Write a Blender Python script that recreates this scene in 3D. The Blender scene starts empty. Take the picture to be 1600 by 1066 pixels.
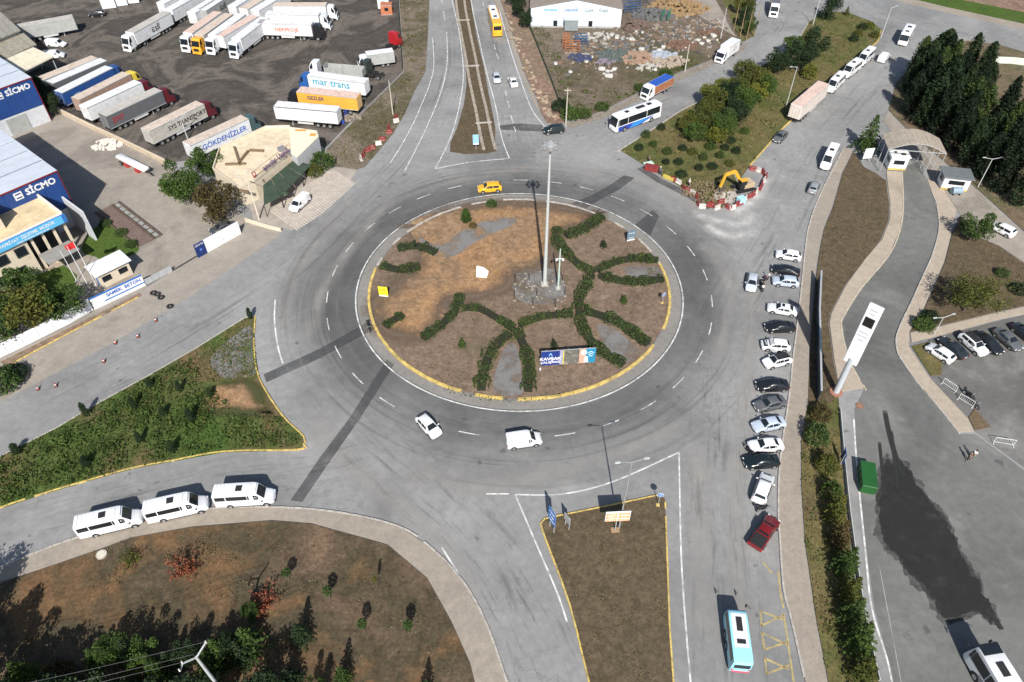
import bpy, bmesh, math, random
from mathutils import Vector, Matrix, Euler
from mathutils.geometry import tessellate_polygon

rnd = random.Random(7)
R = math.radians
sc = bpy.context.scene
col = sc.collection

# ------------------------------------------------------------------ camera, sky, sun, exposure
CAM_H, PITCH, FPX = 78.0, R(45.25), 1150.0
cd = bpy.data.cameras.new('camera')
cd.sensor_width = 36.0
cd.lens = FPX / 1600.0 * 36.0
cd.clip_start, cd.clip_end = 1.0, 6000.0
cam = bpy.data.objects.new('camera', cd)
cam.location = (0, 0, CAM_H)
cam.rotation_euler = (math.pi / 2 - PITCH, 0, 0)
col.objects.link(cam)
sc.camera = cam

SUN_EL = R(41.0)
SHADOW_DIR = Vector((-0.045, 0.999, 0)).normalized()      # the way shadows fall on the ground
world = bpy.data.worlds.new('World')
sc.world = world
world.use_nodes = True
wn = world.node_tree
bg = wn.nodes['Background']
sky = wn.nodes.new('ShaderNodeTexSky')
sky.sky_type = 'NISHITA'
sky.sun_disc = False
sky.sun_elevation = SUN_EL
sky.sun_rotation = R(177.4)
sky.air_density, sky.dust_density = 1.0, 1.2
wn.links.new(sky.outputs[0], bg.inputs[0])
bg.inputs[1].default_value = 0.07
sd = bpy.data.lights.new('sun', 'SUN')
sd.energy = 4.2
sd.angle = R(0.53)
sd.color = (1.0, 0.955, 0.89)
sun = bpy.data.objects.new('sun', sd)
ld = Vector((SHADOW_DIR.x * math.cos(SUN_EL), SHADOW_DIR.y * math.cos(SUN_EL), -math.sin(SUN_EL)))
sun.rotation_euler = ld.to_track_quat('-Z', 'Y').to_euler()
sun.location = (0, -40, 120)
col.objects.link(sun)
vs = sc.view_settings
vs.view_transform = 'Standard'
vs.look = 'None'
vs.gamma = 1.0
vs.use_curve_mapping = False
vs.exposure = 0.74
sc.cycles.transparent_max_bounces = 24

# ------------------------------------------------------------------ survey helper
CT, ST = math.cos(PITCH), math.sin(PITCH)
def G(px, py, z=0.0):
    """survey point: place on the level z that lies along the sight line of a photo position"""
    x, y = (px - 800.0) / FPX, -(py - 533.0) / FPX
    d = Vector((x, CT + y * ST, -ST + y * CT))
    s = (z - CAM_H) / d.z
    return Vector((d.x * s, d.y * s, z))
def G2(px, py, z=0.0):
    p = G(px, py, z)
    return (p.x, p.y)
def gp(pts, z=0.0):
    return [G2(x, y, z) for x, y in pts]

# ------------------------------------------------------------------ materials
MATS = {}
def _principled(name):
    m = bpy.data.materials.new(name)
    m.use_nodes = True
    nt = m.node_tree
    return m, nt, nt.nodes['Principled BSDF']
def mat(name, c, rough=0.6, metal=0.0, var=0.12, scale=1.5, spec=0.4, coat=0.0, dirt=0.0):
    """paint / plain material with a little unevenness and grime"""
    if name in MATS:
        return MATS[name]
    m, nt, p = _principled(name)
    N, L = nt.nodes, nt.links
    p.inputs['Roughness'].default_value = rough
    p.inputs['Metallic'].default_value = metal
    p.inputs['Specular IOR Level'].default_value = spec
    if coat:
        p.inputs['Coat Weight'].default_value = coat
        p.inputs['Coat Roughness'].default_value = 0.12
    geo = N.new('ShaderNodeNewGeometry')
    no = N.new('ShaderNodeTexNoise')
    no.inputs['Scale'].default_value = scale
    no.inputs['Detail'].default_value = 5
    no.inputs['Roughness'].default_value = 0.65
    L.new(geo.outputs['Position'], no.inputs['Vector'])
    mr = N.new('ShaderNodeMapRange')
    mr.inputs[1].default_value, mr.inputs[2].default_value = 0.3, 0.7
    mr.inputs[3].default_value, mr.inputs[4].default_value = 1 - var, 1 + var
    L.new(no.outputs['Fac'], mr.inputs[0])
    mx = N.new('ShaderNodeVectorMath')
    mx.operation = 'SCALE'
    mx.inputs[0].default_value = c[:3]
    L.new(mr.outputs[0], mx.inputs['Scale'])
    last = mx.outputs[0]
    if dirt:
        n2 = N.new('ShaderNodeTexNoise')
        n2.inputs['Scale'].default_value = 0.9
        n2.inputs['Detail'].default_value = 7
        L.new(geo.outputs['Position'], n2.inputs['Vector'])
        r2 = N.new('ShaderNodeMapRange')
        r2.inputs[1].default_value, r2.inputs[2].default_value = 0.48, 0.72
        r2.inputs[3].default_value, r2.inputs[4].default_value = 0, dirt
        L.new(n2.outputs['Fac'], r2.inputs[0])
        mm = N.new('ShaderNodeMix')
        mm.data_type = 'RGBA'
        mm.inputs['B'].default_value = (0.16, 0.12, 0.085, 1)
        L.new(r2.outputs[0], mm.inputs['Factor'])
        L.new(last, mm.inputs['A'])
        last = mm.outputs['Result']
    L.new(last, p.inputs['Base Color'])
    MATS[name] = m
    return m

def paint(c, name=None):
    key = name or 'paint_%02d_%02d_%02d' % tuple(int(v * 99) for v in c[:3])
    return mat(key, c, rough=0.32, var=0.05, spec=0.5, coat=0.35, scale=0.8)
def plain(c, rough=0.7, metal=0.0, dirt=0.0):
    key = 'plain_%02d_%02d_%02d_%02d_%d' % (tuple(int(v * 99) for v in c[:3]) + (int(rough * 99), int(dirt * 99)))
    return mat(key, c, rough=rough, metal=metal, dirt=dirt)

def ramp(N, L, src, stops, interp='LINEAR'):
    r = N.new('ShaderNodeValToRGB')
    r.color_ramp.interpolation = interp
    e = r.color_ramp.elements
    while len(e) < len(stops):
        e.new(0.5)
    for el, (pos, c) in zip(e, stops):
        el.position = pos
        el.color = (c[0], c[1], c[2], 1) if not isinstance(c, (int, float)) else (c, c, c, 1)
    L.new(src, r.inputs[0])
    return r.outputs[0]

def noise(N, L, vec, scale, detail=6, rough=0.6, distort=0.0):
    n = N.new('ShaderNodeTexNoise')
    n.inputs['Scale'].default_value = scale
    n.inputs['Detail'].default_value = detail
    n.inputs['Roughness'].default_value = rough
    n.inputs['Distortion'].default_value = distort
    L.new(vec, n.inputs['Vector'])
    return n.outputs['Fac']
def mixc(N, L, fac, a, b, blend='MIX'):
    m = N.new('ShaderNodeMix')
    m.data_type = 'RGBA'
    m.blend_type = blend
    for k, v in (('Factor', fac), ('A', a), ('B', b)):
        if isinstance(v, (int, float)):
            m.inputs[k].default_value = v
        elif isinstance(v, tuple):
            m.inputs[k].default_value = (v[0], v[1], v[2], 1)
        else:
            L.new(v, m.inputs[k])
    return m.outputs['Result']
def maprange(N, L, v, a, b, c, d):
    m = N.new('ShaderNodeMapRange')
    for i, x in enumerate((a, b, c, d)):
        m.inputs[i + 1].default_value = x
    L.new(v, m.inputs[0])
    return m.outputs[0]

DIM = 0.86
def ground_mat(name, cols, scale=0.08, fine=3.0, bump=0.25, rough=0.95, speck=None, spk_amt=0.0, con=1.0):
    """uneven natural ground: several tones blended by large, middle and fine noise"""
    if name in MATS:
        return MATS[name]
    cols = [tuple(v * DIM for v in c) for c in cols]
    m, nt, p = _principled(name)
    N, L = nt.nodes, nt.links
    pos = N.new('ShaderNodeNewGeometry').outputs['Position']
    big = noise(N, L, pos, scale, 5, 0.62, 0.6)
    n = len(cols)
    stops = [(0.28 + 0.44 * i / max(1, n - 1), c) for i, c in enumerate(cols)]
    base = ramp(N, L, big, stops)
    mid = noise(N, L, pos, scale * 9, 4, 0.7)
    base = mixc(N, L, 1.0, base, ramp(N, L, mid, [(0.25, 1 - .34 * con), (0.75, 1 + .32 * con)]), 'MULTIPLY')
    fi = noise(N, L, pos, fine, 3, 0.75)
    base = mixc(N, L, 1.0, base, ramp(N, L, fi, [(0.25, 1 - .4 * con), (0.78, 1 + .4 * con)]), 'MULTIPLY')
    if speck:
        s = noise(N, L, pos, fine * 0.55, 3, 0.5)
        f = maprange(N, L, s, 0.66, 0.72, 0.0, spk_amt)
        base = mixc(N, L, f, base, speck)
    L.new(base, p.inputs['Base Color'])
    p.inputs['Roughness'].default_value = rough
    p.inputs['Specular IOR Level'].default_value = 0.15
    if bump:
        b = N.new('ShaderNodeBump')
        b.inputs['Strength'].default_value = bump
        b.inputs['Distance'].default_value = 0.25
        L.new(mid, b.inputs['Height'])
        L.new(b.outputs[0], p.inputs['Normal'])
    MATS[name] = m
    return m

RB = Vector((1.16, 89.88, 0))          # centre of the roundabout
def asphalt_mat(name, c, ring=False, dust=0.5):
    m, nt, p = _principled(name)
    N, L = nt.nodes, nt.links
    pos = N.new('ShaderNodeNewGeometry').outputs['Position']
    big = noise(N, L, pos, 0.045, 4, 0.6, 0.8)
    a = tuple(v * 0.72 for v in c)
    b = tuple(v * 1.22 for v in c)
    base = ramp(N, L, big, [(0.3, a), (0.5, c), (0.68, b)])
    dst = noise(N, L, pos, 0.11, 5, 0.65, 0.5)
    base = mixc(N, L, maprange(N, L, dst, 0.52, 0.72, 0.0, dust), base, (0.295, 0.285, 0.27))
    if ring:
        sub = N.new('ShaderNodeVectorMath'); sub.operation = 'SUBTRACT'
        sub.inputs[1].default_value = RB
        L.new(pos, sub.inputs[0])
        ln = N.new('ShaderNodeVectorMath'); ln.operation = 'LENGTH'
        L.new(sub.outputs[0], ln.inputs[0])
        wob = noise(N, L, pos, 0.06, 4, 0.6)
        ad = N.new('ShaderNodeMath'); ad.operation = 'MULTIPLY_ADD'
        L.new(wob, ad.inputs[0]); ad.inputs[1].default_value = 6.0
        L.new(ln.outputs['Value'], ad.inputs[2])
        rr = N.new('ShaderNodeMapRange')
        L.new(ad.outputs[0], rr.inputs[0])
        rr.inputs[1].default_value, rr.inputs[2].default_value = 26, 44
        # circulating lanes polished dark by tyres, dusty margins
        tone = ramp(N, L, rr.outputs[0], [(0.0, 0.95), (0.08, 0.75), (0.18, 0.40), (0.40, 0.46), (0.52, 0.66), (0.68, 0.88), (0.9, 1.04)])
        arc = noise(N, L, pos, 0.035, 3, 0.5)
        f = maprange(N, L, arc, 0.36, 0.52, 0.6, 1.0)
        base = mixc(N, L, f, base, mixc(N, L, 1.0, base, tone, 'MULTIPLY'))
    med = noise(N, L, pos, 0.9, 5, 0.72)
    base = mixc(N, L, 1.0, base, ramp(N, L, med, [(0.25, 0.82), (0.75, 1.17)]), 'MULTIPLY')
    fi = noise(N, L, pos, 14.0, 1, 0.8)
    base = mixc(N, L, 1.0, base, ramp(N, L, fi, [(0.2, 0.84), (0.8, 1.16)]), 'MULTIPLY')
    # oil drips and small repairs
    spt = noise(N, L, pos, 0.55, 2, 0.4)
    base = mixc(N, L, maprange(N, L, spt, 0.70, 0.76, 0.0, 0.55), base, (0.045, 0.045, 0.047))
    # hairline cracks
    vo = N.new('ShaderNodeTexVoronoi'); vo.feature = 'DISTANCE_TO_EDGE'
    vo.inputs['Scale'].default_value = 0.16
    wv = N.new('ShaderNodeVectorMath'); wv.operation = 'ADD'
    nn = N.new('ShaderNodeTexNoise'); nn.inputs['Scale'].default_value = 0.5; nn.inputs['Detail'].default_value = 5
    L.new(pos, nn.inputs['Vector'])
    scl = N.new('ShaderNodeVectorMath'); scl.operation = 'SCALE'; scl.inputs['Scale'].default_value = 3.5
    L.new(nn.outputs['Color'], scl.inputs[0])
    L.new(pos, wv.inputs[0]); L.new(scl.outputs[0], wv.inputs[1])
    L.new(wv.outputs[0], vo.inputs['Vector'])
    crk = maprange(N, L, vo.outputs['Distance'], 0.0, 0.012, 0.32, 0.0)
    gate = maprange(N, L, noise(N, L, pos, 0.05, 2, 0.5), 0.5, 0.6, 0.0, 1.0)
    mu = N.new('ShaderNodeMath'); mu.operation = 'MULTIPLY'
    L.new(crk, mu.inputs[0]); L.new(gate, mu.inputs[1])
    base = mixc(N, L, mu.outputs[0], base, (0.05, 0.05, 0.05))
    L.new(base, p.inputs['Base Color'])
    p.inputs['Roughness'].default_value = 0.86
    p.inputs['Specular IOR Level'].default_value = 0.25
    MATS[name] = m
    return m

def decal_mat(name, c, amount, scale=0.6, soft=0.35, rough=0.85, worn=0.0, streak=None, lo=0.30, hi=0.62):
    """film lying on the road (paint, rubber, dust, tar): uneven, thinning to the sides of its ribbon"""
    if name in MATS:
        return MATS[name]
    m, nt, p = _principled(name)
    N, L = nt.nodes, nt.links
    pos = N.new('ShaderNodeNewGeometry').outputs['Position']
    uv = N.new('ShaderNodeUVMap')
    sx = N.new('ShaderNodeSeparateXYZ'); L.new(uv.outputs[0], sx.inputs[0])
    p.inputs['Base Color'].default_value = (c[0], c[1], c[2], 1)
    p.inputs['Roughness'].default_value = rough
    p.inputs['Specular IOR Level'].default_value = 0.25
    fac = None
    vec = pos
    if streak:         # drawn out along the ribbon
        vm = N.new('ShaderNodeVectorMath'); vm.operation = 'MULTIPLY'; vm.inputs[1].default_value = (streak[0], streak[1], 1)
        L.new(uv.outputs[0], vm.inputs[0]); vec = vm.outputs[0]
    n1 = noise(N, L, vec, scale, 5, 0.7)
    fac = maprange(N, L, n1, lo, hi, amount * (1 - worn), amount)
    if streak:
        ab0 = N.new('ShaderNodeMath'); ab0.operation = 'SUBTRACT'; L.new(n1, ab0.inputs[0]); ab0.inputs[1].default_value = 0.5
        ab1 = N.new('ShaderNodeMath'); ab1.operation = 'ABSOLUTE'; L.new(ab0.outputs[0], ab1.inputs[0])
        fac = maprange(N, L, ab1.outputs[0], lo, hi, 0.0, amount)
        L.new(ramp(N, L, n1, [(0.49, c), (0.51, (0.37, 0.36, 0.345))]), p.inputs['Base Color'])
    if soft > 0:
        # v runs 0..1 across the ribbon
        d = N.new('ShaderNodeMath'); d.operation = 'SUBTRACT'; L.new(sx.outputs['Y'], d.inputs[0]); d.inputs[1].default_value = 0.5
        ab = N.new('ShaderNodeMath'); ab.operation = 'ABSOLUTE'; L.new(d.outputs[0], ab.inputs[0])
        e = maprange(N, L, ab.outputs[0], 0.5 - soft, 0.5, 1.0, 0.0)
        mu = N.new('ShaderNodeMath'); mu.operation = 'MULTIPLY'; L.new(fac, mu.inputs[0]); L.new(e, mu.inputs[1])
        e2 = N.new('ShaderNodeMath'); e2.operation = 'MULTIPLY'
        # and towards its two ends (u)
        du = N.new('ShaderNodeMath'); du.operation = 'SUBTRACT'; L.new(sx.outputs['X'], du.inputs[0]); du.inputs[1].default_value = 0.5
        au = N.new('ShaderNodeMath'); au.operation = 'ABSOLUTE'; L.new(du.outputs[0], au.inputs[0])
        eu = maprange(N, L, au.outputs[0], 0.40, 0.5, 1.0, 0.0)
        L.new(mu.outputs[0], e2.inputs[0]); L.new(eu, e2.inputs[1])
        fac = e2.outputs[0]
    tr = N.new('ShaderNodeBsdfTransparent')
    ms = N.new('ShaderNodeMixShader')
    L.new(fac, ms.inputs[0]); L.new(tr.outputs[0], ms.inputs[1]); L.new(p.outputs[0], ms.inputs[2])
    L.new(ms.outputs[0], N['Material Output'].inputs['Surface'])
    MATS[name] = m
    return m

def leaf_mat(name, c1, c2, trans=0.25):
    if name in MATS:
        return MATS[name]
    m, nt, p = _principled(name)
    N, L = nt.nodes, nt.links
    geo = N.new('ShaderNodeNewGeometry')
    info = N.new('ShaderNodeObjectInfo')
    n1 = noise(N, L, geo.outputs['Position'], 0.9, 4, 0.7)
    f = maprange(N, L, n1, 0.32, 0.68, 0.0, 1.0)
    base = mixc(N, L, f, c1, c2)
    base = mixc(N, L, 1.0, base, ramp(N, L, geo.outputs['Random Per Island'], [(0.0, 0.55), (1.0, 1.45)]), 'MULTIPLY')
    base = mixc(N, L, 1.0, base, ramp(N, L, info.outputs['Random'], [(0.0, (0.8, 0.85, 0.8)), (1.0, (1.2, 1.12, 1.0))]), 'MULTIPLY')
    L.new(base, p.inputs['Base Color'])
    p.inputs['Roughness'].default_value = 0.7
    p.inputs['Specular IOR Level'].default_value = 0.2
    tl = N.new('ShaderNodeBsdfTranslucent')
    L.new(base, tl.inputs[0])
    ms = N.new('ShaderNodeMixShader')
    ms.inputs[0].default_value = trans
    L.new(p.outputs[0], ms.inputs[1]); L.new(tl.outputs[0], ms.inputs[2])
    L.new(ms.outputs[0], N['Material Output'].inputs['Surface'])
    MATS[name] = m
    return m

GLASS = mat('dark_glass', (0.012, 0.016, 0.02), rough=0.08, var=0.0, spec=0.6)
RUBBER = mat('rubber', (0.018, 0.018, 0.018), rough=0.85, var=0.2)
RIM = mat('alloy', (0.42, 0.43, 0.45), rough=0.35, metal=0.6)
BLACK = mat('black_plastic', (0.02, 0.02, 0.022), rough=0.6)
LAMP = mat('headlamp', (0.7, 0.72, 0.75), rough=0.15)
TAIL = mat('tail_lamp', (0.35, 0.01, 0.01), rough=0.25)
STEEL = mat('galvanised', (0.42, 0.44, 0.45), rough=0.5, metal=0.3)
CONC = mat('concrete', (0.40, 0.37, 0.33), rough=0.9, var=0.2, scale=0.7, dirt=0.35)
WHITEP = mat('white_panel', (0.66, 0.67, 0.68), rough=0.5, var=0.06, dirt=0.10)
WOOD = mat('weathered_wood', (0.26, 0.18, 0.11), rough=0.85, var=0.3, scale=3)
YELLOWK = mat('kerb_yellow', (0.50, 0.37, 0.11), rough=0.85, var=0.35, scale=1.3, dirt=0.55)
GREYK = mat('kerb_grey', (0.36, 0.34, 0.31), rough=0.9, var=0.25, scale=1.2, dirt=0.3)

# ------------------------------------------------------------------ mesh helpers
class MB:
    def __init__(s):
        s.v, s.f = [], []
    def add(s, vs_, fs):
        o = len(s.v)
        s.v += [tuple(v) for v in vs_]
        s.f += [tuple(i + o for i in f) for f in fs]
        return s
    def box(s, c, d, rz=0.0, taper=1.0):
        hx, hy, hz = d[0] / 2, d[1] / 2, d[2] / 2
        cs, sn = math.cos(rz), math.sin(rz)
        vs_ = []
        for z, t in ((-hz, 1.0), (hz, taper)):
            for x, y in ((-hx, -hy), (hx, -hy), (hx, hy), (-hx, hy)):
                x, y = x * t, y * t
                vs_.append((c[0] + x * cs - y * sn, c[1] + x * sn + y * cs, c[2] + z))
        return s.add(vs_, [(3, 2, 1, 0), (4, 5, 6, 7), (0, 1, 5, 4), (1, 2, 6, 5), (2, 3, 7, 6), (3, 0, 4, 7)])
    def tube(s, p0, p1, r0, r1=None, n=8, caps=True):
        r1 = r0 if r1 is None else r1
        p0, p1 = Vector(p0), Vector(p1)
        ax = (p1 - p0).normalized()
        u = ax.orthogonal().normalized()
        w = ax.cross(u)
        vs_ = []
        for p, r in ((p0, r0), (p1, r1)):
            for i in range(n):
                a = 2 * math.pi * i / n
                vs_.append(p + (u * math.cos(a) + w * math.sin(a)) * r)
        fs = [(i, (i + 1) % n, n + (i + 1) % n, n + i) for i in range(n)]
        if caps:
            fs += [tuple(range(n - 1, -1, -1)), tuple(range(n, 2 * n))]
        return s.add(vs_, fs)
    def bar(s, p0, p1, w, h=None):
        """square bar between two points"""
        h = h or w
        p0, p1 = Vector(p0), Vector(p1)
        ax = (p1 - p0).normalized()
        up = Vector((0, 0, 1)) if abs(ax.z) < 0.95 else Vector((1, 0, 0))
        sd_ = ax.cross(up).normalized()
        up = sd_.cross(ax)
        vs_ = []
        for p in (p0, p1):
            for a, b in ((-1, -1), (1, -1), (1, 1), (-1, 1)):
                vs_.append(p + sd_ * (a * w / 2) + up * (b * h / 2))
        return s.add(vs_, [(3, 2, 1, 0), (4, 5, 6, 7), (0, 1, 5, 4), (1, 2, 6, 5), (2, 3, 7, 6), (3, 0, 4, 7)])
    def prism(s, pts, z0, z1):
        """vertical prism over a 2-D outline"""
        if area2(pts) < 0:
            pts = pts[::-1]
        n = len(pts)
        vs_ = [(p[0], p[1], z0) for p in pts] + [(p[0], p[1], z1) for p in pts]
        tri = tessellate_polygon([[Vector((p[0], p[1], 0)) for p in pts]])
        fs = []
        for t in tri:
            a, b, c = t
            if area2([pts[a], pts[b], pts[c]]) < 0:
                b, c = c, b
            fs.append((a + n, b + n, c + n))
        fs += [(i, (i + 1) % n, n + (i + 1) % n, n + i) for i in range(n)]
        return s.add(vs_, fs)
    def sheet(s, pts, z):
        if area2(pts) < 0:
            pts = pts[::-1]
        tri = tessellate_polygon([[Vector((p[0], p[1], 0)) for p in pts]])
        fs = []
        for a, b, c in tri:
            if area2([pts[a], pts[b], pts[c]]) < 0:
                b, c = c, b
            fs.append((a, b, c))
        return s.add([(p[0], p[1], z) for p in pts], fs)
    def quad(s, a, b, c, d):
        return s.add([a, b, c, d], [(0, 1, 2, 3)])
    def mesh(s, name, m, smooth=None, bevel=0.0):
        me = bpy.data.meshes.new(name)
        me.from_pydata(s.v, [], s.f)
        if m is not None:
            me.materials.append(m)
        if bevel:
            bm = bmesh.new(); bm.from_mesh(me)
            bmesh.ops.bevel(bm, geom=bm.edges[:], offset=bevel, segments=1, affect='EDGES', clamp_overlap=True)
            bm.to_mesh(me); bm.free()
        if smooth is not None:
            for p in me.polygons:
                p.use_smooth = True
            me.set_sharp_from_angle(angle=R(smooth))
        me.update()
        return me
    def build(s, name, m, parent=None, **kw):
        return obj(name, s.mesh(name, m, **kw), parent)

def area2(p):
    return sum(p[i][0] * p[(i + 1) % len(p)][1] - p[(i + 1) % len(p)][0] * p[i][1] for i in range(len(p))) / 2

def obj(name, data, parent=None, loc=None, rot=None, scale=None):
    o = bpy.data.objects.new(name, data)
    col.objects.link(o)
    if parent is not None:
        o.parent = parent
    if loc is not None:
        o.location = loc
    if rot is not None:
        o.rotation_euler = rot
    if scale is not None:
        o.scale = scale
    return o
def thing(name, label, cat, loc=(0, 0, 0), rz=0.0, group=None):
    o = obj(name, None, None, loc, (0, 0, rz))
    return tag(o, label, cat, group)
USED = {}
def tag(o, label, cat, group=None):
    USED.setdefault(label, []).append(o.name)
    o['label'] = label
    o['category'] = cat
    if group:
        o['group'] = group
    return o
def struct(o, kind='structure'):
    o['kind'] = kind
    return o
ORD = ['first', 'second', 'third', 'fourth', 'fifth', 'sixth', 'seventh', 'eighth', 'ninth', 'tenth', 'eleventh', 'twelfth',
       'thirteenth', 'fourteenth', 'fifteenth', 'sixteenth', 'seventeenth', 'eighteenth', 'nineteenth', 'twentieth']
def nth(i, n):
    if n == 1:
        return 'only'
    if i == n - 1:
        return 'last'
    return ORD[i] if i < 20 else '%d%s' % (i + 1, {1: 'st', 2: 'nd', 3: 'rd'}.get((i + 1) % 10, 'th'))
CACHE = {}
def cached(key, fn):
    if key not in CACHE:
        CACHE[key] = fn()
    return CACHE[key]

def text_mesh(s, size, m, depth=0.01, bold=0.0):
    def mk():
        cu = bpy.data.curves.new('lettering', 'FONT')
        cu.body = s
        cu.size = size
        cu.extrude = depth
        cu.offset = bold
        cu.resolution_u = 2
        cu.align_x, cu.align_y = 'CENTER', 'CENTER'
        t = bpy.data.objects.new('lettering', cu)
        col.objects.link(t)
        bpy.context.view_layer.update()
        me = bpy.data.meshes.new_from_object(t.evaluated_get(bpy.context.evaluated_depsgraph_get()))
        me.name = 'lettering'
        bpy.data.objects.remove(t)
        me.materials.clear()
        me.materials.append(m)
        return me
    return cached(('txt', s, size, m.name, depth, bold), mk)
def lettering(s, size, m, parent, loc, rot, name='lettering', wide=1.0, depth=0.01, bold=0.0):
    return obj(name, text_mesh(s, size, m, depth, bold), parent, loc, rot, (wide, 1, 1))
# ------------------------------------------------------------------ ground, roads, pavements
def smooth(pts, closed=False, n=6):
    out = []
    N_ = len(pts)
    rng = range(N_) if closed else range(N_ - 1)
    for i in rng:
        if closed:
            p0, p1, p2, p3 = pts[(i - 1) % N_], pts[i], pts[(i + 1) % N_], pts[(i + 2) % N_]
        else:
            p0, p1, p2, p3 = pts[max(0, i - 1)], pts[i], pts[i + 1], pts[min(N_ - 1, i + 2)]
        for k in range(n):
            t = k / n
            out.append(tuple(0.5 * ((2 * p1[j]) + (-p0[j] + p2[j]) * t + (2 * p0[j] - 5 * p1[j] + 4 * p2[j] - p3[j]) * t * t
                                    + (-p0[j] + 3 * p1[j] - 3 * p2[j] + p3[j]) * t ** 3) for j in (0, 1)))
    if not closed:
        out.append(tuple(pts[-1]))
    return out
def offset_pts(pts, d, closed=False):
    """polyline moved d to its left"""
    out = []
    n = len(pts)
    for i in range(n):
        a = pts[(i - 1) % n] if closed or i > 0 else pts[i]
        b = pts[(i + 1) % n] if closed or i < n - 1 else pts[i]
        t = Vector((b[0] - a[0], b[1] - a[1]))
        if t.length < 1e-9:
            t = Vector((1, 0))
        t.normalize()
        out.append((pts[i][0] - t.y * d, pts[i][1] + t.x * d))
    return out
def ribbon(name, pts, w, z, m, closed=False, parent=None):
    """flat strip along a ground polyline, u along it, v across it"""
    l, r = offset_pts(pts, w / 2, closed), offset_pts(pts, -w / 2, closed)
    n = len(pts)
    vs_ = [(p[0], p[1], z) for p in r] + [(p[0], p[1], z) for p in l]
    fs = [(i, (i + 1) % n, n + (i + 1) % n, n + i) for i in range(n if closed else n - 1)]
    me = bpy.data.meshes.new(name)
    me.from_pydata(vs_, [], fs)
    uv = me.uv_layers.new(name='UVMap')
    for p in me.polygons:
        for li in p.loop_indices:
            vi = me.loops[li].vertex_index
            uv.data[li].uv = ((vi % n) / max(1, n - 1), 0.0 if vi < n else 1.0)
    me.materials.append(m)
    return obj(name, me, parent)
def walk(pts, step):
    """points every `step` metres along a polyline, with heading"""
    out = []
    acc = 0.0
    for a, b in zip(pts, pts[1:]):
        d = Vector((b[0] - a[0], b[1] - a[1]))
        L_ = d.length
        if L_ < 1e-6:
            continue
        t = acc
        while t < L_:
            out.append((a[0] + d.x * t / L_, a[1] + d.y * t / L_, math.atan2(d.y, d.x)))
            t += step
        acc = t - L_
    return out
def parcel(name, px, m, z1, z0=-0.03, sm=False, closed=True, raw=False):
    pts = px if raw else gp(px)
    if sm:
        pts = smooth(pts, True, 5)
    o = MB().prism(pts, z0, z1).build(name, m)
    return struct(o), pts

M_EARTH = ground_mat('dry_earth', [(0.10, 0.075, 0.05), (0.17, 0.125, 0.085), (0.11, 0.105, 0.055), (0.2, 0.155, 0.11)], 0.05, 2.5)
M_ROAD = asphalt_mat('road_asphalt', (0.205, 0.206, 0.204), ring=True, dust=0.6)
M_YARD = ground_mat('oily_yard', [(0.048, 0.044, 0.04), (0.095, 0.083, 0.072), (0.062, 0.056, 0.05), (0.15, 0.13, 0.112), (0.075, 0.068, 0.06), (0.12, 0.105, 0.09)], 0.07, 1.6, 0.05, con=.6)
M_CONCYARD = ground_mat('worn_concrete', [(0.2, 0.178, 0.155), (0.29, 0.26, 0.225), (0.33, 0.295, 0.255), (0.24, 0.214, 0.184), (0.31, 0.275, 0.24)], 0.05, 2.2, 0.03, con=.4)
M_PAVE = ground_mat('pavement_concrete', [(0.26, 0.225, 0.19), (0.33, 0.29, 0.24), (0.29, 0.25, 0.215)], 0.12, 4, 0.03, con=.4)
M_PAVE2 = ground_mat('pavement_cream', [(0.33, 0.28, 0.22), (0.42, 0.355, 0.285), (0.37, 0.31, 0.25)], 0.1, 4, 0.03, con=.4)
M_APRON = ground_mat('apron_concrete', [(0.21, 0.2, 0.185), (0.27, 0.255, 0.235)], 0.15, 5, 0.03, con=.5)
M_ISLAND = ground_mat('island_soil', [(0.16, 0.115, 0.084), (0.21, 0.152, 0.112), (0.185, 0.134, 0.096), (0.14, 0.115, 0.074)], 0.09, 2.6, 0.3, speck=(0.08, 0.09, 0.035), spk_amt=0.35)
M_ORANGE = ground_mat('bare_clay', [(0.25, 0.15, 0.078), (0.34, 0.205, 0.108), (0.25, 0.165, 0.1), (0.4, 0.27, 0.165)], 0.09, 2.2, 0.35, speck=(0.36, 0.27, 0.18), spk_amt=0.5)
M_DRYGRASS = ground_mat('dry_grass', [(0.11, 0.085, 0.045), (0.145, 0.12, 0.052), (0.095, 0.105, 0.034), (0.165, 0.13, 0.07)], 0.07, 2.8, 0.4)
M_GREEN = ground_mat('weedy_grass', [(0.04, 0.075, 0.016), (0.065, 0.11, 0.024), (0.09, 0.105, 0.034), (0.15, 0.105, 0.055), (0.07, 0.11, 0.025)], 0.09, 2.6, 0.5)
M_LAWN = ground_mat('lawn', [(0.045, 0.085, 0.015), (0.07, 0.115, 0.022), (0.06, 0.09, 0.02)], 0.2, 4, 0.3)
M_SPLIT = ground_mat('splitter_soil', [(0.085, 0.066, 0.04), (0.115, 0.087, 0.054), (0.1, 0.078, 0.05)], 0.1, 2.6, 0.25, speck=(0.05, 0.04, 0.03), spk_amt=0.5)
M_SLOPE = ground_mat('cut_bank', [(0.17, 0.115, 0.085), (0.25, 0.165, 0.125), (0.21, 0.16, 0.11), (0.3, 0.22, 0.16)], 0.12, 1.2, 0.5)
M_SCRAP = ground_mat('scrap_ground', [(0.075, 0.085, 0.035), (0.12, 0.1, 0.065), (0.17, 0.135, 0.105), (0.21, 0.175, 0.14)], 0.045, 1.6, 0.4)
M_GRAVEL = ground_mat('gravel', [(0.2, 0.17, 0.14), (0.29, 0.26, 0.22), (0.24, 0.2, 0.165), (0.36, 0.33, 0.28)], 0.3, 2.5, 0.6)
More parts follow.
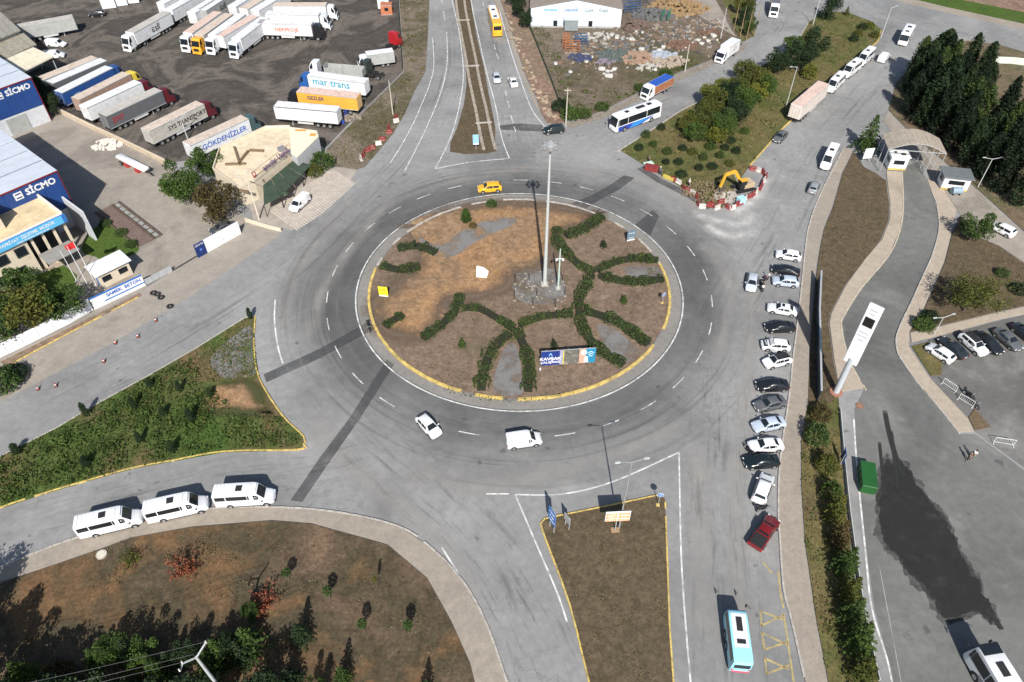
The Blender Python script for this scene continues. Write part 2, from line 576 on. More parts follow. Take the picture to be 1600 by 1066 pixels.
M_LOT = asphalt_mat('lot_asphalt', (0.125, 0.122, 0.115), dust=0.45)
M_WHITE = decal_mat('road_paint_white', (0.66, 0.66, 0.64), 0.95, 0.8, 0.0, worn=0.75, lo=.34, hi=.58)
M_YLINE = decal_mat('road_paint_yellow', (0.5, 0.4, 0.17), 0.85, 0.9, 0.0, worn=0.75)
M_TRACK = decal_mat('tyre_wear', (0.065, 0.067, 0.07), 0.42, 0.07, 0.48, worn=0.9)
M_TRACK2 = decal_mat('tyre_wear_light', (0.07, 0.072, 0.075), 0.26, 0.08, 0.49, worn=0.95)
M_DUST = decal_mat('road_dust', (0.36, 0.34, 0.315), 0.5, 0.14, 0.42, worn=0.85)
M_SOILEDGE = decal_mat('soil_wash', (0.16, 0.118, 0.085), 0.8, 0.35, 0.48, worn=1.0, lo=.36, hi=.52)
M_GREENEDGE = decal_mat('weed_wash', (0.06, 0.065, 0.025), 0.9, 0.35, 0.45, worn=1.0, lo=.36, hi=.52)
M_CHIPD = decal_mat('chippings_film', (0.2, 0.195, 0.19), 0.85, 0.3, 0.0, worn=1.0, lo=.36, hi=.56)
M_STREAK = decal_mat('lane_streaks', (0.08, 0.082, 0.084), 0.40, 1.0, 0.3, streak=(5, 15), lo=.03, hi=.24)
M_TAR = decal_mat('tar_patch', (0.065, 0.067, 0.069), 0.62, 0.3, 0.0, rough=0.85, worn=0.6)
M_WET = decal_mat('damp_patch', (0.03, 0.031, 0.028), 0.9, 0.28, 0.2, rough=0.55, worn=0.7, lo=.26, hi=.46)
M_WET2 = decal_mat('damp_core', (0.028, 0.029, 0.026), 0.72, 0.35, 0.0, rough=0.6, worn=0.5, lo=.3, hi=.55)
M_WET3 = decal_mat('damp_edge', (0.03, 0.031, 0.028), 0.5, 0.5, 0.0, rough=0.7, worn=0.7, lo=.35, hi=.6)
M_PALE = decal_mat('pale_scrape', (0.52, 0.51, 0.49), 0.85, 0.35, 0.42, worn=0.9)

struct(MB().sheet([(-2500, -1500), (2500, -1500), (2500, 4000), (-2500, 4000)], -0.06).build('terrain', M_EARTH))
struct(MB().sheet(gp([(-140, -70), (1740, -70), (1700, 1500), (-120, 1500)]), 0.0).build('road', M_ROAD))

# --- parcels
PX_YARD = [(-160, -75), (619, -75), (622, 0), (626, 60), (629, 112), (580, 160), (538, 200), (508, 232), (470, 205), (396, 196), (330, 245), (258, 256), (94, 178), (60, 140), (0, 100), (-160, 40)]
yard, _ = parcel('truck_yard', PX_YARD, M_YARD, 0.03)
PX_FACT = [(-170, 60), (0, 102), (60, 142), (94, 180), (258, 258), (330, 300), (392, 346), (372, 360), (312, 397), (228, 452), (100, 512), (0, 562), (-140, 630)]
parcel('factory_yard', PX_FACT, M_CONCYARD, 0.025)
PX_APR = [(-140, 632), (0, 563), (100, 513), (228, 453), (312, 398), (373, 361), (394, 347), (440, 366), (372, 412), (300, 462), (180, 534), (66, 594), (0, 628), (-140, 700)]
parcel('roadside_apron', PX_APR, M_CONCYARD, 0.015)
PX_FORE = [(396, 344), (385, 300), (398, 262), (470, 206), (508, 233), (520, 261), (558, 266), (545, 286), (531, 299), (490, 336), (456, 360)]
M_PAVERS = None
def paver_mat():
    m, nt, p = _principled('forecourt_pavers')
    N, L = nt.nodes, nt.links
    pos = N.new('ShaderNodeNewGeometry').outputs['Position']
    n1 = noise(N, L, pos, 0.35, 7, 0.7)
    base = ramp(N, L, n1, [(0.3, (0.24, 0.21, 0.18)), (0.7, (0.38, 0.335, 0.29))])
    L.new(base, p.inputs['Base Color'])
    p.inputs['Roughness'].default_value = 0.9
    return m
parcel('restaurant_forecourt', PX_FORE, paver_mat(), 0.05)
# rows of pavers stand in real courses on the forecourt, with open joints between
fo = bpy.data.objects['restaurant_forecourt']
PAVER = mat('paver_pale', (0.42, 0.37, 0.32), rough=0.9, var=0.2, scale=0.8, dirt=0.25)
ca, cb = Vector(G2(440, 345)), Vector(G2(536, 275))
ax = (cb - ca); LL = ax.length; ax.normalize(); nx = Vector((-ax.y, ax.x))
for i in range(30):
    t = (i + 0.5) / 30
    c = ca + ax * (LL * t)
    me = cached('paver_course', lambda: MB().box((0, 0, 0), (0.40, 1.0, 0.03)).mesh('paver_course', PAVER))
    wdt = 9.5 - 3.5 * abs(t - 0.35)
    obj('paver_course', me, fo, (c.x - nx.x * 0.3, c.y - nx.y * 0.3, 0.062), (0, 0, math.atan2(ax.y, ax.x) - 0.22), (1, wdt, 1))
PX_VERGE = [(621, -75), (624, 0), (628, 60), (631, 113), (582, 162), (540, 203), (510, 234), (521, 260), (558, 265), (570, 261), (592, 236), (615, 208), (633, 177), (647, 144), (665, 112), (668, 66), (671, 0), (672, -75)]
parcel('roadside_verge', PX_VERGE, ground_mat('dusty_verge', [(0.15, 0.125, 0.1), (0.1, 0.09, 0.05), (0.2, 0.165, 0.13), (0.125, 0.105, 0.07)], 0.09, 2.2, .3), 0.06)
# top median and its drain
PX_MED = [(709, -75), (709, 0), (721, 60), (728, 100), (729, 136), (724, 167), (714, 201), (704, 223), (703, 237), (725, 241), (761, 240), (773, 237), (774, 200), (764, 150), (757, 110), (745, 60), (735, 0), (733, -75)]
parcel('median_island', PX_MED, M_SPLIT, 0.10)
drain = gp([(716, -75), (719, 0), (727, 50), (735, 90), (742, 130), (752, 175), (760, 215), (766, 238)])
dr = struct(MB().build('drain_channel', None)) if False else None
dr = struct(ribbon('drain_channel', smooth(drain), 2.6, 0.115, M_SPLIT))
for sgn in (-1, 1):
    for x, y, a in walk(offset_pts(smooth(drain), sgn * 1.15), 3.0):
        me = cached('drain_kerb', lambda: MB().box((0, 0, 0), (2.92, 0.62, 0.3)).mesh('drain_kerb', mat('pale_concrete', (0.29, 0.255, 0.21), 0.9, var=0.35, dirt=0.5)))
        obj('channel_wall', me, dr, (x, y, 0.16), (0, 0, a))
for x, y, a in walk(smooth(drain), 27.0)[1:]:
    me = cached('drain_brace', lambda: MB().box((0, 0, 0), (0.35, 3.4, 0.2)).mesh('drain_brace', GREYK))
    obj('cross_beam', me, dr, (x, y, 0.34), (0, 0, a))
# cut bank and scrap lot
PX_SLOPE = [(779, -75), (782, 0), (797, 40), (812, 90), (822, 120), (837, 150), (845, 175), (855, 193), (875, 195), (883, 190), (861, 130), (829, 50), (802, 0), (796, -75)]
parcel('cut_bank', PX_SLOPE, M_SLOPE, 0.20)
PX_SIDE = [(770, -75), (772, 0), (788, 30), (800, 75), (810, 105), (822, 135), (836, 165), (852, 193), (843, 175), (835, 150), (820, 120), (810, 90), (795, 40), (781, 0), (778, -75)]
parcel('bank_footpath', PX_SIDE, M_PAVE, 0.08)
PX_SCRAP = [(797, -75), (803, 0), (830, 50), (862, 130), (884, 189), (905, 186), (940, 174), (992, 148), (1058, 114), (1112, 93), (1160, 70), (1150, 45), (1136, 0), (1130, -75)]
parcel('scrap_lot', PX_SCRAP, M_SCRAP, 0.07)
PX_SHOUL = [(884, 192), (905, 188), (940, 176), (992, 150), (1058, 116), (1112, 95), (1160, 72), (1172, 66), (1158, 82), (1113, 103), (1060, 126), (996, 158), (940, 186), (890, 201)]
parcel('gravel_shoulder', PX_SHOUL, M_GRAVEL, 0.04)
parcel('scrap_access', [(1040, -75), (1050, 0), (1100, 30), (1150, 58), (1118, 0), (1108, -75)], M_CONCYARD, 0.085)
parcel('tree_patch', [(1118, -75), (1128, 0), (1148, 44), (1160, 66), (1178, 56), (1180, 30), (1172, 0), (1168, -75)], M_DRYGRASS, 0.095)
# tree island on the right, works at its tip
PX_TREE = [(969, 235), (1004, 213), (1062, 175), (1113, 149), (1161, 118), (1211, 92), (1245, 66), (1263, 36), (1280, 24), (1299, 19), (1325, 20), (1361, 34), (1378, 48), (1372, 64), (1339, 96), (1291, 138), (1224, 200), (1171, 260), (1161, 274), (1128, 326), (1100, 316), (1060, 290), (1012, 262)]
_, TREE_PTS = parcel('tree_island', PX_TREE, M_DRYGRASS, 0.12)
# pavement, verges and gate road on the right
PX_WALK = [(1318, 232), (1281, 306), (1264, 353), (1258, 391), (1253, 441), (1245, 513), (1239, 560), (1234, 611), (1219, 718), (1216, 795), (1219, 851), (1224, 919), (1236, 968), (1258, 1066), (1280, 1440), (1318, 1440), (1292, 1066), (1272, 960), (1262, 889), (1256, 851), (1250, 760), (1250, 690), (1262, 630), (1264, 548), (1268, 495), (1273, 432), (1279, 390), (1285, 360), (1299, 324), (1315, 270), (1332, 236)]
parcel('footpath', PX_WALK, M_PAVE, 0.13)
PX_VERG2 = [(1333, 238), (1350, 262), (1366, 270), (1384, 283), (1389, 320), (1388, 345), (1376, 375), (1351, 405), (1320, 446), (1297, 490), (1294, 505), (1301, 560), (1311, 612), (1300, 630), (1262, 634), (1266, 548), (1270, 495), (1275, 432), (1281, 390), (1287, 360), (1301, 325), (1317, 270)]
parcel('brown_verge', PX_VERG2, M_SPLIT, 0.12)
PX_STRIP = [(1262, 632), (1310, 615), (1313, 700), (1322, 800), (1334, 900), (1350, 980), (1372, 1066), (1400, 1440), (1320, 1440), (1294, 1066), (1274, 960), (1264, 889), (1258, 851), (1252, 760), (1252, 690)]
parcel('shrub_strip', PX_STRIP, M_DRYGRASS, 0.11)
PX_WALK2 = [(1385, 268), (1386, 283), (1391, 320), (1390, 345), (1378, 375), (1352, 405), (1322, 446), (1299, 490), (1296, 505), (1303, 560), (1312, 613), (1350, 606), (1332, 575), (1320, 541), (1314, 505), (1324, 484), (1346, 450), (1388, 400), (1406, 360), (1411, 320), (1409, 270)]
parcel('curved_footpath', PX_WALK2, M_PAVE2, 0.13)
PX_WALK3 = [(1448, 280), (1456, 301), (1463, 320), (1467, 357), (1456, 400), (1440, 436), (1424, 472), (1408, 505), (1400, 529), (1402, 551), (1411, 567), (1429, 593), (1461, 631), (1497, 676), (1521, 674), (1511, 654), (1451, 590), (1420, 543), (1420, 520), (1440, 488), (1474, 411), (1486, 364), (1494, 328), (1470, 290)]
parcel('gate_footpath', PX_WALK3, M_PAVE2, 0.13)
PX_GARD = [(1488, 364), (1476, 411), (1442, 488), (1422, 519), (1448, 514), (1560, 487), (1640, 470), (1680, 430), (1600, 412), (1560, 385), (1525, 370), (1500, 338)]
parcel('garden_bed', PX_GARD, M_SPLIT, 0.12)
parcel('parking_kerb_path', [(1422, 521), (1448, 516), (1560, 489), (1640, 472), (1642, 482), (1562, 499), (1450, 529), (1424, 535)], M_PAVE2, 0.125)
parcel('planter_bed', [(1424, 542), (1448, 536), (1472, 566), (1470, 586), (1454, 588)], M_DRYGRASS, 0.14)
parcel('grit_bed', [(1513, 653), (1523, 640), (1548, 668), (1523, 673)], mat('brown_grit', (0.12, 0.085, 0.05), 0.95, var=0.4, scale=4), 0.14)
PX_LOT = [(1450, 531), (1562, 501), (1700, 470), (1760, 700), (1640, 760), (1524, 676), (1513, 655), (1455, 592)]
parcel('car_park', PX_LOT, M_LOT, 0.02)
# cypress ground, side lane, far field
PX_CYP = [(1512, 64), (1560, 70), (1620, 88), (1720, 120), (1720, 440), (1640, 395), (1600, 362), (1545, 312), (1500, 272), (1455, 236), (1420, 205), (1388, 172), (1400, 130), (1450, 75)]
parcel('cypress_ground', PX_CYP, M_EARTH, 0.10)
parcel('gate_side_lane', [(1388, 174), (1420, 208), (1455, 239), (1500, 275), (1545, 315), (1600, 366), (1640, 398), (1660, 430), (1600, 410), (1560, 383), (1525, 368), (1500, 336), (1494, 326), (1470, 288), (1448, 262), (1412, 228), (1380, 190)], M_CONCYARD, 0.06)
parcel('far_verge', [(1396, -8), (1480, 12), (1600, 38), (1720, 62), (1720, 45), (1600, 20), (1500, 0), (1440, -14)], M_LAWN, 0.12)
parcel('far_field', [(1440, -14), (1500, 0), (1600, 20), (1720, 45), (1720, -70), (1420, -70)], M_SLOPE, 0.15)
parcel('far_footpath', [(1372, -6), (1480, 20), (1600, 46), (1720, 70), (1720, 62), (1600, 38), (1480, 12), (1396, -8)], M_PAVE, 0.10)
M_INNER = asphalt_mat('inner_asphalt', (0.128, 0.13, 0.123), dust=0.3)
parcel('inner_road', [(1411, 262), (1412, 320), (1407, 360), (1389, 401), (1348, 450), (1326, 484), (1316, 505), (1322, 541), (1334, 575), (1350, 608), (1335, 640), (1340, 730), (1354, 860), (1366, 950), (1390, 1040), (1430, 1445), (1760, 1445), (1800, 800), (1640, 764), (1524, 678), (1497, 678), (1460, 632), (1428, 594), (1410, 568), (1401, 552), (1399, 529), (1407, 505), (1423, 472), (1439, 436), (1455, 400), (1466, 357), (1462, 320), (1455, 301), (1446, 278), (1440, 250)], M_INNER, .003)
# bottom left planting and pavement
PX_PW = [(-120, 942), (0, 887), (107, 845), (227, 811), (318, 796), (424, 793), (522, 800), (620, 822), (672, 855), (722, 907), (760, 975), (778, 1022), (792, 1066), (822, 1440), (770, 1440), (742, 1066), (735, 1037), (705, 970), (667, 902), (605, 850), (487, 817), (425, 812), (300, 822), (205, 839), (157, 857), (0, 910), (-120, 965)]
parcel('curved_pavement', PX_PW, M_PAVE, 0.13)
PX_PLANT = [(-120, 967), (0, 912), (157, 859), (205, 841), (300, 824), (425, 814), (487, 819), (605, 852), (667, 904), (705, 972), (735, 1039), (742, 1068), (770, 1440), (-100, 1440)]
M_PLANT = ground_mat('planting_ground', [(0.10, 0.07, 0.042), (0.165, 0.098, 0.05), (0.075, 0.062, 0.038), (0.13, 0.09, 0.06), (0.2, 0.135, 0.085)], 0.075, 2.4, 0.45)
parcel('planting_ground', PX_PLANT, M_PLANT, 0.10)
# left green triangle
PX_TRI = [(399, 497), (397, 540), (405, 591), (440, 648), (472, 680), (475, 696), (465, 704), (351, 707), (271, 721), (207, 733), (128, 755), (64, 774), (0, 795), (-100, 832), (-100, 765), (0, 715), (89, 670), (153, 632), (233, 588), (306, 546), (383, 498)]
tri_o, TRI_PTS = parcel('green_triangle', PX_TRI, M_GREEN, 0.13)
PX_BARE = [(335, 606), (388, 600), (408, 630), (416, 648), (375, 642), (320, 640)]
struct(MB().sheet(smooth(gp(PX_BARE, 0.13), True), 0.136).build('bare_patch', M_ORANGE))
struct(ribbon('weed_wash', smooth(gp(PX_BARE, .13), True), 2.4, .142, M_GREENEDGE, True))
struct(MB().sheet(smooth(gp([(330, 560), (372, 520), (394, 512), (395, 560), (398, 585), (350, 590)], .13), True), .14).build('grey_chippings', M_CHIPD))
# splitter island
PX_SPL = [(845, 818), (850, 812), (860, 809), (945, 792), (1034, 773), (1039, 782), (1043, 892), (1046, 980), (1052, 1066), (1060, 1440), (958, 1440), (920, 1066), (890, 945), (852, 842)]
spl_o, SPL_PTS = parcel('splitter_island', PX_SPL, M_SPLIT, 0.13)
# central island
def ring(r, n=120, a0=0.0):
    return [(RB.x + r * math.cos(a0 + 2 * math.pi * i / n), RB.y + r * math.sin(a0 + 2 * math.pi * i / n)) for i in range(n)]
struct(ribbon('apron_ring', ring(24.9), 1.75, 0.012, M_APRON, True))
isl_o, _ = parcel('central_island', ring(23.8), M_ISLAND, 0.16, raw=True)
PX_CLAY = [(640, 350), (690, 330), (740, 322), (800, 318), (850, 322), (905, 330), (935, 338), (890, 358), (868, 372), (860, 400), (838, 420), (805, 425), (790, 450), (745, 462), (700, 470), (690, 500), (660, 525), (610, 520), (588, 495), (590, 470), (640, 430), (660, 400)]
struct(MB().sheet(smooth(gp(PX_CLAY, 0.16), True), 0.168).build('bare_clay', M_ORANGE))
struct(ribbon('soil_wash', smooth(gp(PX_CLAY, .16), True), 5.0, .175, M_SOILEDGE, True))
struct(ribbon('soil_wash', smooth(gp(PX_CLAY, .16), True)[::-1], 2.6, .178, M_SOILEDGE, True))
PX_GREY = [(655, 372), (690, 383), (720, 362), (760, 345), (805, 340), (800, 352), (770, 365), (740, 380), (715, 398), (690, 402), (670, 395)]
M_CHIPS = ground_mat('grey_chippings', [(0.14, 0.135, 0.13), (0.24, 0.235, 0.23), (0.19, 0.17, 0.15)], 0.3, 2.5, 0.5)
struct(MB().sheet(smooth(gp(PX_GREY, 0.16), True), 0.182).build('grey_chippings', M_CHIPD))
PX_STONE = [(802, 432), (838, 420), (870, 424), (884, 448), (880, 468), (850, 476), (810, 468)]
struct(MB().sheet(smooth(gp(PX_STONE, 0.16), True), 0.176).build('stony_ground', M_CHIPD))
for px in ([(975, 418), (1020, 416), (1036, 427), (1020, 434), (985, 432)], [(772, 612), (778, 570), (792, 540), (806, 540), (814, 575), (815, 615)], [(935, 508), (960, 515), (985, 535), (1000, 552), (975, 566), (945, 540)]):
    struct(MB().sheet(smooth(gp(px, 0.16), True), 0.172).build('gravel_bed', M_CHIPD))
# loose stones round the mast, each a stone of its own
bpyst = bpy.data.objects['stony_ground']
STONE = mat('pale_stone', (0.24, 0.21, 0.175), 0.9, var=0.25, dirt=0.3)
def rock_mesh(k):
    bm = bmesh.new()
    bmesh.ops.create_icosphere(bm, subdivisions=1, radius=0.5)
    r_ = random.Random(k)
    for v in bm.verts:
        v.co *= r_.uniform(0.65, 1.15)
        v.co.z *= 0.6
    me = bpy.data.meshes.new('stone'); bm.to_mesh(me); bm.free()
    me.materials.append(STONE)
    return me
ROCKS = [rock_mesh(k) for k in range(5)]
for i in range(80):
    a, b = rnd.uniform(804, 882), rnd.uniform(424, 472)
    p = G(a, b, 0.16)
    s = rnd.choice((0.18, 0.25, 0.35, 0.5))
    obj('stone', ROCKS[i % 5], bpyst, (p.x, p.y, 0.17 + s * 0.12), (0, 0, rnd.uniform(0, 6)), (s * 1.3, s, s))

# --- kerb stones, one object each
def kerbs(parent, pts, step, w, h, m, z, skip=0.0, seed=1, key='k', jit=0.02):
    r_ = random.Random(seed)
    me = cached(('kerbstone', key, step, w, h), lambda: MB().box((0, 0, 0), (step * 0.965, w, h)).mesh('kerb_stone', m, bevel=0.025))
    for x, y, a in walk(pts, step):
        if r_.random() < skip:
            continue
        o = obj('kerb_stone', me, parent, (x, y, z + r_.uniform(-jit, jit)), (0, r_.uniform(-0.012, 0.012), a + r_.uniform(-jit, jit)))
rp = ring(23.98, 150)
# painted stones on the sunny half, gaps overgrown; plain ones behind
south = [p for p in ring(23.98, 150, R(-188)) ][:84]
kerbs(isl_o, south, 1.98, 0.42, 0.34, YELLOWK, 0.12, 0.10, 3, 'y', 0.035)
north = [p for p in ring(23.98, 150, R(14))][:66]
kerbs(isl_o, north, 1.98, 0.42, 0.24, GREYK, 0.10, 0.22, 4, 'g', 0.035)
tri_edge = smooth(gp([(399, 497), (397, 540), (405, 591), (440, 648), (472, 680), (475, 694), (466, 703), (351, 706), (271, 720), (207, 732), (128, 754), (64, 773), (0, 794), (-60, 817)]), n=4)
kerbs(tri_o, tri_edge, 1.0, 0.22, 0.18, YELLOWK, 0.08, 0.03, 5, 'y2')
kerbs(tri_o, gp([(-60, 742), (0, 714), (89, 669), (153, 631), (233, 587), (306, 545), (383, 497), (399, 495)]), 1.0, 0.22, 0.16, GREYK, 0.06, 0.05, 6, 'g2')
spl_edge = smooth(gp([(935, 1110), (920, 1066), (890, 945), (852, 842), (846, 820), (851, 812)]), n=3) + gp([(860, 809), (945, 792), (1034, 773), (1039, 782), (1043, 892), (1046, 980), (1052, 1066), (1057, 1110)])
kerbs(spl_o, spl_edge, 1.0, 0.2, 0.2, YELLOWK, 0.08, 0.03, 7, 'y2b')
kerbs(bpy.data.objects['footpath'], smooth(gp([(1316, 236), (1281, 306), (1264, 353), (1258, 391), (1253, 441), (1245, 513), (1239, 560), (1234, 611), (1219, 718), (1216, 795), (1219, 851), (1224, 919), (1236, 968), (1258, 1066)])), 1.0, 0.24, 0.2, GREYK, 0.07, 0.02, 8, 'g2c')
kerbs(bpy.data.objects['curved_pavement'], smooth(gp([(-60, 915), (0, 887), (107, 845), (227, 811), (318, 796), (424, 793), (522, 800), (620, 822), (672, 855), (722, 907), (760, 975), (792, 1066)])), 1.0, 0.24, 0.2, GREYK, 0.07, 0.02, 9, 'g2c')
kerbs(bpy.data.objects['tree_island'], gp([(1376, 50), (1372, 64), (1339, 96), (1291, 138), (1224, 200), (1171, 260)]), 1.6, 0.28, 0.22, YELLOWK, 0.08, 0.05, 10, 'y3')
kerbs(bpy.data.objects['tree_island'], gp([(969, 235), (1004, 213), (1062, 175), (1113, 149), (1161, 118), (1211, 92), (1245, 66), (1263, 36)]), 1.6, 0.26, 0.2, GREYK, 0.07, 0.05, 11, 'g3')
kerbs(bpy.data.objects['curved_footpath'], smooth(gp([(1350, 606), (1332, 575), (1320, 541), (1314, 505), (1324, 484), (1346, 450), (1388, 400), (1406, 360), (1411, 320), (1409, 270)])), 1.0, 0.22, 0.2, mat('kerb_cream', (0.42, 0.37, 0.28), 0.9, var=0.25, dirt=0.3), 0.08, 0.02, 12, 'c4')
kerbs(bpy.data.objects['gate_footpath'], smooth(gp([(1456, 301), (1463, 320), (1467, 357), (1456, 400), (1440, 436), (1424, 472), (1408, 505), (1400, 529), (1402, 551), (1411, 567), (1429, 593), (1461, 631), (1497, 676)])), 1.0, 0.22, 0.2, GREYK, 0.08, 0.02, 13, 'g2c')

kerbs(bpy.data.objects['roadside_apron'], gp([(28, 564), (110, 520), (222, 462)]), 1.5, 0.16, 0.2, YELLOWK, 0.08, 0.05, 15, 'y5')
struct(MB().sheet(gp([(0, 566), (110, 512), (218, 458), (222, 462), (110, 520), (10, 572)]), 0.05).build('frontage_soil', M_SLOPE))
# --- road paint, wear, patches
ZP = 0.026
def paint_line(px, w, m=M_WHITE, sm=True, name='lane_line', z=ZP):
    pts = gp(px)
    return struct(ribbon(name, smooth(pts) if sm else pts, w, z, m))
struct(ribbon('edge_line', ring(26.08), 0.2, ZP, M_WHITE, True))
for i in range(0, 30):
    a = 2 * math.pi * (i + 0.2) / 30
    if 62 < math.degrees(a) < 98 and i % 2:
        pass
    arc = [(RB.x + 30.6 * math.cos(a + k * 0.023), RB.y + 30.6 * math.sin(a + k * 0.023)) for k in range(5)]
    struct(ribbon('lane_dash', arc, 0.15, ZP, M_WHITE))
# north-west road
paint_line([(702, -70), (690, 0), (700, 50), (699, 90), (696, 120), (684, 155), (662, 190), (640, 225), (632, 266)], 0.0 + 0.18) if False else None
paint_line([(706, 0), (718, 54), (724, 112), (720, 153), (710, 197), (697, 231), (680, 264)], 0.2, name='edge_line')
paint_line([(680, 264), (733, 254), (795, 248)], 0.2, name='give_way_edge')
paint_line([(796, 248), (784, 215), (774, 165), (760, 112), (746, 50), (736, 0), (730, -60)], 0.2, name='edge_line')
paint_line([(698, 50), (699, 90), (695, 122), (684, 158), (664, 205), (632, 268)], 0.18)
paint_line([(676, 60), (678, 100), (672, 130), (656, 170), (636, 212), (610, 255)], 0.18, name='edge_line')
for k, (a, b) in enumerate([((689, -10), (691, 6)), ((693, 18), (695, 32))]):
    paint_line([a, b], 0.18, sm=False, name='lane_dash')
# right-hand lane of the top road
for a, b in [((754, 2), (756, 10)), ((772, 70), (774, 78)), ((776, 84), (779, 92)), ((790, 142), (791, 150)), ((793, 158), (796, 168)), ((798, 180), (802, 192)), ((803, 198), (806, 206))]:
    paint_line([a, b], 0.18, sm=False, name='lane_dash')
paint_line([(780, 12), (783, 26), (799, 82), (813, 124), (831, 171), (851, 198)], 0.2, name='edge_line')
# around the splitter
paint_line([(805, 773), (880, 772), (960, 752), (1061, 707)], 0.2, name='give_way_edge')
paint_line([(805, 773), (840, 855), (870, 925), (886, 972)], 0.19, name='edge_line')
paint_line([(1061, 707), (1064, 860), (1072, 985), (1084, 1120)], 0.19, name='edge_line')
paint_line([(760, 772), (795, 772)], 0.2, sm=False, name='lane_dash')
paint_line([(430, 468), (429, 500), (434, 540), (442, 568)], 0.22, name='edge_line')
paint_line([(690, 855), (715, 895), (736, 930), (757, 970), (776, 1020), (790, 1066)], 0.2, name='edge_line')
paint_line([(1373, 880), (1388, 960), (1408, 1066), (1424, 1150)], 0.0 + 0.10, m=M_PALE, name='lane_line')
paint_line([(1334, 655), (1339, 730), (1352, 860), (1362, 950), (1386, 1030), (1396, 1080)], 0.2, name='edge_line')
# yellow bus stop lattice
for seg in ([(1188, 955), (1225, 969)], [(1189, 978), (1225, 961)], [(1188, 954), (1190, 979)], [(1190, 989), (1231, 1008)], [(1195, 1015), (1231, 1003)], [(1190, 988), (1195, 1016)], [(1195, 1029), (1233, 1046)], [(1197, 1053), (1235, 1039)], [(1195, 1028), (1198, 1054)], [(1198, 1068), (1240, 1086)], [(1224, 958), (1231, 1004), (1240, 1066), (1246, 1110)], [(1192, 878), (1206, 896)], [(1216, 892), (1219, 926), (1224, 950)]):
    paint_line(seg, 0.22, M_YLINE, sm=False, name='bus_stop_marking')
# tar trenches, damp patches
def patch(name, px, m, z=0.018, sm=False):
    pts = gp(px)
    if sm:
        pts = smooth(pts, True, 5)
    return struct(MB().sheet(pts, z).build(name, m))
patch('tar_trench', [(412, 585), (500, 545), (575, 503), (590, 512), (500, 560), (416, 598)], M_TAR)
patch('tar_trench', [(454, 782), (500, 715), (545, 655), (604, 562), (616, 570), (562, 655), (515, 722), (472, 785)], M_TAR)
patch('tar_trench', [(893, 318), (925, 305), (955, 288), (975, 274), (992, 278), (968, 296), (938, 312), (915, 326)], M_TAR)
patch('tar_trench', [(992, 352), (1020, 328), (1030, 338), (1016, 368)], M_TAR)
patch('tar_trench', [(1020, 328), (1036, 302), (1054, 310), (1030, 338)], M_TRACK)
patch('tar_trench', [(852, 275), (872, 240), (886, 246), (866, 282)], M_TRACK2)
patch('tar_trench', [(600, 193), (640, 190), (715, 194), (715, 199), (640, 197), (600, 199)], M_TRACK)
patch('tar_trench', [(780, 196), (815, 193), (848, 196), (848, 206), (782, 203)], M_TAR)
PX_WET = [(1377, 738), (1386, 712), (1394, 730), (1404, 718), (1420, 738), (1440, 762), (1462, 790), (1480, 812), (1492, 842), (1508, 872), (1526, 902), (1538, 932), (1552, 948), (1561, 974), (1544, 972), (1528, 960), (1512, 964), (1484, 970), (1462, 950), (1440, 920), (1418, 896), (1402, 870), (1388, 858), (1374, 828), (1370, 795)]
def ragged(pts, amp, seed):
    r_ = random.Random(seed); out = []
    ph = [r_.uniform(0, 6.28) for _ in range(8)]
    for i, (x, y) in enumerate(pts):
        d = sum(math.sin(x * f + ph[2 * k]) * math.cos(y * f * 1.1 + ph[2 * k + 1]) * amp / (k + 1) for k, f in enumerate((.9, 2.1, 4.3, 8.7)))
        out.append((x + d + r_.uniform(-.1, .1) * amp, y + d * .7 + r_.uniform(-.1, .1) * amp))
    return out
wet = smooth(gp(PX_WET), True, 10)
wc = (sum(p[0] for p in wet) / len(wet), sum(p[1] for p in wet) / len(wet))
for k_, (sc_, am, m_) in enumerate(((1.05, .5, M_WET3), (1.0, .45, M_WET3), (.95, .4, M_WET2))):
    q_ = [(wc[0] + (x - wc[0]) * sc_, wc[1] + (y - wc[1]) * (1 + (sc_ - 1) * .6)) for x, y in wet]
    struct(MB().sheet(ragged(q_, am, 40 + k_), .008 + .0012 * k_).build('damp_patch', m_))
for k_, (px_, w_) in enumerate((([(1382, 640), (1390, 680), (1402, 720), (1415, 750)], .8), ([(1374, 690), (1378, 730), (1384, 780)], .5), ([(1392, 672), (1398, 720), (1404, 770)], .6), ([(1530, 940), (1550, 962), (1566, 985)], .7))):
    struct(ribbon('damp_streak', smooth(gp(px_), n=8), w_, .013 + k_ * .0006, M_WET))
patch('tar_trench', [(1352, 608), (1425, 592), (1428, 597), (1354, 614)], M_TRACK)
patch('tar_trench', [(1428, 596), (1440, 610), (1475, 660), (1496, 675), (1488, 678), (1466, 660), (1436, 618)], M_TRACK2)
def wear(px, w, m=M_TRACK, name='tyre_track'):
    return struct(ribbon(name, smooth(gp(px), n=8), w, wear.z, m)); wear.z += 0.0
wear.z = 0.006
def wears(lst, w, m, name='tyre_track'):
    for px in lst:
        wear.z += 0.00025
        wear(px, w, m, name)
wears([[(620, 300), (560, 370), (505, 450), (480, 540)], [(560, 300), (500, 370), (455, 440), (440, 520)], [(1090, 380), (1130, 420), (1140, 480), (1120, 560)]], 3.4, M_DUST, 'dust_film')
wears([[(480, 640), (540, 720), (640, 800), (700, 860), (760, 960)], [(620, 740), (760, 760), (900, 730), (1010, 690), (1070, 650)], [(1090, 700), (1095, 850), (1100, 1000)], [(900, 270), (1000, 280), (1080, 320), (1120, 370)], [(690, 285), (790, 265), (880, 262)]], 4.5, M_DUST, 'dust_film')
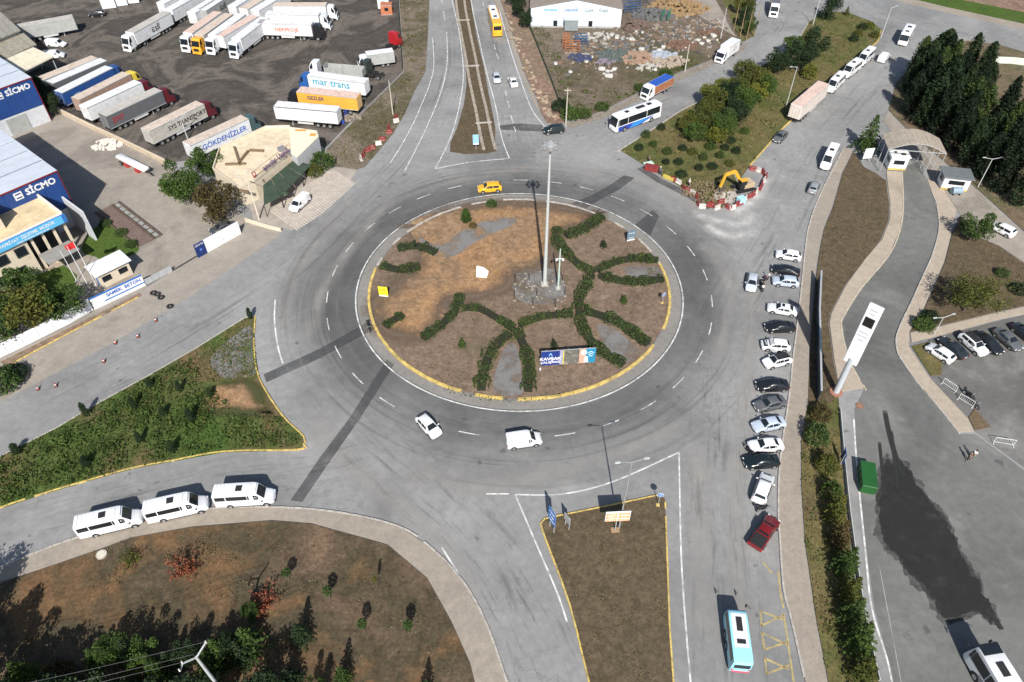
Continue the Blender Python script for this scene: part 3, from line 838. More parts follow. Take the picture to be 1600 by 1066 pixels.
wears([[(1080, 330), (1120, 345), (1160, 350), (1180, 330)], [(1100, 350), (1140, 370), (1190, 360)], [(1140, 340), (1180, 310), (1200, 275)]], 3.5, M_PALE, 'slurry_film')
wears([[(1180, 420), (1170, 560), (1155, 700), (1150, 860), (1165, 1000)]], 3.0, M_DUST, 'dust_film')

for m_ in (M_STREAK,):
    wear.z += .0012
    for px, w in (([(1140, 560), (1132, 720), (1138, 880), (1152, 1120)], 12), ([(1120, 520), (1165, 440), (1215, 355), (1265, 265), (1325, 185), (1390, 110)], 12), ([(-20, 685), (120, 612), (240, 552), (355, 482), (460, 410), (550, 322), (625, 248), (680, 165), (698, 90), (690, -20)], 11),
                  ([(758, -10), (772, 60), (788, 120), (803, 180), (820, 235)], 8), ([(870, 235), (960, 192), (1065, 145), (1145, 102), (1210, 55), (1235, 10)], 9), ([(-20, 832), (120, 795), (260, 762), (380, 742), (480, 735), (600, 705)], 8),
                  ([(880, 1100), (825, 980), (770, 880), (700, 800), (620, 730), (540, 660)], 13), ([(1650, 85), (1500, 52), (1400, 32), (1320, -5)], 10)):
        wear(px, w, m_, 'lane_streaks')
    struct(ribbon('lane_streaks', ring(33.5, 160), 14.0, wear.z + .0004, m_))
# ------------------------------------------------------------------ vehicles
def halfprof(st):
    x, hw, zb, zs, zt, ht = st
    return [(0, zb), (hw * 0.9, zb), (hw, zb + 0.12), (hw, zb + (zs - zb) * 0.55), (hw * 0.975, zs), (ht, zt - min(0.06, (zt - zs) * 0.3)), (ht * 0.8, zt), (0, zt + 0.012)]
def lerp3(a, b, t):
    return tuple(a[i] + (b[i] - a[i]) * t for i in range(3))
class Shell:
    """car-like body lofted through cross sections; x runs forward"""
    def __init__(s, stations):
        s.st = stations
        s.hp = [halfprof(st) for st in stations]
    def pt(s, i, k, side=1):
        y, z = s.hp[i][k]
        return (s.st[i][0], y * side, z)
    def body(s):
        mb = MB()
        full = []
        for i, st in enumerate(s.st):
            h = s.hp[i]
            full.append([(st[0], y, z) for y, z in h] + [(st[0], -y, z) for y, z in h[-2:0:-1]])
        m = len(full[0])
        vs_ = [p for f in full for p in f]
        fs = []
        for i in range(len(full) - 1):
            for k in range(m):
                k2 = (k + 1) % m
                fs.append((i * m + k, (i + 1) * m + k, (i + 1) * m + k2, i * m + k2))
        fs.append(tuple(range(m)))
        fs.append(tuple(range((len(full) - 1) * m + m - 1, (len(full) - 1) * m - 1, -1)))
        mb.add(vs_, fs)
        me = bpy.data.meshes.new('body')
        me.from_pydata(mb.v, [], mb.f)
        bm = bmesh.new(); bm.from_mesh(me)
        bmesh.ops.recalc_face_normals(bm, faces=bm.faces[:])
        bm.to_mesh(me); bm.free()
        for p in me.polygons:
            p.use_smooth = True
        me.set_sharp_from_angle(angle=R(38))
        return me
    def screen(s, i, j, t0=0.06, t1=0.94, off=0.018, inset=0.92):
        """glass across the car between sections i and j"""
        mb = MB()
        a = [s.pt(i, k, sg) for k, sg in ((5, 1), (6, 1), (7, 1), (6, -1), (5, -1))]
        b = [s.pt(j, k, sg) for k, sg in ((5, 1), (6, 1), (7, 1), (6, -1), (5, -1))]
        dx = (s.st[j][0] - s.st[i][0]); dz = s.st[j][4] - s.st[i][4]
        nrm = Vector((-dz, 0, dx)); nrm.normalize()
        if nrm.z < 0:
            nrm = -nrm
        rows = []
        for t in (t0, t1):
            row = [lerp3(p, q, t) for p, q in zip(a, b)]
            rows.append([(p[0] + nrm.x * off, p[1] * inset, p[2] + nrm.z * off) for p in row])
        vs_ = rows[0] + rows[1]
        return mb.add(vs_, [(k, k + 5, k + 6, k + 1) for k in range(4)])
    def side(s, i, j, ti0=0.1, tj0=0.1, t1=0.88, u0=0.06, u1=0.94, off=0.016, sg=1):
        """side glass between sections i and j; t = height between belt and roof edge"""
        out = []
        for u, tb in ((u0, ti0), (u1, tj0)):
            lo = lerp3(s.pt(i, 4), s.pt(j, 4), u)
            hi = lerp3(s.pt(i, 5), s.pt(j, 5), u)
            for t in (tb, t1):
                p = lerp3(lo, hi, t)
                out.append((p[0], (p[1] + off) * sg, p[2] + off * 0.3))
        a, b, c, d = out
        return MB().quad(*((a, c, d, b) if sg < 0 else (a, b, d, c)))

def wheel_meshes(r, w):
    tyre = cached(('tyre', r, w), lambda: MB().tube((0, -w / 2, 0), (0, w / 2, 0), r, n=16).mesh('tyre', RUBBER))
    rim = cached(('rim', r, w), lambda: MB().tube((0, -w / 2 - 0.008, 0), (0, w / 2 + 0.008, 0), r * 0.62, n=10).mesh('rim', RIM))
    return tyre, rim
def add_wheels(root, spots, r, w):
    tyre, rim = wheel_meshes(r, w)
    for x, y in spots:
        o = obj('wheel', tyre, root, (x, y, r + 0.004))
        obj('rim', rim, o)
def mirror_mesh(m):
    return cached(('mirror', m.name), lambda: MB().box((0, 0, 0), (0.14, 0.22, 0.14)).mesh('mirror', m, bevel=0.02))
def lights(root, xf, xr, yf, yr, zf, zr, sz=(0.12, 0.36, 0.14)):
    hl = cached(('hl', sz), lambda: MB().box((0, 0, 0), sz).mesh('headlight', LAMP, bevel=0.02))
    tl = cached(('tl', sz), lambda: MB().box((0, 0, 0), sz).mesh('tail_light', TAIL, bevel=0.02))
    for s in (1, -1):
        obj('headlight', hl, root, (xf, s * yf, zf), (0, 0, -s * 0.35))
        obj('tail_light', tl, root, (xr, s * yr, zr), (0, 0, s * 0.25))
PLATE = mat('number_plate', (0.7, 0.7, 0.68), 0.5)

CAR_STATIONS = {
    'sedan': [(-2.27, .70, .36, .72, .80, .60), (-2.12, .85, .24, .84, .98, .72), (-1.55, .89, .20, .92, 1.05, .74), (-0.92, .90, .19, .94, 1.41, .60), (-0.1, .90, .19, .94, 1.46, .63), (0.38, .90, .19, .93, 1.41, .60), (1.08, .89, .20, .90, .99, .75), (1.85, .87, .22, .78, .86, .69), (2.17, .78, .28, .64, .70, .60), (2.28, .62, .34, .52, .56, .5)],
    'hatch': [(-2.0, .72, .36, .80, .95, .62), (-1.93, .85, .24, .93, 1.12, .68), (-1.45, .88, .20, .95, 1.42, .62), (-0.5, .89, .19, .94, 1.51, .64), (0.1, .89, .19, .93, 1.50, .64), (0.4, .89, .19, .93, 1.45, .62), (1.1, .88, .20, .92, 1.02, .75), (1.7, .86, .22, .82, .90, .70), (1.98, .78, .28, .66, .74, .6), (2.08, .62, .34, .54, .58, .5)],
    'suv': [(-2.22, .76, .40, .90, 1.08, .66), (-2.12, .90, .30, 1.02, 1.28, .72), (-1.75, .93, .26, 1.04, 1.62, .68), (-0.5, .94, .25, 1.04, 1.68, .70), (0.2, .94, .25, 1.03, 1.67, .70), (0.48, .94, .25, 1.03, 1.61, .67), (1.12, .93, .26, 1.02, 1.13, .80), (1.85, .91, .28, .94, 1.04, .76), (2.15, .82, .34, .76, .86, .66), (2.25, .66, .4, .6, .66, .56)],
    'van': [(-2.3, .86, .34, 1.0, 1.72, .78), (-2.24, .92, .26, 1.02, 1.80, .80), (-1.0, .93, .22, 1.02, 1.84, .80), (0.2, .93, .22, 1.02, 1.84, .80), (0.55, .93, .22, 1.02, 1.82, .78), (0.8, .93, .22, 1.02, 1.72, .74), (1.5, .91, .24, 1.0, 1.12, .78), (2.0, .89, .26, .86, .95, .7), (2.24, .80, .32, .70, .76, .62), (2.33, .64, .38, .56, .6, .5)],
    'minibus': [(-3.5, .93, .40, 1.45, 2.50, .86), (-3.43, .99, .32, 1.45, 2.66, .88), (-2.0, 1.0, .30, 1.45, 2.70, .88), (0.6, 1.0, .30, 1.45, 2.70, .88), (1.3, 1.0, .30, 1.45, 2.69, .87), (1.75, 1.0, .30, 1.42, 2.55, .83), (2.55, .98, .32, 1.28, 1.42, .84), (3.1, .95, .34, 1.0, 1.16, .80), (3.4, .86, .38, .84, .92, .7), (3.52, .7, .44, .66, .7, .56)],
}
def car(style, color, label, cat, rear, front, group=None, sunroof=False, roofc=None, name=None, length=None, black_roof=False, scale=None):
    """rear / front: photo positions of the two ends at half height"""
    st = CAR_STATIONS[style]
    H = max(s[4] for s in st)
    sh = cached(('shell', style), lambda: Shell(st))
    a, b = G(rear[0], rear[1], H * 0.5), G(front[0], front[1], H * 0.5)
    c = (a + b) / 2
    rz = math.atan2(b.y - a.y, b.x - a.x)
    L0 = st[-1][0] - st[0][0]
    k = scale or 1.0
    o = thing(name or {'sedan': 'sedan_car', 'hatch': 'hatchback_car', 'suv': 'suv_car', 'van': 'delivery_van', 'minibus': 'minibus'}[style], label, cat, (c.x, c.y, 0.004), rz, group)
    o.scale = (k, k, k)
    pm = paint(color)
    def bodymesh():
        me = sh.body().copy() if False else sh.body()
        me.materials.append(pm)
        return me
    body = obj('body', cached(('body', style, pm.name), bodymesh), o)
    def g(name_, key, fn, parent=o, m=GLASS):
        return obj(name_, cached((style, key, m.name), lambda: fn().mesh(name_, m)), parent)
    n = len(st)
    iw = {'sedan': 5, 'hatch': 5, 'suv': 5, 'van': 5, 'minibus': 5}[style]
    g('windscreen', 'ws', lambda: sh.screen(iw, iw + 1, 0.05, 0.93))
    if style == 'sedan':
        g('rear_window', 'rw', lambda: sh.screen(2, 3, 0.12, 0.95))
        cab = [(2, 3, .75, .12, .55, .95), (3, 4, .12, .12, .04, .96), (4, 5, .12, .12, .1, .98), (5, 6, .12, .9, .04, .75)]
    elif style in ('hatch', 'suv'):
        g('rear_window', 'rw', lambda: sh.screen(1, 2, 0.2, 0.95))
        cab = [(2, 3, .14, .12, .08, .94), (3, 4, .12, .12, .03, .97), (4, 5, .12, .12, .05, .98), (5, 6, .12, .9, .04, .75)]
    elif style == 'van':
        cab = [(4, 5, .14, .14, -.4, .98), (5, 6, .14, .9, .02, .75)]
    else:
        cab = [(1, 2, .12, .12, .12, .97), (2, 3, .12, .12, .03, .98), (3, 4, .12, .12, .02, .3), (4, 5, .1, .1, .05, .98), (5, 6, .1, .85, .02, .8)]
    for q, (i, j, t0, t1, u0, u1) in enumerate(cab):
        for sg in (1, -1):
            tt = .84 if style != 'minibus' else .72
            if style == 'minibus' and q >= 3:
                tt = .78
            g('side_window', ('sw', q, sg), lambda: sh.side(i, j, t0, t1, tt, u0, u1, sg=sg))
    if black_roof:
        top = [s for s in st if s[4] > H - 0.14]
        x0, x1, hw_ = top[0][0] - 0.02, top[-1][0] + 0.02, 0.58
        g('black_roof', 'br', lambda: MB().box(((x0 + x1) / 2, 0, H + 0.012), (x1 - x0, hw_ * 2, 0.03)), m=BLACK)
    if sunroof:
        if style == 'minibus':
            g('roof_hatch', 'hatch', lambda: MB().box((-0.35, 0, 2.75), (0.75, 0.75, 0.10)), m=BLACK)
            g('roof_unit', 'unit', lambda: MB().box((0.85, 0, 2.74), (0.5, 1.0, 0.08)), m=WHITEP)
        else:
            g('sunroof', 'sun', lambda: MB().box((0.02, 0, H + 0.012), (0.42, 0.7, 0.012)))
    hw = st[4][1]
    r = {'minibus': 0.35, 'suv': 0.36}.get(style, 0.32)
    xf = st[-1][0] - (0.95 if style == 'minibus' else 0.86); xr = st[0][0] + (1.75 if style == 'minibus' else 0.82)
    arch = cached(('arch', r), lambda: MB().tube((0, -0.01, 0), (0, 0.01, 0), r + 0.07, n=14).mesh('wheel_arch', BLACK))
    for x in (xf, xr):
        for s in (1, -1):
            obj('wheel_arch', arch, o, (x, s * (hw + 0.004), r + 0.03))
    add_wheels(o, [(x, s * (hw - 0.08)) for x in (xf, xr) for s in (1, -1)], r, 0.22)
    zf = st[-2][4] - 0.06
    lights(o, st[-2][0] - 0.02, st[0][0] + 0.06, st[-2][1] - 0.2, st[0][1] - 0.1, zf, 0.95 if style == 'minibus' else st[0][3] + 0.02)
    iwx = st[iw + 1][0]
    for s in (1, -1):
        obj('mirror', mirror_mesh(BLACK if style == 'minibus' else pm), o, (iwx - 0.28, s * (hw + 0.12), st[iw + 1][3] + 0.1))
    pl = cached('plate', lambda: MB().box((0, 0, 0), (0.02, 0.5, 0.12)).mesh('number_plate', PLATE))
    obj('number_plate', pl, o, (st[0][0] - 0.012, 0, 0.6)); obj('number_plate', pl, o, (st[-1][0] + 0.012, 0, 0.46))
    sl = cached(('sill', style), lambda: MB().box(((xf + xr) / 2, hw + .004, st[4][2] + .06), (xf - xr - .7, .03, .12)).box(((xf + xr) / 2, -hw - .004, st[4][2] + .06), (xf - xr - .7, .03, .12)).mesh('sill', BLACK))
    obj('sill', sl, o)['kind'] = 'stuff'
    for xs in ((.95, -.25, -1.2) if style not in ('minibus', 'van') else ((1.9, .7, -.9) if style == 'minibus' else (1.0, -.1))):
        for s in (1, -1):
            obj('door_seam', cached(('seam', style), lambda: MB().box((0, 0, 0), (.03, .012, st[4][3] - st[4][2] - .1)).mesh('door_seam', BLACK)), o, (xs, s * (hw + .002), (st[4][3] + st[4][2]) / 2))
    if style == 'minibus':
        for k_ in range(6):
            obj('roof_rib', cached('roofrib', lambda: MB().box((0, 0, 0), (.12, 1.36, .03)).mesh('roof_rib', pm)), o, (-3.1 + .42 * k_ + (.0 if k_ < 5 else 2.6), 0, 2.722))
    bump = cached(('bumper', round(st[-1][1], 2)), lambda: MB().box((0, 0, 0), (0.10, st[-1][1] * 2 + 0.12, 0.14)).mesh('bumper', BLACK, bevel=0.03))
    obj('bumper', bump, o, (st[-1][0] - 0.03, 0, st[-1][2] - 0.02))
    return o

def pose(rear, front, z, L=None):
    a, b = G(rear[0], rear[1], z), G(front[0], front[1], z)
    if L:      # the rear lies outside the picture: measure from the front
        return b - (b - a).normalized() * L / 2, math.atan2(b.y - a.y, b.x - a.x), L
    return (a + b) / 2, math.atan2(b.y - a.y, b.x - a.x), (b - a).length

# ---- trucks
def cab_shell():
    return cached('cabshell', lambda: Shell([(-1.15, 1.2, .95, 2.3, 3.70, 1.12), (-0.95, 1.24, .8, 2.3, 3.78, 1.14), (0.25, 1.24, .75, 2.25, 3.72, 1.12), (0.62, 1.24, .7, 2.1, 3.10, 1.12), (0.98, 1.22, .45, 1.75, 1.95, 1.10), (1.08, 1.18, .4, 1.5, 1.72, 1.08), (1.14, 1.1, .45, 1.1, 1.25, 1.0)]))
def truck_cab(root, x, color, dark_grille=True):
    sh = cab_shell()
    pm = paint(color)
    def bm_():
        me = sh.body(); me.materials.append(pm); return me
    c = obj('cab', cached(('cab', pm.name), bm_), root, (x, 0, 0))
    obj('windscreen', cached('cabws', lambda: sh.screen(3, 4, 0.06, 0.92, 0.025).mesh('windscreen', GLASS)), c)
    for s in (1, -1):
        obj('side_window', cached(('cabsw', s), lambda: sh.side(2, 3, .02, .05, .75, -1.0, .95, off=0.02, sg=s).mesh('side_window', GLASS)), c)
        obj('headlight', cached('cabhl', lambda: MB().box((0, 0, 0), (0.08, 0.42, 0.2)).mesh('headlight', LAMP, bevel=0.02)), c, (1.10, s * 0.85, 0.75))
        obj('mirror', cached('cabmir', lambda: MB().box((0, 0, 0), (0.16, 0.2, 0.6)).mesh('mirror', BLACK, bevel=0.03)), c, (0.85, s * 1.38, 2.2))
    obj('grille', cached('cabgr', lambda: MB().box((0, 0, 0), (0.05, 1.5, 0.7)).mesh('grille', BLACK, bevel=0.02)), c, (1.12, 0, 1.3))
    obj('sun_visor', cached('cabvis', lambda: MB().box((0, 0, 0), (0.35, 2.1, 0.06)).mesh('sun_visor', BLACK)), c, (0.62, 0, 3.22), (0, 0.35, 0))
    obj('bumper', cached(('cabbump', pm.name), lambda: MB().box((0, 0, 0), (0.22, 2.4, 0.4)).mesh('bumper', pm, bevel=0.05)), c, (1.08, 0, 0.5))
    return c
def box_body(root, L, W, z0, z1, m_side, m_roof, name='box_body', x0=0.0, ribs=0, doors=True, frame=None):
    b = obj(name, cached((name, L, W, z0, z1, m_side.name), lambda: MB().box((0, 0, (z0 + z1) / 2), (L, W, z1 - z0)).mesh(name, m_side, bevel=0.03)), root, (x0, 0, 0))
    obj('roof_panel', cached(('roofp', L, W, m_roof.name), lambda: MB().box((0, 0, 0), (L - 0.12, W - 0.12, 0.04)).mesh('roof_panel', m_roof)), b, (0, 0, z1 + 0.012))
    fm = frame or STEEL
    rail = cached(('rail', L, fm.name), lambda: MB().box((0, 0, 0), (L + 0.02, 0.07, 0.12)).mesh('edge_rail', fm))
    for s in (1, -1):
        obj('edge_rail', rail, b, (0, s * (W / 2 + 0.012), z1 - 0.05))
        obj('edge_rail', rail, b, (0, s * (W / 2 + 0.012), z0 + 0.05))
    if doors:
        d = cached(('reardoor', W, z0, z1, m_side.name), lambda: MB().box((0, 0, 0), (0.05, W / 2 - 0.08, z1 - z0 - 0.2)).mesh('rear_door', m_side, bevel=0.02))
        rod = cached(('rod', z0, z1), lambda: MB().tube((0, 0, -(z1 - z0) / 2 + 0.1), (0, 0, (z1 - z0) / 2 - 0.1), 0.03, n=6).mesh('lock_rod', STEEL))
        for s in (1, -1):
            dd = obj('rear_door', d, b, (-L / 2 - 0.03, s * W / 4, (z0 + z1) / 2))
            for k in (0.28, -0.22):
                obj('lock_rod', rod, b, (-L / 2 - 0.075, s * W / 4 + k, (z0 + z1) / 2))
    if ribs:
        rb = cached(('rib', z0, z1, m_side.name), lambda: MB().box((0, 0, 0), (0.10, 0.05, z1 - z0 - 0.3)).mesh('side_post', m_side))
        for i in range(ribs):
            for s in (1, -1):
                obj('side_post', rb, b, (-L / 2 + L * (i + 0.5) / ribs, s * (W / 2 + 0.02), (z0 + z1) / 2))
    return b
def trailer_parts(root, L, side, roof, ztop=4.0, text=None, tcol=None, tsize=1.0, twide=1.0, sides=(-1, 1), ribs=0, x0=0.0, tx=0.0, tz=0.0, frame=None):
    W = 2.55
    b = box_body(root, L, W, 1.15, ztop, side, roof, 'trailer_body', x0, ribs, frame=frame)
    obj('chassis', cached(('chassis', L), lambda: MB().box((0, 0.45, 0.98), (L - 0.3, 0.16, 0.3)).box((0, -0.45, 0.98), (L - 0.3, 0.16, 0.3)).box((-L / 2 + 0.2, 0, 0.7), (0.12, 2.4, 0.16)).mesh('chassis', BLACK)), root, (x0, 0, 0))
    sk = cached('sideskirt', lambda: MB().box((0, 0, 0), (3.4, 0.05, 0.5)).mesh('side_guard', plain((0.5, 0.5, 0.5))))
    for s in (1, -1):
        obj('side_guard', sk, root, (x0 + 0.4, s * 1.2, 0.82))
    add_wheels(root, [(x0 - L / 2 + 1.9 + 1.31 * i, s * 1.06) for i in range(3) for s in (1, -1)], 0.5, 0.36)
    lg = cached('landleg', lambda: MB().box((0, 0, 0), (0.14, 0.14, 1.0)).box((0, 0, -0.5), (0.34, 0.3, 0.06)).mesh('landing_leg', STEEL))
    for s in (1, -1):
        obj('landing_leg', lg, root, (x0 + L / 2 - 3.4, s * 0.85, 0.55))
    if text:
        for s in sides:
            lettering(text, tsize, tcol, b, (tx * (1 if s < 0 else 1), s * (W / 2 + 0.03), (1.15 + ztop) / 2 + tz), (math.pi / 2, 0, 0 if s < 0 else math.pi), wide=twide, bold=0.02)
    return b
def tractor_parts(root, xc, color):
    truck_cab(root, xc, color)
    obj('tractor_chassis', cached('tchassis', lambda: MB().box((-1.6, 0.4, 0.85), (5.2, 0.14, 0.28)).box((-1.6, -0.4, 0.85), (5.2, 0.14, 0.28)).box((-1.9, 0.95, 0.75), (1.5, 0.5, 0.55)).box((-1.9, -0.95, 0.75), (1.5, 0.5, 0.55)).mesh('tractor_chassis', BLACK)), root, (xc, 0, 0))
    add_wheels(root, [(xc - 0.25, s * 1.06) for s in (1, -1)] + [(xc - 3.75, s * 1.0) for s in (1, -1)], 0.5, 0.34)
def semi(label, rear, front, cabc, side, roof, text=None, tcol=None, tsize=1.1, twide=1.0, cat='truck', L=13.6, cab=True, ztop=4.0, ribs=0, tx=0.0, tz=0.0, frame=None, group=None, at=None):
    """whole lorry: trailer with tractor (overall 16.2 m) or trailer alone; ends given at half height"""
    c, rz, ln = pose(rear, front, 2.2)
    full = L + (2.55 if cab else 0)
    o = thing('articulated_truck' if cab else 'semi_trailer', label, cat, (c.x, c.y, 0.035), rz, group)
    trailer_parts(o, L, side, roof, ztop, text, tcol, tsize, twide, ribs=ribs, x0=-full / 2 + L / 2, tx=tx, tz=tz, frame=frame)
    if cab:
        tractor_parts(o, full / 2 - 1.14, cabc)
    return o

# ---- buses
BUS = {
    'coach': (12.2, 2.5, 3.55), 'city': (9.0, 2.4, 3.0), 'midi': (7.8, 2.35, 3.0), 'jest': (6.1, 2.1, 2.75),
}
def bus(kind, color, label, rear, front, cat='bus', group=None, stripe=None, hatches=(), ac=False, lower=None, white_mid=None, name=None, from_front=False):
    L, W, H = BUS[kind]
    h2 = W / 2
    st = [(-L / 2, h2 - .12, .45, 1.5, H - .28, h2 - .2), (-L / 2 + .1, h2, .35, 1.5, H - .06, h2 - .1), (-L / 2 + .5, h2, .32, 1.5, H, h2 - .08), (-L / 6, h2, .32, 1.5, H, h2 - .08), (L / 4, h2, .32, 1.5, H, h2 - .08), (L / 2 - .75, h2, .32, 1.45, H - .02, h2 - .1), (L / 2 - .42, h2 - .02, .32, 1.4, H - .25, h2 - .14), (L / 2 - .06, h2 - .12, .36, 1.15, 1.35, h2 - .22), (L / 2, h2 - .2, .42, .9, 1.05, h2 - .3)]
    c, rz, ln = pose(rear, front, H * 0.5, L if from_front else None)
    sh = cached(('busshell', kind), lambda: Shell(st))
    o = thing(name or ('coach' if kind == 'coach' else 'small_bus'), label, cat, (c.x, c.y, 0.004), rz, group)
    pm = paint(color)
    def bm_():
        me = sh.body(); me.materials.append(pm); return me
    b = obj('body', cached(('busbody', kind, pm.name), bm_), o)
    obj('windscreen', cached(('busws', kind), lambda: sh.screen(6, 7, .02, .95, 0.025, .97).mesh('windscreen', GLASS)), o)
    obj('rear_window', cached(('busrw', kind), lambda: MB().box((-L / 2 - 0.012, 0, H * 0.68), (0.04, W * 0.78, H * 0.28)).mesh('rear_window', GLASS)), o)
    for sg in (1, -1):
        for q, (i, j, u0, u1) in enumerate(((2, 3, .0, .985), (3, 4, .015, .985), (4, 5, .015, .985), (5, 6, .03, .9))):
            obj('side_window', cached(('bussw', kind, q, sg), lambda: sh.side(i, j, .06, .06, .78, u0, u1, off=.02, sg=sg).mesh('side_window', GLASS)), o)
    xf, xr = L / 2 - 2.3, -L / 2 + 2.6
    arch = cached('busarch', lambda: MB().tube((0, -.01, 0), (0, .01, 0), .58, n=16).mesh('wheel_arch', BLACK))
    for x in (xf, xr):
        for s in (1, -1):
            obj('wheel_arch', arch, o, (x, s * (h2 + .006), .52))
    add_wheels(o, [(x, s * (h2 - .12)) for x in (xf, xr) for s in (1, -1)], .48, .3)
    lights(o, L / 2 - .05, -L / 2 + .02, h2 - .42, h2 - .25, .75, 1.1, (.1, .34, .2))
    for s in (1, -1):
        obj('mirror', cached('busmir', lambda: MB().box((0, 0, 0), (.18, .14, .5)).bar((-.1, -.1, .2), (-.5, -.35, .35), .05).mesh('mirror', BLACK)), o, (L / 2 + .25, s * (h2 + .05), 2.3), (0, 0, 0 if s > 0 else 0))
    for k, (x, lx, ly) in enumerate(hatches):
        obj('roof_hatch', cached(('hatch', lx, ly), lambda: MB().box((0, 0, 0), (lx, ly, .1)).mesh('roof_hatch', BLACK, bevel=.02)), o, (x, 0, H + .05))
    if ac:
        obj('air_conditioner', cached('busac', lambda: MB().box((0, 0, 0), (2.0, 1.5, .2), taper=.9).mesh('air_conditioner', WHITEP, bevel=.04)), o, (-.2, 0, H + .1))
    if white_mid:
        obj('roof_panel', cached(('wmid', kind), lambda: MB().box((0, 0, 0), (white_mid[1], W * .72, .02)).mesh('roof_panel', WHITEP)), o, (white_mid[0], 0, H + .022))
    if stripe:
        # livery panel along both flanks
        for s in (1, -1):
            y = s * (h2 + .012)
            for q, (poly, c_) in enumerate(stripe):
                pts = [(x, y, z) for x, z in poly]
                if s > 0:
                    pts = pts[::-1]
                obj('livery_panel', cached(('liv', kind, q, s, c_), lambda: MB().add(pts, [tuple(range(len(pts)))]).mesh('livery_panel', paint(c_))), o)
    if lower:
        obj('bumper_panel', cached(('blow', lower), lambda: MB().box((0, 0, 0), (.08, W * .86, .3)).mesh('bumper_panel', paint(lower))), o, (-L / 2 - .02, 0, .62))
    return o
def rigid(label, rear, front, cabc, side, roof, L=5.2, ztop=3.3, z0=0.95, name='box_truck', tarp=None, ribs=0, text=None, tcol=None, scale=1.0, cabh=0.8, visor=False):
    c, rz, ln = pose(rear, front, 1.8)
    full = L + 2.3
    o = thing(name, label, 'truck', (c.x, c.y, 0.035), rz)
    o.scale = (scale,) * 3
    x0 = -full / 2 + L / 2
    b = box_body(o, L, 2.4, z0, ztop, side, roof, 'cargo_box', x0, ribs)
    cb = truck_cab(o, full / 2 - 1.14, cabc)
    cb.scale = (1, 0.95, cabh)
    obj('chassis', cached(('rch', L), lambda: MB().box((0, 0.42, 0.8), (L + 2, 0.14, 0.26)).box((0, -0.42, 0.8), (L + 2, 0.14, 0.26)).mesh('chassis', BLACK)), o, (0, 0, 0))
    add_wheels(o, [(full / 2 - 1.3, s * 1.0) for s in (1, -1)] + [(-full / 2 + 1.7, s * 1.0) for s in (1, -1)] + ([(-full / 2 + 2.9, s * 1.0) for s in (1, -1)] if L > 6 else []), 0.46, 0.3)
    if text:
        for s in (1, -1):
            lettering(text, 0.8, tcol, b, (0, s * 1.24, (z0 + ztop) / 2), (math.pi / 2, 0, 0 if s < 0 else math.pi))
    return o
# ------------------------------------------------------------------ traffic and parked vehicles
WHITE_C, SILVER, GREYC, DGREY, BLACKC = (0.69, 0.70, 0.71), (0.42, 0.46, 0.50), (0.22, 0.235, 0.25), (0.09, 0.095, 0.1), (0.012, 0.013, 0.016)
BLUEGREY = (0.40, 0.46, 0.55)
gpk = 'cars parked nose-out along the right kerb'
# kerbside row, far to near
car('hatch', WHITE_C, 'white hatchback at the far end of the kerbside row', 'car', (1252, 401), (1213, 395), gpk)
car('sedan', BLACKC, 'black sedan next to the white hatchback at the far end of the kerbside row', 'car', (1251, 426), (1205, 417), gpk)
car('hatch', BLUEGREY, 'silver-blue hatchback beside the black sedan, nearest to the stopped car and motorcycles', 'car', (1249, 441), (1207, 437), gpk)
car('hatch', SILVER, 'silver hatchback stopped in the road beside two motorcycles', 'car', (1177, 428), (1173, 453))
car('sedan', WHITE_C, 'white sedan with a dark sunroof in the kerbside row', 'car', (1249, 487), (1197, 478), gpk, sunroof=True)
car('sedan', BLACKC, 'black sedan between the sunroof sedan and the white car with its bonnet open', 'car', (1245, 509), (1193, 511), gpk)
oc = car('hatch', WHITE_C, 'white car with its engine bay open and driver door ajar', 'car', (1237, 540), (1188, 537), gpk)
obj('engine_bay', MB().box((1.45, 0, 0.94), (0.72, 1.3, 0.10)).mesh('engine_bay', BLACK), oc)
obj('engine', MB().box((1.4, 0.1, 1.01), (0.4, 0.5, 0.08)).box((1.55, -0.35, 1.01), (0.2, 0.25, 0.1)).mesh('engine', STEEL), oc)
obj('bonnet', MB().box((0, 0, 0.35), (0.06, 1.35, 0.8)).mesh('bonnet', paint(WHITE_C), bevel=0.02), oc, (1.0, 0, 0.98), (0, -0.5, 0))
dr_ = obj('open_door', MB().box((-0.45, 0, 0.7), (0.95, 0.06, 0.7)).mesh('open_door', paint(WHITE_C), bevel=0.02), oc, (0.75, 0.95, 0), (0, 0, -0.9))
obj('seat', MB().box((0.0, 0.45, 0.98), (0.5, 0.5, 0.12)).mesh('seat', mat('red_cloth', (0.3, 0.02, 0.03), 0.9)), oc)
car('hatch', WHITE_C, 'white hatchback with a black roof in the kerbside row', 'car', (1235, 558), (1194, 568), gpk, black_roof=True)
car('sedan', BLACKC, 'black sedan directly after the black-roofed white hatchback', 'car', (1233, 600), (1181, 602), gpk)
car('sedan', DGREY, 'dark grey sedan between the black and the silver-blue sedan', 'car', (1228, 624), (1179, 636), gpk)
car('sedan', BLUEGREY, 'silver-blue sedan with dark windscreen beside the dark grey sedan', 'car', (1225, 657), (1178, 667), gpk)
car('sedan', WHITE_C, 'white sedan next to the dark green car in the kerbside row', 'car', (1222, 693), (1172, 697), gpk)
car('sedan', (0.007, 0.013, 0.014), 'very dark green car at the near end of the nose-out kerbside row', 'car', (1214, 718), (1166, 722), gpk)
car('suv', WHITE_C, 'white car with black window band parked alone ahead of the red pickup', 'car', (1185, 783), (1200, 742))
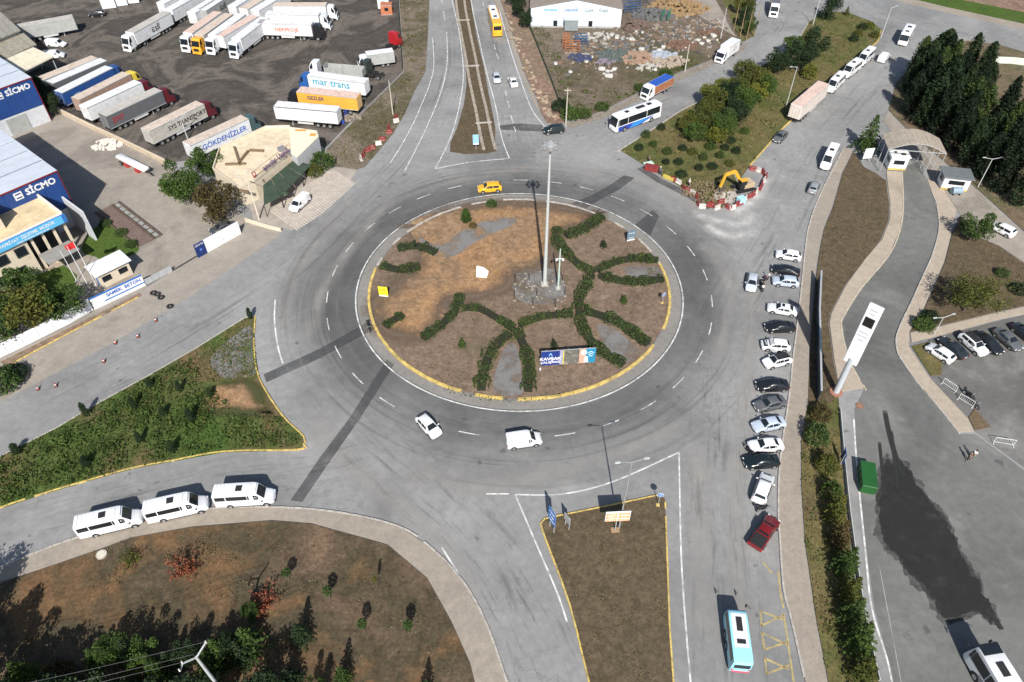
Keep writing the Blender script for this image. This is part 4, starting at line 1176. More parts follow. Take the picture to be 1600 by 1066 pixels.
# red pickup
def pickup():
    c, rz, ln = pose((1177, 857), (1212, 806), 0.8)
    o = thing('pickup_truck', 'red pickup truck with a dark load bed parked askew at the right kerb', 'pickup', (c.x, c.y, 0.004), rz)
    st = [(-2.55, .84, .45, .95, 1.02, .78), (-2.5, .9, .38, .98, 1.06, .84), (-0.75, .92, .34, 1.0, 1.08, .84), (-0.6, .92, .34, 1.02, 1.66, .68), (0.1, .92, .34, 1.02, 1.74, .70), (0.55, .92, .34, 1.02, 1.66, .66), (1.2, .91, .34, 1.02, 1.12, .8), (2.1, .9, .36, .95, 1.02, .76), (2.45, .82, .4, .8, .86, .66), (2.58, .66, .46, .62, .68, .56)]
    sh = Shell(st)
    me = sh.body(); me.materials.append(paint((0.15, 0.008, 0.01)))
    obj('body', me, o)
    obj('windscreen', sh.screen(5, 6, .05, .93).mesh('windscreen', GLASS), o)
    obj('rear_window', sh.screen(2, 3, .4, .95).mesh('rear_window', GLASS), o)
    for sg in (1, -1):
        obj('side_window', sh.side(3, 4, .12, .12, .84, .1, .95, sg=sg).mesh('side_window', GLASS), o)
        obj('side_window', sh.side(4, 5, .12, .12, .84, .05, .98, sg=sg).mesh('side_window', GLASS), o)
        obj('mirror', mirror_mesh(BLACK), o, (0.95, sg * 1.04, 1.12))
    bed = obj('load_bed', MB().box((-1.62, 0, 1.09), (1.72, 1.5, 0.06)).mesh('load_bed', BLACK), o)
    add_wheels(o, [(x, s * .84) for x in (1.65, -1.6) for s in (1, -1)], .37, .26)
    lights(o, 2.42, -2.55, .62, .74, .82, .85)
    obj('tailgate', MB().box((-2.56, 0, .82), (.06, 1.5, .42)).mesh('tailgate', paint((0.15, 0.008, 0.01)), bevel=.015), o)
    obj('bumper', MB().box((2.55, 0, .5), (.16, 1.6, .2)).mesh('bumper', BLACK, bevel=.03), o)
pickup()
# car park on the right
gcp = 'cars in the marked car park on the right'
car('hatch', WHITE_C, 'white hatchback at the left end of the car park row', 'car', (1489, 563), (1452, 539), gcp)
car('sedan', (0.02, 0.025, 0.032), 'dark car between the two white cars in the car park', 'car', (1506, 555), (1474, 530), gcp)
car('suv', WHITE_C, 'white car with black roof in the car park', 'car', (1506, 523), (1538, 551), gcp, black_roof=True)
car('sedan', BLACKC, 'black car directly right of the black-roofed white car in the car park', 'car', (1530, 521), (1562, 549), gcp)
car('sedan', DGREY, 'dark grey car with pale headlights second from the right in the car park', 'car', (1560, 516), (1591, 543), gcp)
car('sedan', (0.02, 0.022, 0.03), 'blue-black car cut by the right picture edge in the car park', 'car', (1588, 508), (1620, 534), gcp)
car('suv', WHITE_C, 'white SUV on the lane behind the round green tree', 'suv', (1582, 365), (1551, 349))
# moving traffic
car('suv', (0.72, 0.36, 0.02), 'orange-yellow taxi on the far side of the roundabout', 'taxi', (782, 291), (748, 294))
car('hatch', WHITE_C, 'white car driving round the near side of the roundabout', 'car', (656, 650), (684, 680))
car('van', WHITE_C, 'white delivery van rounding the near side of the roundabout', 'van', (791, 690), (846, 682))
car('hatch', SILVER, 'silver car in the left lane of the road at the top', 'car', (775, 115), (777, 127))
car('sedan', WHITE_C, 'white car driving away in the right lane of the road at the top', 'car', (804, 133), (799, 121))
car('suv', (0.012, 0.02, 0.022), 'black car turning at the foot of the reddish bank', 'car', (879, 200), (851, 203))
car('sedan', DGREY, 'dark grey car behind the pale trailer by the tree island', 'car', (1226, 206), (1213, 219))
car('hatch', GREYC, 'grey hatchback by the kerb behind the white minibus near the gate', 'car', (1269, 300), (1276, 283))
car('van', WHITE_C, 'white van turning off the road beyond the three minibuses', 'van', (1374, 97), (1389, 80))
car('hatch', (0.25, 0.3, 0.38), 'blue-grey car at the top edge beside the tall trees', 'car', (1176, -7), (1179, 7))
gm = 'white minibuses queued on the curved road at lower left'
for k, (a, b, l) in enumerate([((118, 826), (223, 801), 'white minibus at the rear of the queue of three, leftmost'), ((226, 802), (325, 780), 'white minibus in the middle of the queue of three at lower left'), ((330, 776), (434, 770), 'white minibus at the head of the queue of three, nearest the roundabout')]):
    car('minibus', WHITE_C, l, 'minibus', a, b, gm, sunroof=True)
gm2 = 'white minibuses parked along the tree island'
for a, b, l in [((1316, 119), (1295, 139), 'white minibus directly behind the pale trailer along the tree island'), ((1341, 99), (1320, 115), 'white minibus in the middle of the three along the tree island'), ((1362, 80), (1343, 97), 'white minibus farthest up the kerb of the tree island')]:
    car('minibus', WHITE_C, l, 'minibus', a, b, gm2, sunroof=True)
car('minibus', WHITE_C, 'white minibus driving down by the kerb near the gate', 'minibus', (1306, 226), (1286, 265), sunroof=True)
# buses
bus('midi', WHITE_C, 'white bus in the sun on the road junction at upper right', (1427, 36), (1405, 75), hatches=((-1.5, .9, .9), (1.6, .8, .8)))
DB, LB = (0.02, 0.05, 0.30), (0.03, 0.22, 0.62)
coach_liv = [([(5.5, .4), (2.6, .4), (1.4, 1.45), (5.6, 1.45)], DB), ([(2.6, .4), (.2, .4), (-3.2, 1.45), (1.4, 1.45)], LB), ([(.2, .4), (-.6, .4), (-4.2, 1.45), (-3.2, 1.45)], DB)]
bus('coach', WHITE_C, 'white coach with blue swoosh livery leaving the roundabout', (1029, 169), (956, 195), cat='coach', stripe=coach_liv, hatches=((-3.4, 1.1, .8), (-1.0, 2.2, .9), (2.6, .9, .8)))
bus('coach', (0.75, 0.38, 0.03), 'orange bus with white roof panels driving away at the top', (778, 50), (768, 17), hatches=((-1.5, .9, .9), (2.8, .9, .9)), white_mid=(1.4, 8.6))
bus('jest', (0.30, 0.66, 0.76), 'light blue small bus driving away on the near right road', (1157, 1036), (1148, 963), hatches=((1.0, 1.5, .62), (-.85, .45, .9)), white_mid=(.35, 3.6), lower=(0.5, 0.08, 0.12))
cw = bus('coach', WHITE_C, 'white coach with dark windscreen entering at the bottom right corner', (1610, 1150), (1528, 1012), cat='coach', hatches=((3.2, 1.4, .8), (-2, 1.6, 1.0)), from_front=True,
         stripe=[([(4.6, .4), (2.2, .4), (.8, 1.4), (3.6, 1.4)], (0.2, 0.21, 0.23))])
obj('roof_glass', MB().box((5.25, 0, 3.57), (1.15, 2.1, .05)).mesh('roof_glass', GLASS, bevel=.02), cw)
obj('roof_unit', MB().box((-.4, 0, 3.64), (2.2, 1.5, .2), taper=.9).mesh('roof_unit', WHITEP, bevel=.03), cw)
# lorries on the road
LR = mat('trailer_white', (0.62, 0.63, 0.64), 0.5, var=0.08, dirt=0.25)
DIRTY = mat('trailer_roof_dusty', (0.50, 0.42, 0.35), 0.8, var=0.15, dirt=0.3)
PINKR = mat('trailer_roof_pinkish', (0.56, 0.42, 0.36), 0.8, var=0.12, dirt=0.3)
GREYT = mat('trailer_grey', (0.10, 0.105, 0.115), 0.6, var=0.12, dirt=0.2)
LGREYT = mat('trailer_light_grey', (0.33, 0.34, 0.33), 0.6, var=0.1, dirt=0.3)
BLUET = mat('trailer_blue', (0.02, 0.07, 0.24), 0.5, var=0.1, dirt=0.1)
ORANGET = mat('trailer_orange', (0.62, 0.33, 0.05), 0.5, var=0.1, dirt=0.1)
BEIGET = mat('trailer_beige', (0.42, 0.40, 0.36), 0.6, var=0.12, dirt=0.3)
TARPB = mat('blue_tarpaulin', (0.02, 0.08, 0.36), 0.6, var=0.15)
REDBROWN = mat('timber_side', (0.30, 0.12, 0.06), 0.8, var=0.2)
K_BLACK, K_BLUE, K_TEAL, K_RED, K_NAVY = (mat('ink_black', (0.015, 0.015, 0.015)), mat('ink_blue', (0.04, 0.12, 0.45)), mat('ink_teal', (0.02, 0.30, 0.42)), mat('ink_orange_red', (0.62, 0.12, 0.05)), mat('ink_navy', (0.02, 0.03, 0.12)))
semi('long pale trailer with pinkish roof parked along the tree island kerb', (1232, 186), (1292, 134), WHITE_C, mat('trailer_pale', (0.60, 0.53, 0.48), 0.6, dirt=0.2), PINKR, cab=False, cat='trailer')
rigid('truck with a blue tarpaulin roof and red-brown sides following the coach', (1052, 122), (1000, 149), WHITE_C, REDBROWN, TARPB, L=6.6, ztop=2.9, name='tarpaulin_truck', ribs=6, cabh=.82)
rigid('white box truck with a round emblem on its side at the road edge', (1153, 68), (1119, 92), WHITE_C, LR, LR, L=5.6, ztop=3.5, cabh=.74)
rigid('white lorry coming down the side road at the top', (1212, -6), (1209, 25), WHITE_C, REDBROWN, GREYT, L=6.0, ztop=3.0, name='flatbed_lorry', cabh=.85)
emb = bpy.data.objects.get('box_truck')
if emb:
    def emblem_mesh():
        mb = MB(); n = 20
        for i in range(n):
            a0, a1 = 2 * math.pi * i / n, 2 * math.pi * (i + 1) / n
            mb.quad((math.cos(a0) * .62, 0, math.sin(a0) * .62), (math.cos(a1) * .62, 0, math.sin(a1) * .62), (math.cos(a1) * .45, 0, math.sin(a1) * .45), (math.cos(a0) * .45, 0, math.sin(a0) * .45))
        return mb.mesh('emblem', mat('emblem_brown', (0.35, 0.16, 0.08)))
    for s in (1, -1):
        obj('emblem', emblem_mesh(), emb, (-1.4, s * 1.23, 2.3))

# ---- truck yard
Y = (0.74, 0.34, 0.02)
MAROON = (0.09, 0.012, 0.018)
semi('white articulated truck with big black lettering standing alone in the truck yard', (262, 31), (197, 68), WHITE_C, LR, BEIGET, 'ɛsll', K_BLACK, 2.2, tx=-.4)
gt = 'parked trailers in the truck yard'
def tr(label, rear, front, side=LR, roof=LR, text=None, tcol=None, tsize=1.1, cab=None, **k):
    return semi(label, rear, front, cab or WHITE_C, side, roof, text, tcol, tsize, cab=cab is not None, cat='truck' if cab else 'trailer', **k)
tr('white trailer leftmost at the top of the yard, behind the lettered truck', (249, 19), (312, -14))
tr('white trailer with closed rear doors right behind the lettered truck', (262, 29), (322, -5))
tr('white trailer at the top of the yard, left of the grey lettered one', (302, 31), (350, 1))
tr('grey trailer with black lettering and dark red tractor at the top of the yard', (319, 27), (373, -8), LGREYT, LR, 'ɛsll', K_BLACK, 2.0, cab=MAROON)
tr('white truck leftmost in the row of trucks facing left', (347, 27), (283, 73), LR, PINKR, cab=WHITE_C)
tr('truck with orange cab in the row facing left', (364, 30), (301, 76), BEIGET, DIRTY, cab=Y)
tr('white truck right of the orange cab', (384, 30), (322, 77), LR, LR, cab=WHITE_C)
tr('white trailer without tractor between two white trucks', (400, 36), (346, 68), LR, PINKR)
tr('white truck rightmost of the row facing left', (418, 37), (361, 81), LR, LR, cab=(0.68, 0.72, 0.78))
for k, (a, b) in enumerate([((364, 22), (412, -8)), ((382, 26), (430, -4)), ((400, 28), (448, -2))]):
    tr('white-roofed trailer, %s from the left of the three side by side at the top' % ORD[k], a, b, LR, LR if k != 1 else DIRTY)
tr('white trailer with orange-red lettering facing the roundabout', (409, 45), (503, 48), LR, LR, 'NEKPROJE', K_RED, 1.3, cab=BLACKC, tx=.4)
tr('white truck second behind the orange-red lettered one', (420, 31), (515, 33), LR, LR, cab=(0.6, 0.63, 0.66))
tr('white truck farthest behind the orange-red lettered one', (430, 18), (527, 18), LR, DIRTY, cab=WHITE_C)
tr('white trailer lettered mar trans with a blue tractor', (577, 139), (467, 124), LR, LR, 'mar trans', K_TEAL, 2.3, cab=(0.02, 0.09, 0.3), tx=1.2, tz=.35)
tr('orange trailer with a blue round emblem and black tractor', (562, 162), (452, 150), ORANGET, PINKR, 'GEZLER', K_NAVY, 1.1, cab=BLACKC, tx=2.6, tz=.35)
tr('white trailer nearest the restaurant with dark roof edge', (528, 183), (436, 175), LR, LR, frame=BLACK)
tr('beige-roofed trailer at the left end of the yard row by the canopy', (72, 134), (148, 103), LGREYT, DIRTY)
tr('white-roofed trailer beside the blue trailer in the left yard row', (83, 141), (166, 105), GREYT, LR)
tr('blue trailer with white roof and blue tractor', (95, 157), (190, 109), BLUET, LR, 'ATA', WHITEP, .9, cab=(0.02, 0.06, 0.2), tx=-3.5, tz=-.3)
tr('long brownish trailer between the blue and the white trailer with a yellow tractor', (121, 168), (218, 118), mat('trailer_brown', (0.3, 0.2, 0.15), .7, dirt=.3), DIRTY, cab=(0.6, 0.45, 0.05))
tr('clean white trailer with a dark red tractor in the left yard row', (134, 180), (236, 132), LR, LR, cab=MAROON)
tr('dark grey trailer with a red mark and dark red tractor', (166, 192), (266, 145), GREYT, BEIGET, 'ZHT', mat('ink_red', (0.35, 0.02, 0.03)), 1.4, cab=MAROON, tx=-4.5)
tr('beige trailer lettered SYS TRANSPORT with a dark red tractor', (233, 215), (330, 166), BEIGET, DIRTY, 'SYS TRANSPORT', K_BLACK, 1.25, cab=MAROON, tx=2)
tr('white trailer lettered GÖKDENİZLER beside the restaurant', (298, 237), (400, 189), LR, DIRTY, 'GÖKDENİZLER', K_BLUE, 1.5, cab=(0.05, 0.085, 0.09), tx=.6, tz=-.1)
# tipper
def tipper():
    c, rz, ln = pose((568, 114), (481, 107), 1.8)
    o = thing('tipper_truck', 'grey open tipper trailer with a white tractor on the yard edge', 'truck', (c.x, c.y, .035), rz)
    m = LGREYT
    b = obj('tipper_body', MB().box((-2.3, 1.2, 2.0), (9.0, .1, 1.7)).box((-2.3, -1.2, 2.0), (9.0, .1, 1.7)).box((-6.8, 0, 2.0), (.1, 2.4, 1.7)).box((2.2, 0, 2.2), (.1, 2.4, 2.1)).box((-2.3, 0, 1.2), (9.0, 2.4, .1)).mesh('tipper_body', m), o)
    for i in range(9):
        for s in (1, -1):
            obj('side_post', cached('tipost', lambda: MB().box((0, 0, 0), (.14, .08, 1.6)).mesh('side_post', m)), b, (-6.4 + i * 1.03, s * 1.29, 2.0))
    obj('chassis', MB().box((-2.0, 0, .95), (9.0, 1.0, .3)).mesh('chassis', BLACK), o)
    add_wheels(o, [(-5.6 + 1.3 * i, s * 1.05) for i in range(3) for s in (1, -1)], .5, .34)
    tractor_parts(o, 5.0, WHITE_C)
tipper()
rigid('white box truck with a flat-nosed cab by the yard fence', (620, 88), (553, 97), WHITE_C, LGREYT, LR, L=6.4, ztop=3.4)
def lone_tractor(label, rear, front, color):
    c, rz, ln = pose(rear, front, 1.6)
    o = thing('truck_tractor', label, 'truck', (c.x, c.y, .035), rz)
    tractor_parts(o, 1.8, color)
lone_tractor('red and white truck tractor at the right edge of the yard', (601, 72), (620, 62), (0.34, 0.015, 0.02))
lone_tractor('dark truck tractor parked beside the grey tipper', (592, 112), (572, 108), (0.03, 0.04, 0.035))
tr('grey trailer by the workshop roofs at far left', (45, 50), (100, 40), LGREYT, BEIGET)
car('van', WHITE_C, 'white van with raised bonnet by the workshop roofs', 'van', (72, 66), (103, 68))
car('van', WHITE_C, 'white van beside the cream canopy at far left', 'van', (72, 86), (96, 84))
car('hatch', BLACKC, 'black car by the white containers at the top left', 'car', (162, 20), (141, 22))
car('sedan', (0.05, 0.055, 0.06), 'dark sedan behind the white entrance sign wall', 'car', (364, 350), (331, 361))
car('van', WHITE_C, 'white van on the striped forecourt of the restaurant', 'van', (481, 304), (454, 329))
# ------------------------------------------------------------------ buildings and walls
def frame2(p, ang):
    """local frame on the ground: place(u, v, z) -> world"""
    u = Vector((math.cos(ang), math.sin(ang), 0)); v = Vector((-u.y, u.x, 0))
    o = Vector((p[0], p[1], 0))
    return lambda a, b, z=0.0: o + u * a + v * b + Vector((0, 0, z))
NAVY = mat('cladding_navy', (0.014, 0.05, 0.19), 0.45, var=0.08, scale=0.5)
PALE = mat('cladding_pale', (0.52, 0.54, 0.57), 0.5, var=0.08, dirt=0.2)
ROOFW = mat('roof_sheet_white', (0.46, 0.50, 0.56), 0.45, var=0.06, scale=0.4, dirt=0.12)
CREAM = mat('render_cream', (0.56, 0.49, 0.38), 0.85, var=0.1, dirt=0.2)
ROOFY = mat('roof_screed', (0.56, 0.45, 0.28), 0.9, var=0.18, scale=0.6, dirt=0.25)
ROOFG = mat('roof_grey_sheet', (0.25, 0.24, 0.21), 0.8, var=0.2, dirt=0.3)
ROOFC = mat('roof_cream_sheet', (0.62, 0.57, 0.44), 0.7, var=0.1, dirt=0.2)
GREEN_AWN = mat('awning_green', (0.035, 0.055, 0.035), 0.8, var=0.25, scale=0.8)
SIGNBLUE = mat('sign_blue', (0.03, 0.14, 0.42), 0.4, var=0.05)
SIGNCYAN = mat('sign_cyan', (0.10, 0.40, 0.66), 0.4, var=0.05)
WINF = mat('window_frame_dark', (0.05, 0.05, 0.05), 0.5)

def factory_hall(label, corner_px, H, L, Dp, word_at, side_sign):
    p = G2(*corner_px)
    o = thing('factory_hall', label, 'factory', (p[0], p[1], 0.025), R(-130))
    # local x runs left along the facade, local -y ... facade faces +y (to the right of +x is -y)
    # facade at y=0, building depth towards -y
    obj('lower_wall', MB().box((L / 2, -Dp / 2, 1.9), (L, Dp, 3.8)).mesh('lower_wall', PALE), o)
    n = int(L / 3)
    for i in range(n):
        obj('cladding_panel', cached(('clad', H), lambda: MB().box((0, 0, 0), (2.97, 0.14, H - 3.8)).mesh('cladding_panel', NAVY, bevel=0.02)), o, (1.5 + 3 * i, 0.05, 3.8 + (H - 3.8) / 2))
    obj('upper_wall', MB().box((L / 2, -Dp / 2 - 0.05, (H + 3.8) / 2), (L, Dp - 0.1, H - 3.8)).mesh('upper_wall', NAVY), o)
    # roof of long sheets, shallow pitch
    mr = int(Dp / 5)
    for i in range(mr):
        obj('roof_sheet', cached(('rsheet', L), lambda: MB().box((L / 2, 0, 0), (L + 0.5, 4.82, 0.16)).mesh('roof_sheet', ROOFW, bevel=0.03)), o, (0, -2.5 - 5 * i, H + 0.1 + 0.02 * i))
        if i:
            obj('roof_light', cached(('rl', L), lambda: MB().box((L / 2, 0, 0), (L, 0.3, 0.1)).mesh('roof_light', mat('rooflight', (0.2, 0.24, 0.28), 0.3))), o, (0, -5 * i, H + 0.16))
    obj('roof_edge', MB().box((L / 2, 0.16, H + 0.1), (L + 0.5, 0.14, 0.2)).mesh('roof_edge', mat('trim_red', (0.16, 0.012, 0.02), 0.5)), o)
    obj('downpipe', MB().tube((-0.1, 0.1, 0), (-0.1, 0.1, H), 0.07, n=8).mesh('downpipe', mat('trim_red', (0.16, 0.012, 0.02))), o)
    # letters: facade outward normal is +y; reading direction for a viewer outside is -x
    lettering('SİCMO', 1.55, WHITEP, o, (word_at[0], 0.14, word_at[1]), (math.pi / 2, 0, math.pi), name='lettering', bold=0.05)
    lg = obj('emblem', MB().box((0, 0, 0), (1.3, 0.06, 1.3)).mesh('emblem', WHITEP), o, (word_at[0] + 3.7, 0.14, word_at[1]))
    obj('emblem_mark', MB().box((0, 0, 0.35), (0.9, 0.03, 0.22)).box((0, 0, -0.3), (0.9, 0.03, 0.22)).mesh('emblem_mark', NAVY), lg, (0, 0.06, 0))
    for k in range(2):
        dq = obj('shutter_door', cached('shut', lambda: MB().box((0, 0, 0), (4.0, 0.1, 3.4)).mesh('shutter_door', LGREYT)), o, (6 + 9 * k, 0.06, 1.7))
    return o
# hall facade faces south-east: local +y must point to -40 deg -> x axis at -130
factory_hall('blue factory hall with white roof at the left edge behind the yard trees', (80, 189), 9.4, 36, 30, (3.2, 8.2), True)
factory_hall('blue factory hall with white striped roof behind the cream office', (128, 348), 10.4, 40, 30, (3.2, 9.2), True)

# cream office with the blue fascia
def office():
    H = 7.6
    a = Vector(G2(98, 336, H)); b = Vector(G2(34, 366, H))
    d = (b - a).normalized()
    ang = math.atan2(d.y, d.x)
    o = thing('office_building', 'cream flat-roofed office with a blue fascia sign at the left edge', 'office', (a.x, a.y, 0.025), ang)
    # local x goes left along the front, the inside lies to -y (front looks to +y)
    L, Dp = 34.0, 10.0
    LB_ = (b - a).length
    obj('wall', MB().box((LB_ + (L - LB_) / 2, -Dp / 2, H / 2 - .2), (L - LB_, Dp, H - .4)).mesh('wall', CREAM), o)
    obj('recessed_wall', MB().box((LB_ / 2 + .6, -Dp / 2 - 2.2, H / 2 - .2), (LB_ - 1.0, Dp - 4.4, H - .4)).mesh('recessed_wall', mat('dark_facade', (0.03, 0.035, 0.04), 0.3)), o)
    for i in range(4):
        obj('column', cached('ofcol', lambda: MB().box((0, 0, 0), (.4, .4, H - .5)).mesh('column', CREAM)), o, (.4 + i * (LB_ - .5) / 3.4, -.5, H / 2 - .2))
    rf = obj('roof_slab', MB().box((L / 2, -Dp / 2, H - .25), (L, Dp + .3, .4)).mesh('roof_slab', ROOFY), o)
    for q, (c, s) in enumerate([((L / 2, .05, H + .2), (L, .25, .6)), ((.05, -Dp / 2, H + .25), (.3, Dp, .7)), ((L / 2, -Dp, H + .25), (L, .3, .7))]):
        obj('parapet', MB().box(c, s).mesh('parapet', mat('parapet_white', (0.66, 0.6, 0.52), .8, dirt=.15), bevel=.03), o)
    fs = obj('fascia_sign', MB().box((L / 2 - .2, .32, H - .45), (L, .16, 1.5)).mesh('fascia_sign', SIGNBLUE), o)
    obj('fascia_panel', MB().box((6.4, .42, H - .45), (12.0, .05, 1.36)).mesh('fascia_panel', SIGNCYAN), fs)
    lettering('KENT  HAFRİYAT  İŞLETME  MÜDÜR', .72, WHITEP, fs, (7.2, .46, H - .3), (math.pi / 2, 0, math.pi), wide=.92, bold=.012)
    lettering('sanayi ve ticaret makine servis', .42, WHITEP, fs, (5.4, .46, H - .88), (math.pi / 2, 0, math.pi), bold=.005)
    lettering('SİCMO', 1.0, WHITEP, fs, (17.5, .42, H - .45), (math.pi / 2, 0, math.pi), bold=.02)
    # penthouse
    ph = obj('stair_house', MB().box((10.2, -5.8, H + 1.5), (5.4, 4.6, 3.0)).mesh('stair_house', CREAM), o)
    obj('roof_panel', MB().box((10.2, -5.8, H + 2.9), (5.0, 4.2, .25)).mesh('roof_panel', ROOFY), ph)
    for c, s in (((10.2, -3.55, H + 3.2), (5.6, .25, .5)), ((10.2, -8.05, H + 3.2), (5.6, .25, .5)), ((7.55, -5.8, H + 3.2), (.25, 4.3, .5)), ((12.85, -5.8, H + 3.2), (.25, 4.3, .5))):
        obj('parapet', MB().box(c, s).mesh('parapet', mat('parapet_white', (0.66, 0.6, 0.52))), ph)
    obj('door', MB().box((11.0, -3.46, H + .95), (1.0, .08, 1.9)).mesh('door', SIGNBLUE), o)
    # windows of the left wing
    for i in range(6):
        for z in (1.7, 4.9):
            w = obj('window', cached('ofwin', lambda: MB().box((0, 0, 0), (1.5, .1, 1.5)).mesh('window', GLASS)), o, (LB_ + 1.4 + i * 2.9 + (1.3 if z < 3 else 0), .03, z))
            obj('window_frame', cached('ofwf', lambda: MB().box((0, 0, .8), (1.7, .14, .1)).box((0, 0, -.8), (1.7, .2, .1)).box((.8, 0, 0), (.1, .14, 1.6)).box((-.8, 0, 0), (.1, .14, 1.6)).mesh('window_frame', WINF)), w)
    obj('entrance_awning', MB().box((LB_ / 2 + .3, 2.0, 3.1), (LB_ - 1.5, 3.6, .22)).mesh('entrance_awning', mat('awning_grey', (.24, .235, .22), .8, dirt=.2), bevel=.04), o)
    obj('side_panel', MB().box((-3.2, -4.5, 3.0), (.3, 7.0, 6.0)).mesh('side_panel', PALE), o)
office()

# yard walls, gatehouse, signs
def wall_run(name, label, px, h, w, m, capm=None, seg=3.0, cat='wall'):
    pts = gp(px)
    p0 = pts[0]
    o = thing(name, label, cat, (p0[0], p0[1], 0))
    for (x0, y0), (x1, y1) in zip(pts, pts[1:]):
        d = math.hypot(x1 - x0, y1 - y0)
        n = max(1, int(round(d / seg)))
        for i in range(n):
            t = (i + .5) / n
            a = math.atan2(y1 - y0, x1 - x0)
            obj('wall_panel', cached(('wp', name, round(d / n, 3), h, w, m.name), lambda: MB().box((0, 0, h / 2), (d / n - .02, w, h)).mesh('wall_panel', m, bevel=.02)), o, (x0 + (x1 - x0) * t - p0[0], y0 + (y1 - y0) * t - p0[1], rnd.uniform(-.01, .01)), (0, 0, a))
            if capm:
                obj('coping', cached(('cp', name, round(d / n, 3), h, w), lambda: MB().box((0, 0, h + .05), (d / n + .0, w + .14, .1)).mesh('coping', capm)), o, (x0 + (x1 - x0) * t - p0[0], y0 + (y1 - y0) * t - p0[1], 0), (0, 0, a))
    return o
wall_run('yard_wall', 'long beige concrete wall between factory yard and truck yard', [(92, 176), (140, 200), (200, 228), (259, 257)], 1.0, .35, mat('wall_beige', (.46, .38, .28), .9, dirt=.3), mat('coping_beige', (.5, .42, .32), .9), 3.0)
FENCEP = mat('sheet_fence_white', (.66, .68, .71), .5, var=.1, dirt=.12)
wall_run('sheet_fence', 'white sheet fence below the big trees at the left road edge', [(-40, 578), (40, 540), (110, 505), (146, 484)], 2.2, .12, FENCEP, None, 2.5, 'fence')
sb = wall_run('sign_fence', 'white sign fence with blue lettering in front of the gatehouse', [(148, 484), (228, 446)], 2.1, .14, WHITEP, SIGNBLUE, 2.6, 'sign')
fa, fb = Vector(G2(148, 484)), Vector(G2(228, 446))
fang = math.atan2(fb.y - fa.y, fb.x - fa.x)
fm = (fa * .38 + fb * .62) - fa
nrm = Vector((math.sin(fang), -math.cos(fang)))
lettering('SAMEK  BETON', .8, K_BLUE, sb, (fm.x + nrm.x * .09, fm.y + nrm.y * .09, 1.5), (math.pi / 2, 0, fang), bold=.02)
obj('blue_stripe', MB().box((0, 0, 0), (6.5, .04, .18)).mesh('blue_stripe', SIGNBLUE), sb, (fm.x + nrm.x * .1, fm.y + nrm.y * .1, .75), (0, 0, fang))
gt_ = wall_run('sliding_gate', 'grey sliding gate with a dark rail beside the factory entrance', [(229, 446), (270, 424)], 1.2, .1, STEEL, None, 1.2, 'gate')
struct(ribbon('gate_rail', gp([(229, 447), (312, 398)]), .35, .035, mat('rail_dark', (.05, .045, .04))))
ws = wall_run('sign_wall', 'white sign wall with a dark blue end panel at the factory entrance', [(324, 395), (377, 365)], 2.6, .2, WHITEP, None, 3.0, 'sign')
sa, sb_ = Vector(G2(324, 395)), Vector(G2(377, 365))
sang = math.atan2(sb_.y - sa.y, sb_.x - sa.x)
sd_ = (sb_ - sa).normalized()
e = obj('blue_panel', MB().box((-.9, 0, 1.3), (1.8, .24, 2.62)).mesh('blue_panel', mat('panel_navy', (.012, .03, .13), .4)), ws, (0, 0, 0), (0, 0, sang))
lettering('SİCMO', .5, WHITEP, e, (-.9, -.14, 2.3), (math.pi / 2, 0, 0))
lettering('▼', .6, mat('mark_blue', (.1, .2, .6)), e, (-.9, -.14, 1.2), (math.pi / 2, 0, 0))
def gatehouse():
    p = Vector(G2(162, 452))
    o = thing('gatehouse', 'small gatehouse with a white flat roof behind the sign fence', 'gatehouse', (p.x, p.y, .02), R(47))
    obj('wall', MB().box((2.6, 1.6, 1.35), (5.0, 3.0, 2.7)).mesh('wall', CREAM), o)
    obj('roof', MB().box((2.6, 1.6, 2.8), (6.0, 3.9, .2)).mesh('roof', WHITEP, bevel=.03), o)
    for x in (.9, 3.6):
        w = obj('window', cached('gatew', lambda: MB().box((0, 0, 0), (1.4, .06, 1.0)).mesh('window', GLASS)), o, (x + .3, .08, 1.5))
    obj('door', MB().box((.08, 1.6, 1.0), (.06, .9, 2.0)).mesh('door', SIGNBLUE), o)
gatehouse()
for k, (b, t) in enumerate([((121, 441), (100, 411)), ((140, 451), (112, 404)), ((151, 447), (122, 397))]):
    p = G(*b)
    o = thing('flagpole', ['white flagpole nearest the cream office', 'white flagpole in the middle of the three by the gatehouse', 'white flagpole nearest the gatehouse, red flag at its top'][k], 'flagpole', (p.x, p.y, 0), 0, 'flagpoles by the gatehouse')
    h = (6.5, 8.5, 9.0)[k]
    obj('pole', MB().tube((0, 0, 0), (0, 0, h), .07, .04, 8).mesh('pole', WHITEP), o)
    obj('base', cached('fbase', lambda: MB().box((0, 0, .12), (.5, .5, .24)).mesh('base', CONC)), o)
    obj('finial', cached('ffin', lambda: MB().tube((0, 0, -.05), (0, 0, .12), .08, .02, 8).mesh('finial', STEEL)), o, (0, 0, h))
    if k == 2:
        mb = MB()
        for i in range(6):
            x0, x1 = -.3 * i, -.3 * (i + 1)
            w0, w1 = .12 * math.sin(i * 1.2), .12 * math.sin((i + 1) * 1.2)
            mb.quad((x0, w0, h - 1.3 - .08 * i), (x1, w1, h - 1.38 - .08 * i), (x1, w1, h - .2 - .14 * i), (x0, w0, h - .1 - .14 * i))
        obj('flag', mb.mesh('flag', mat('flag_red', (.45, .015, .02), .8)), o)
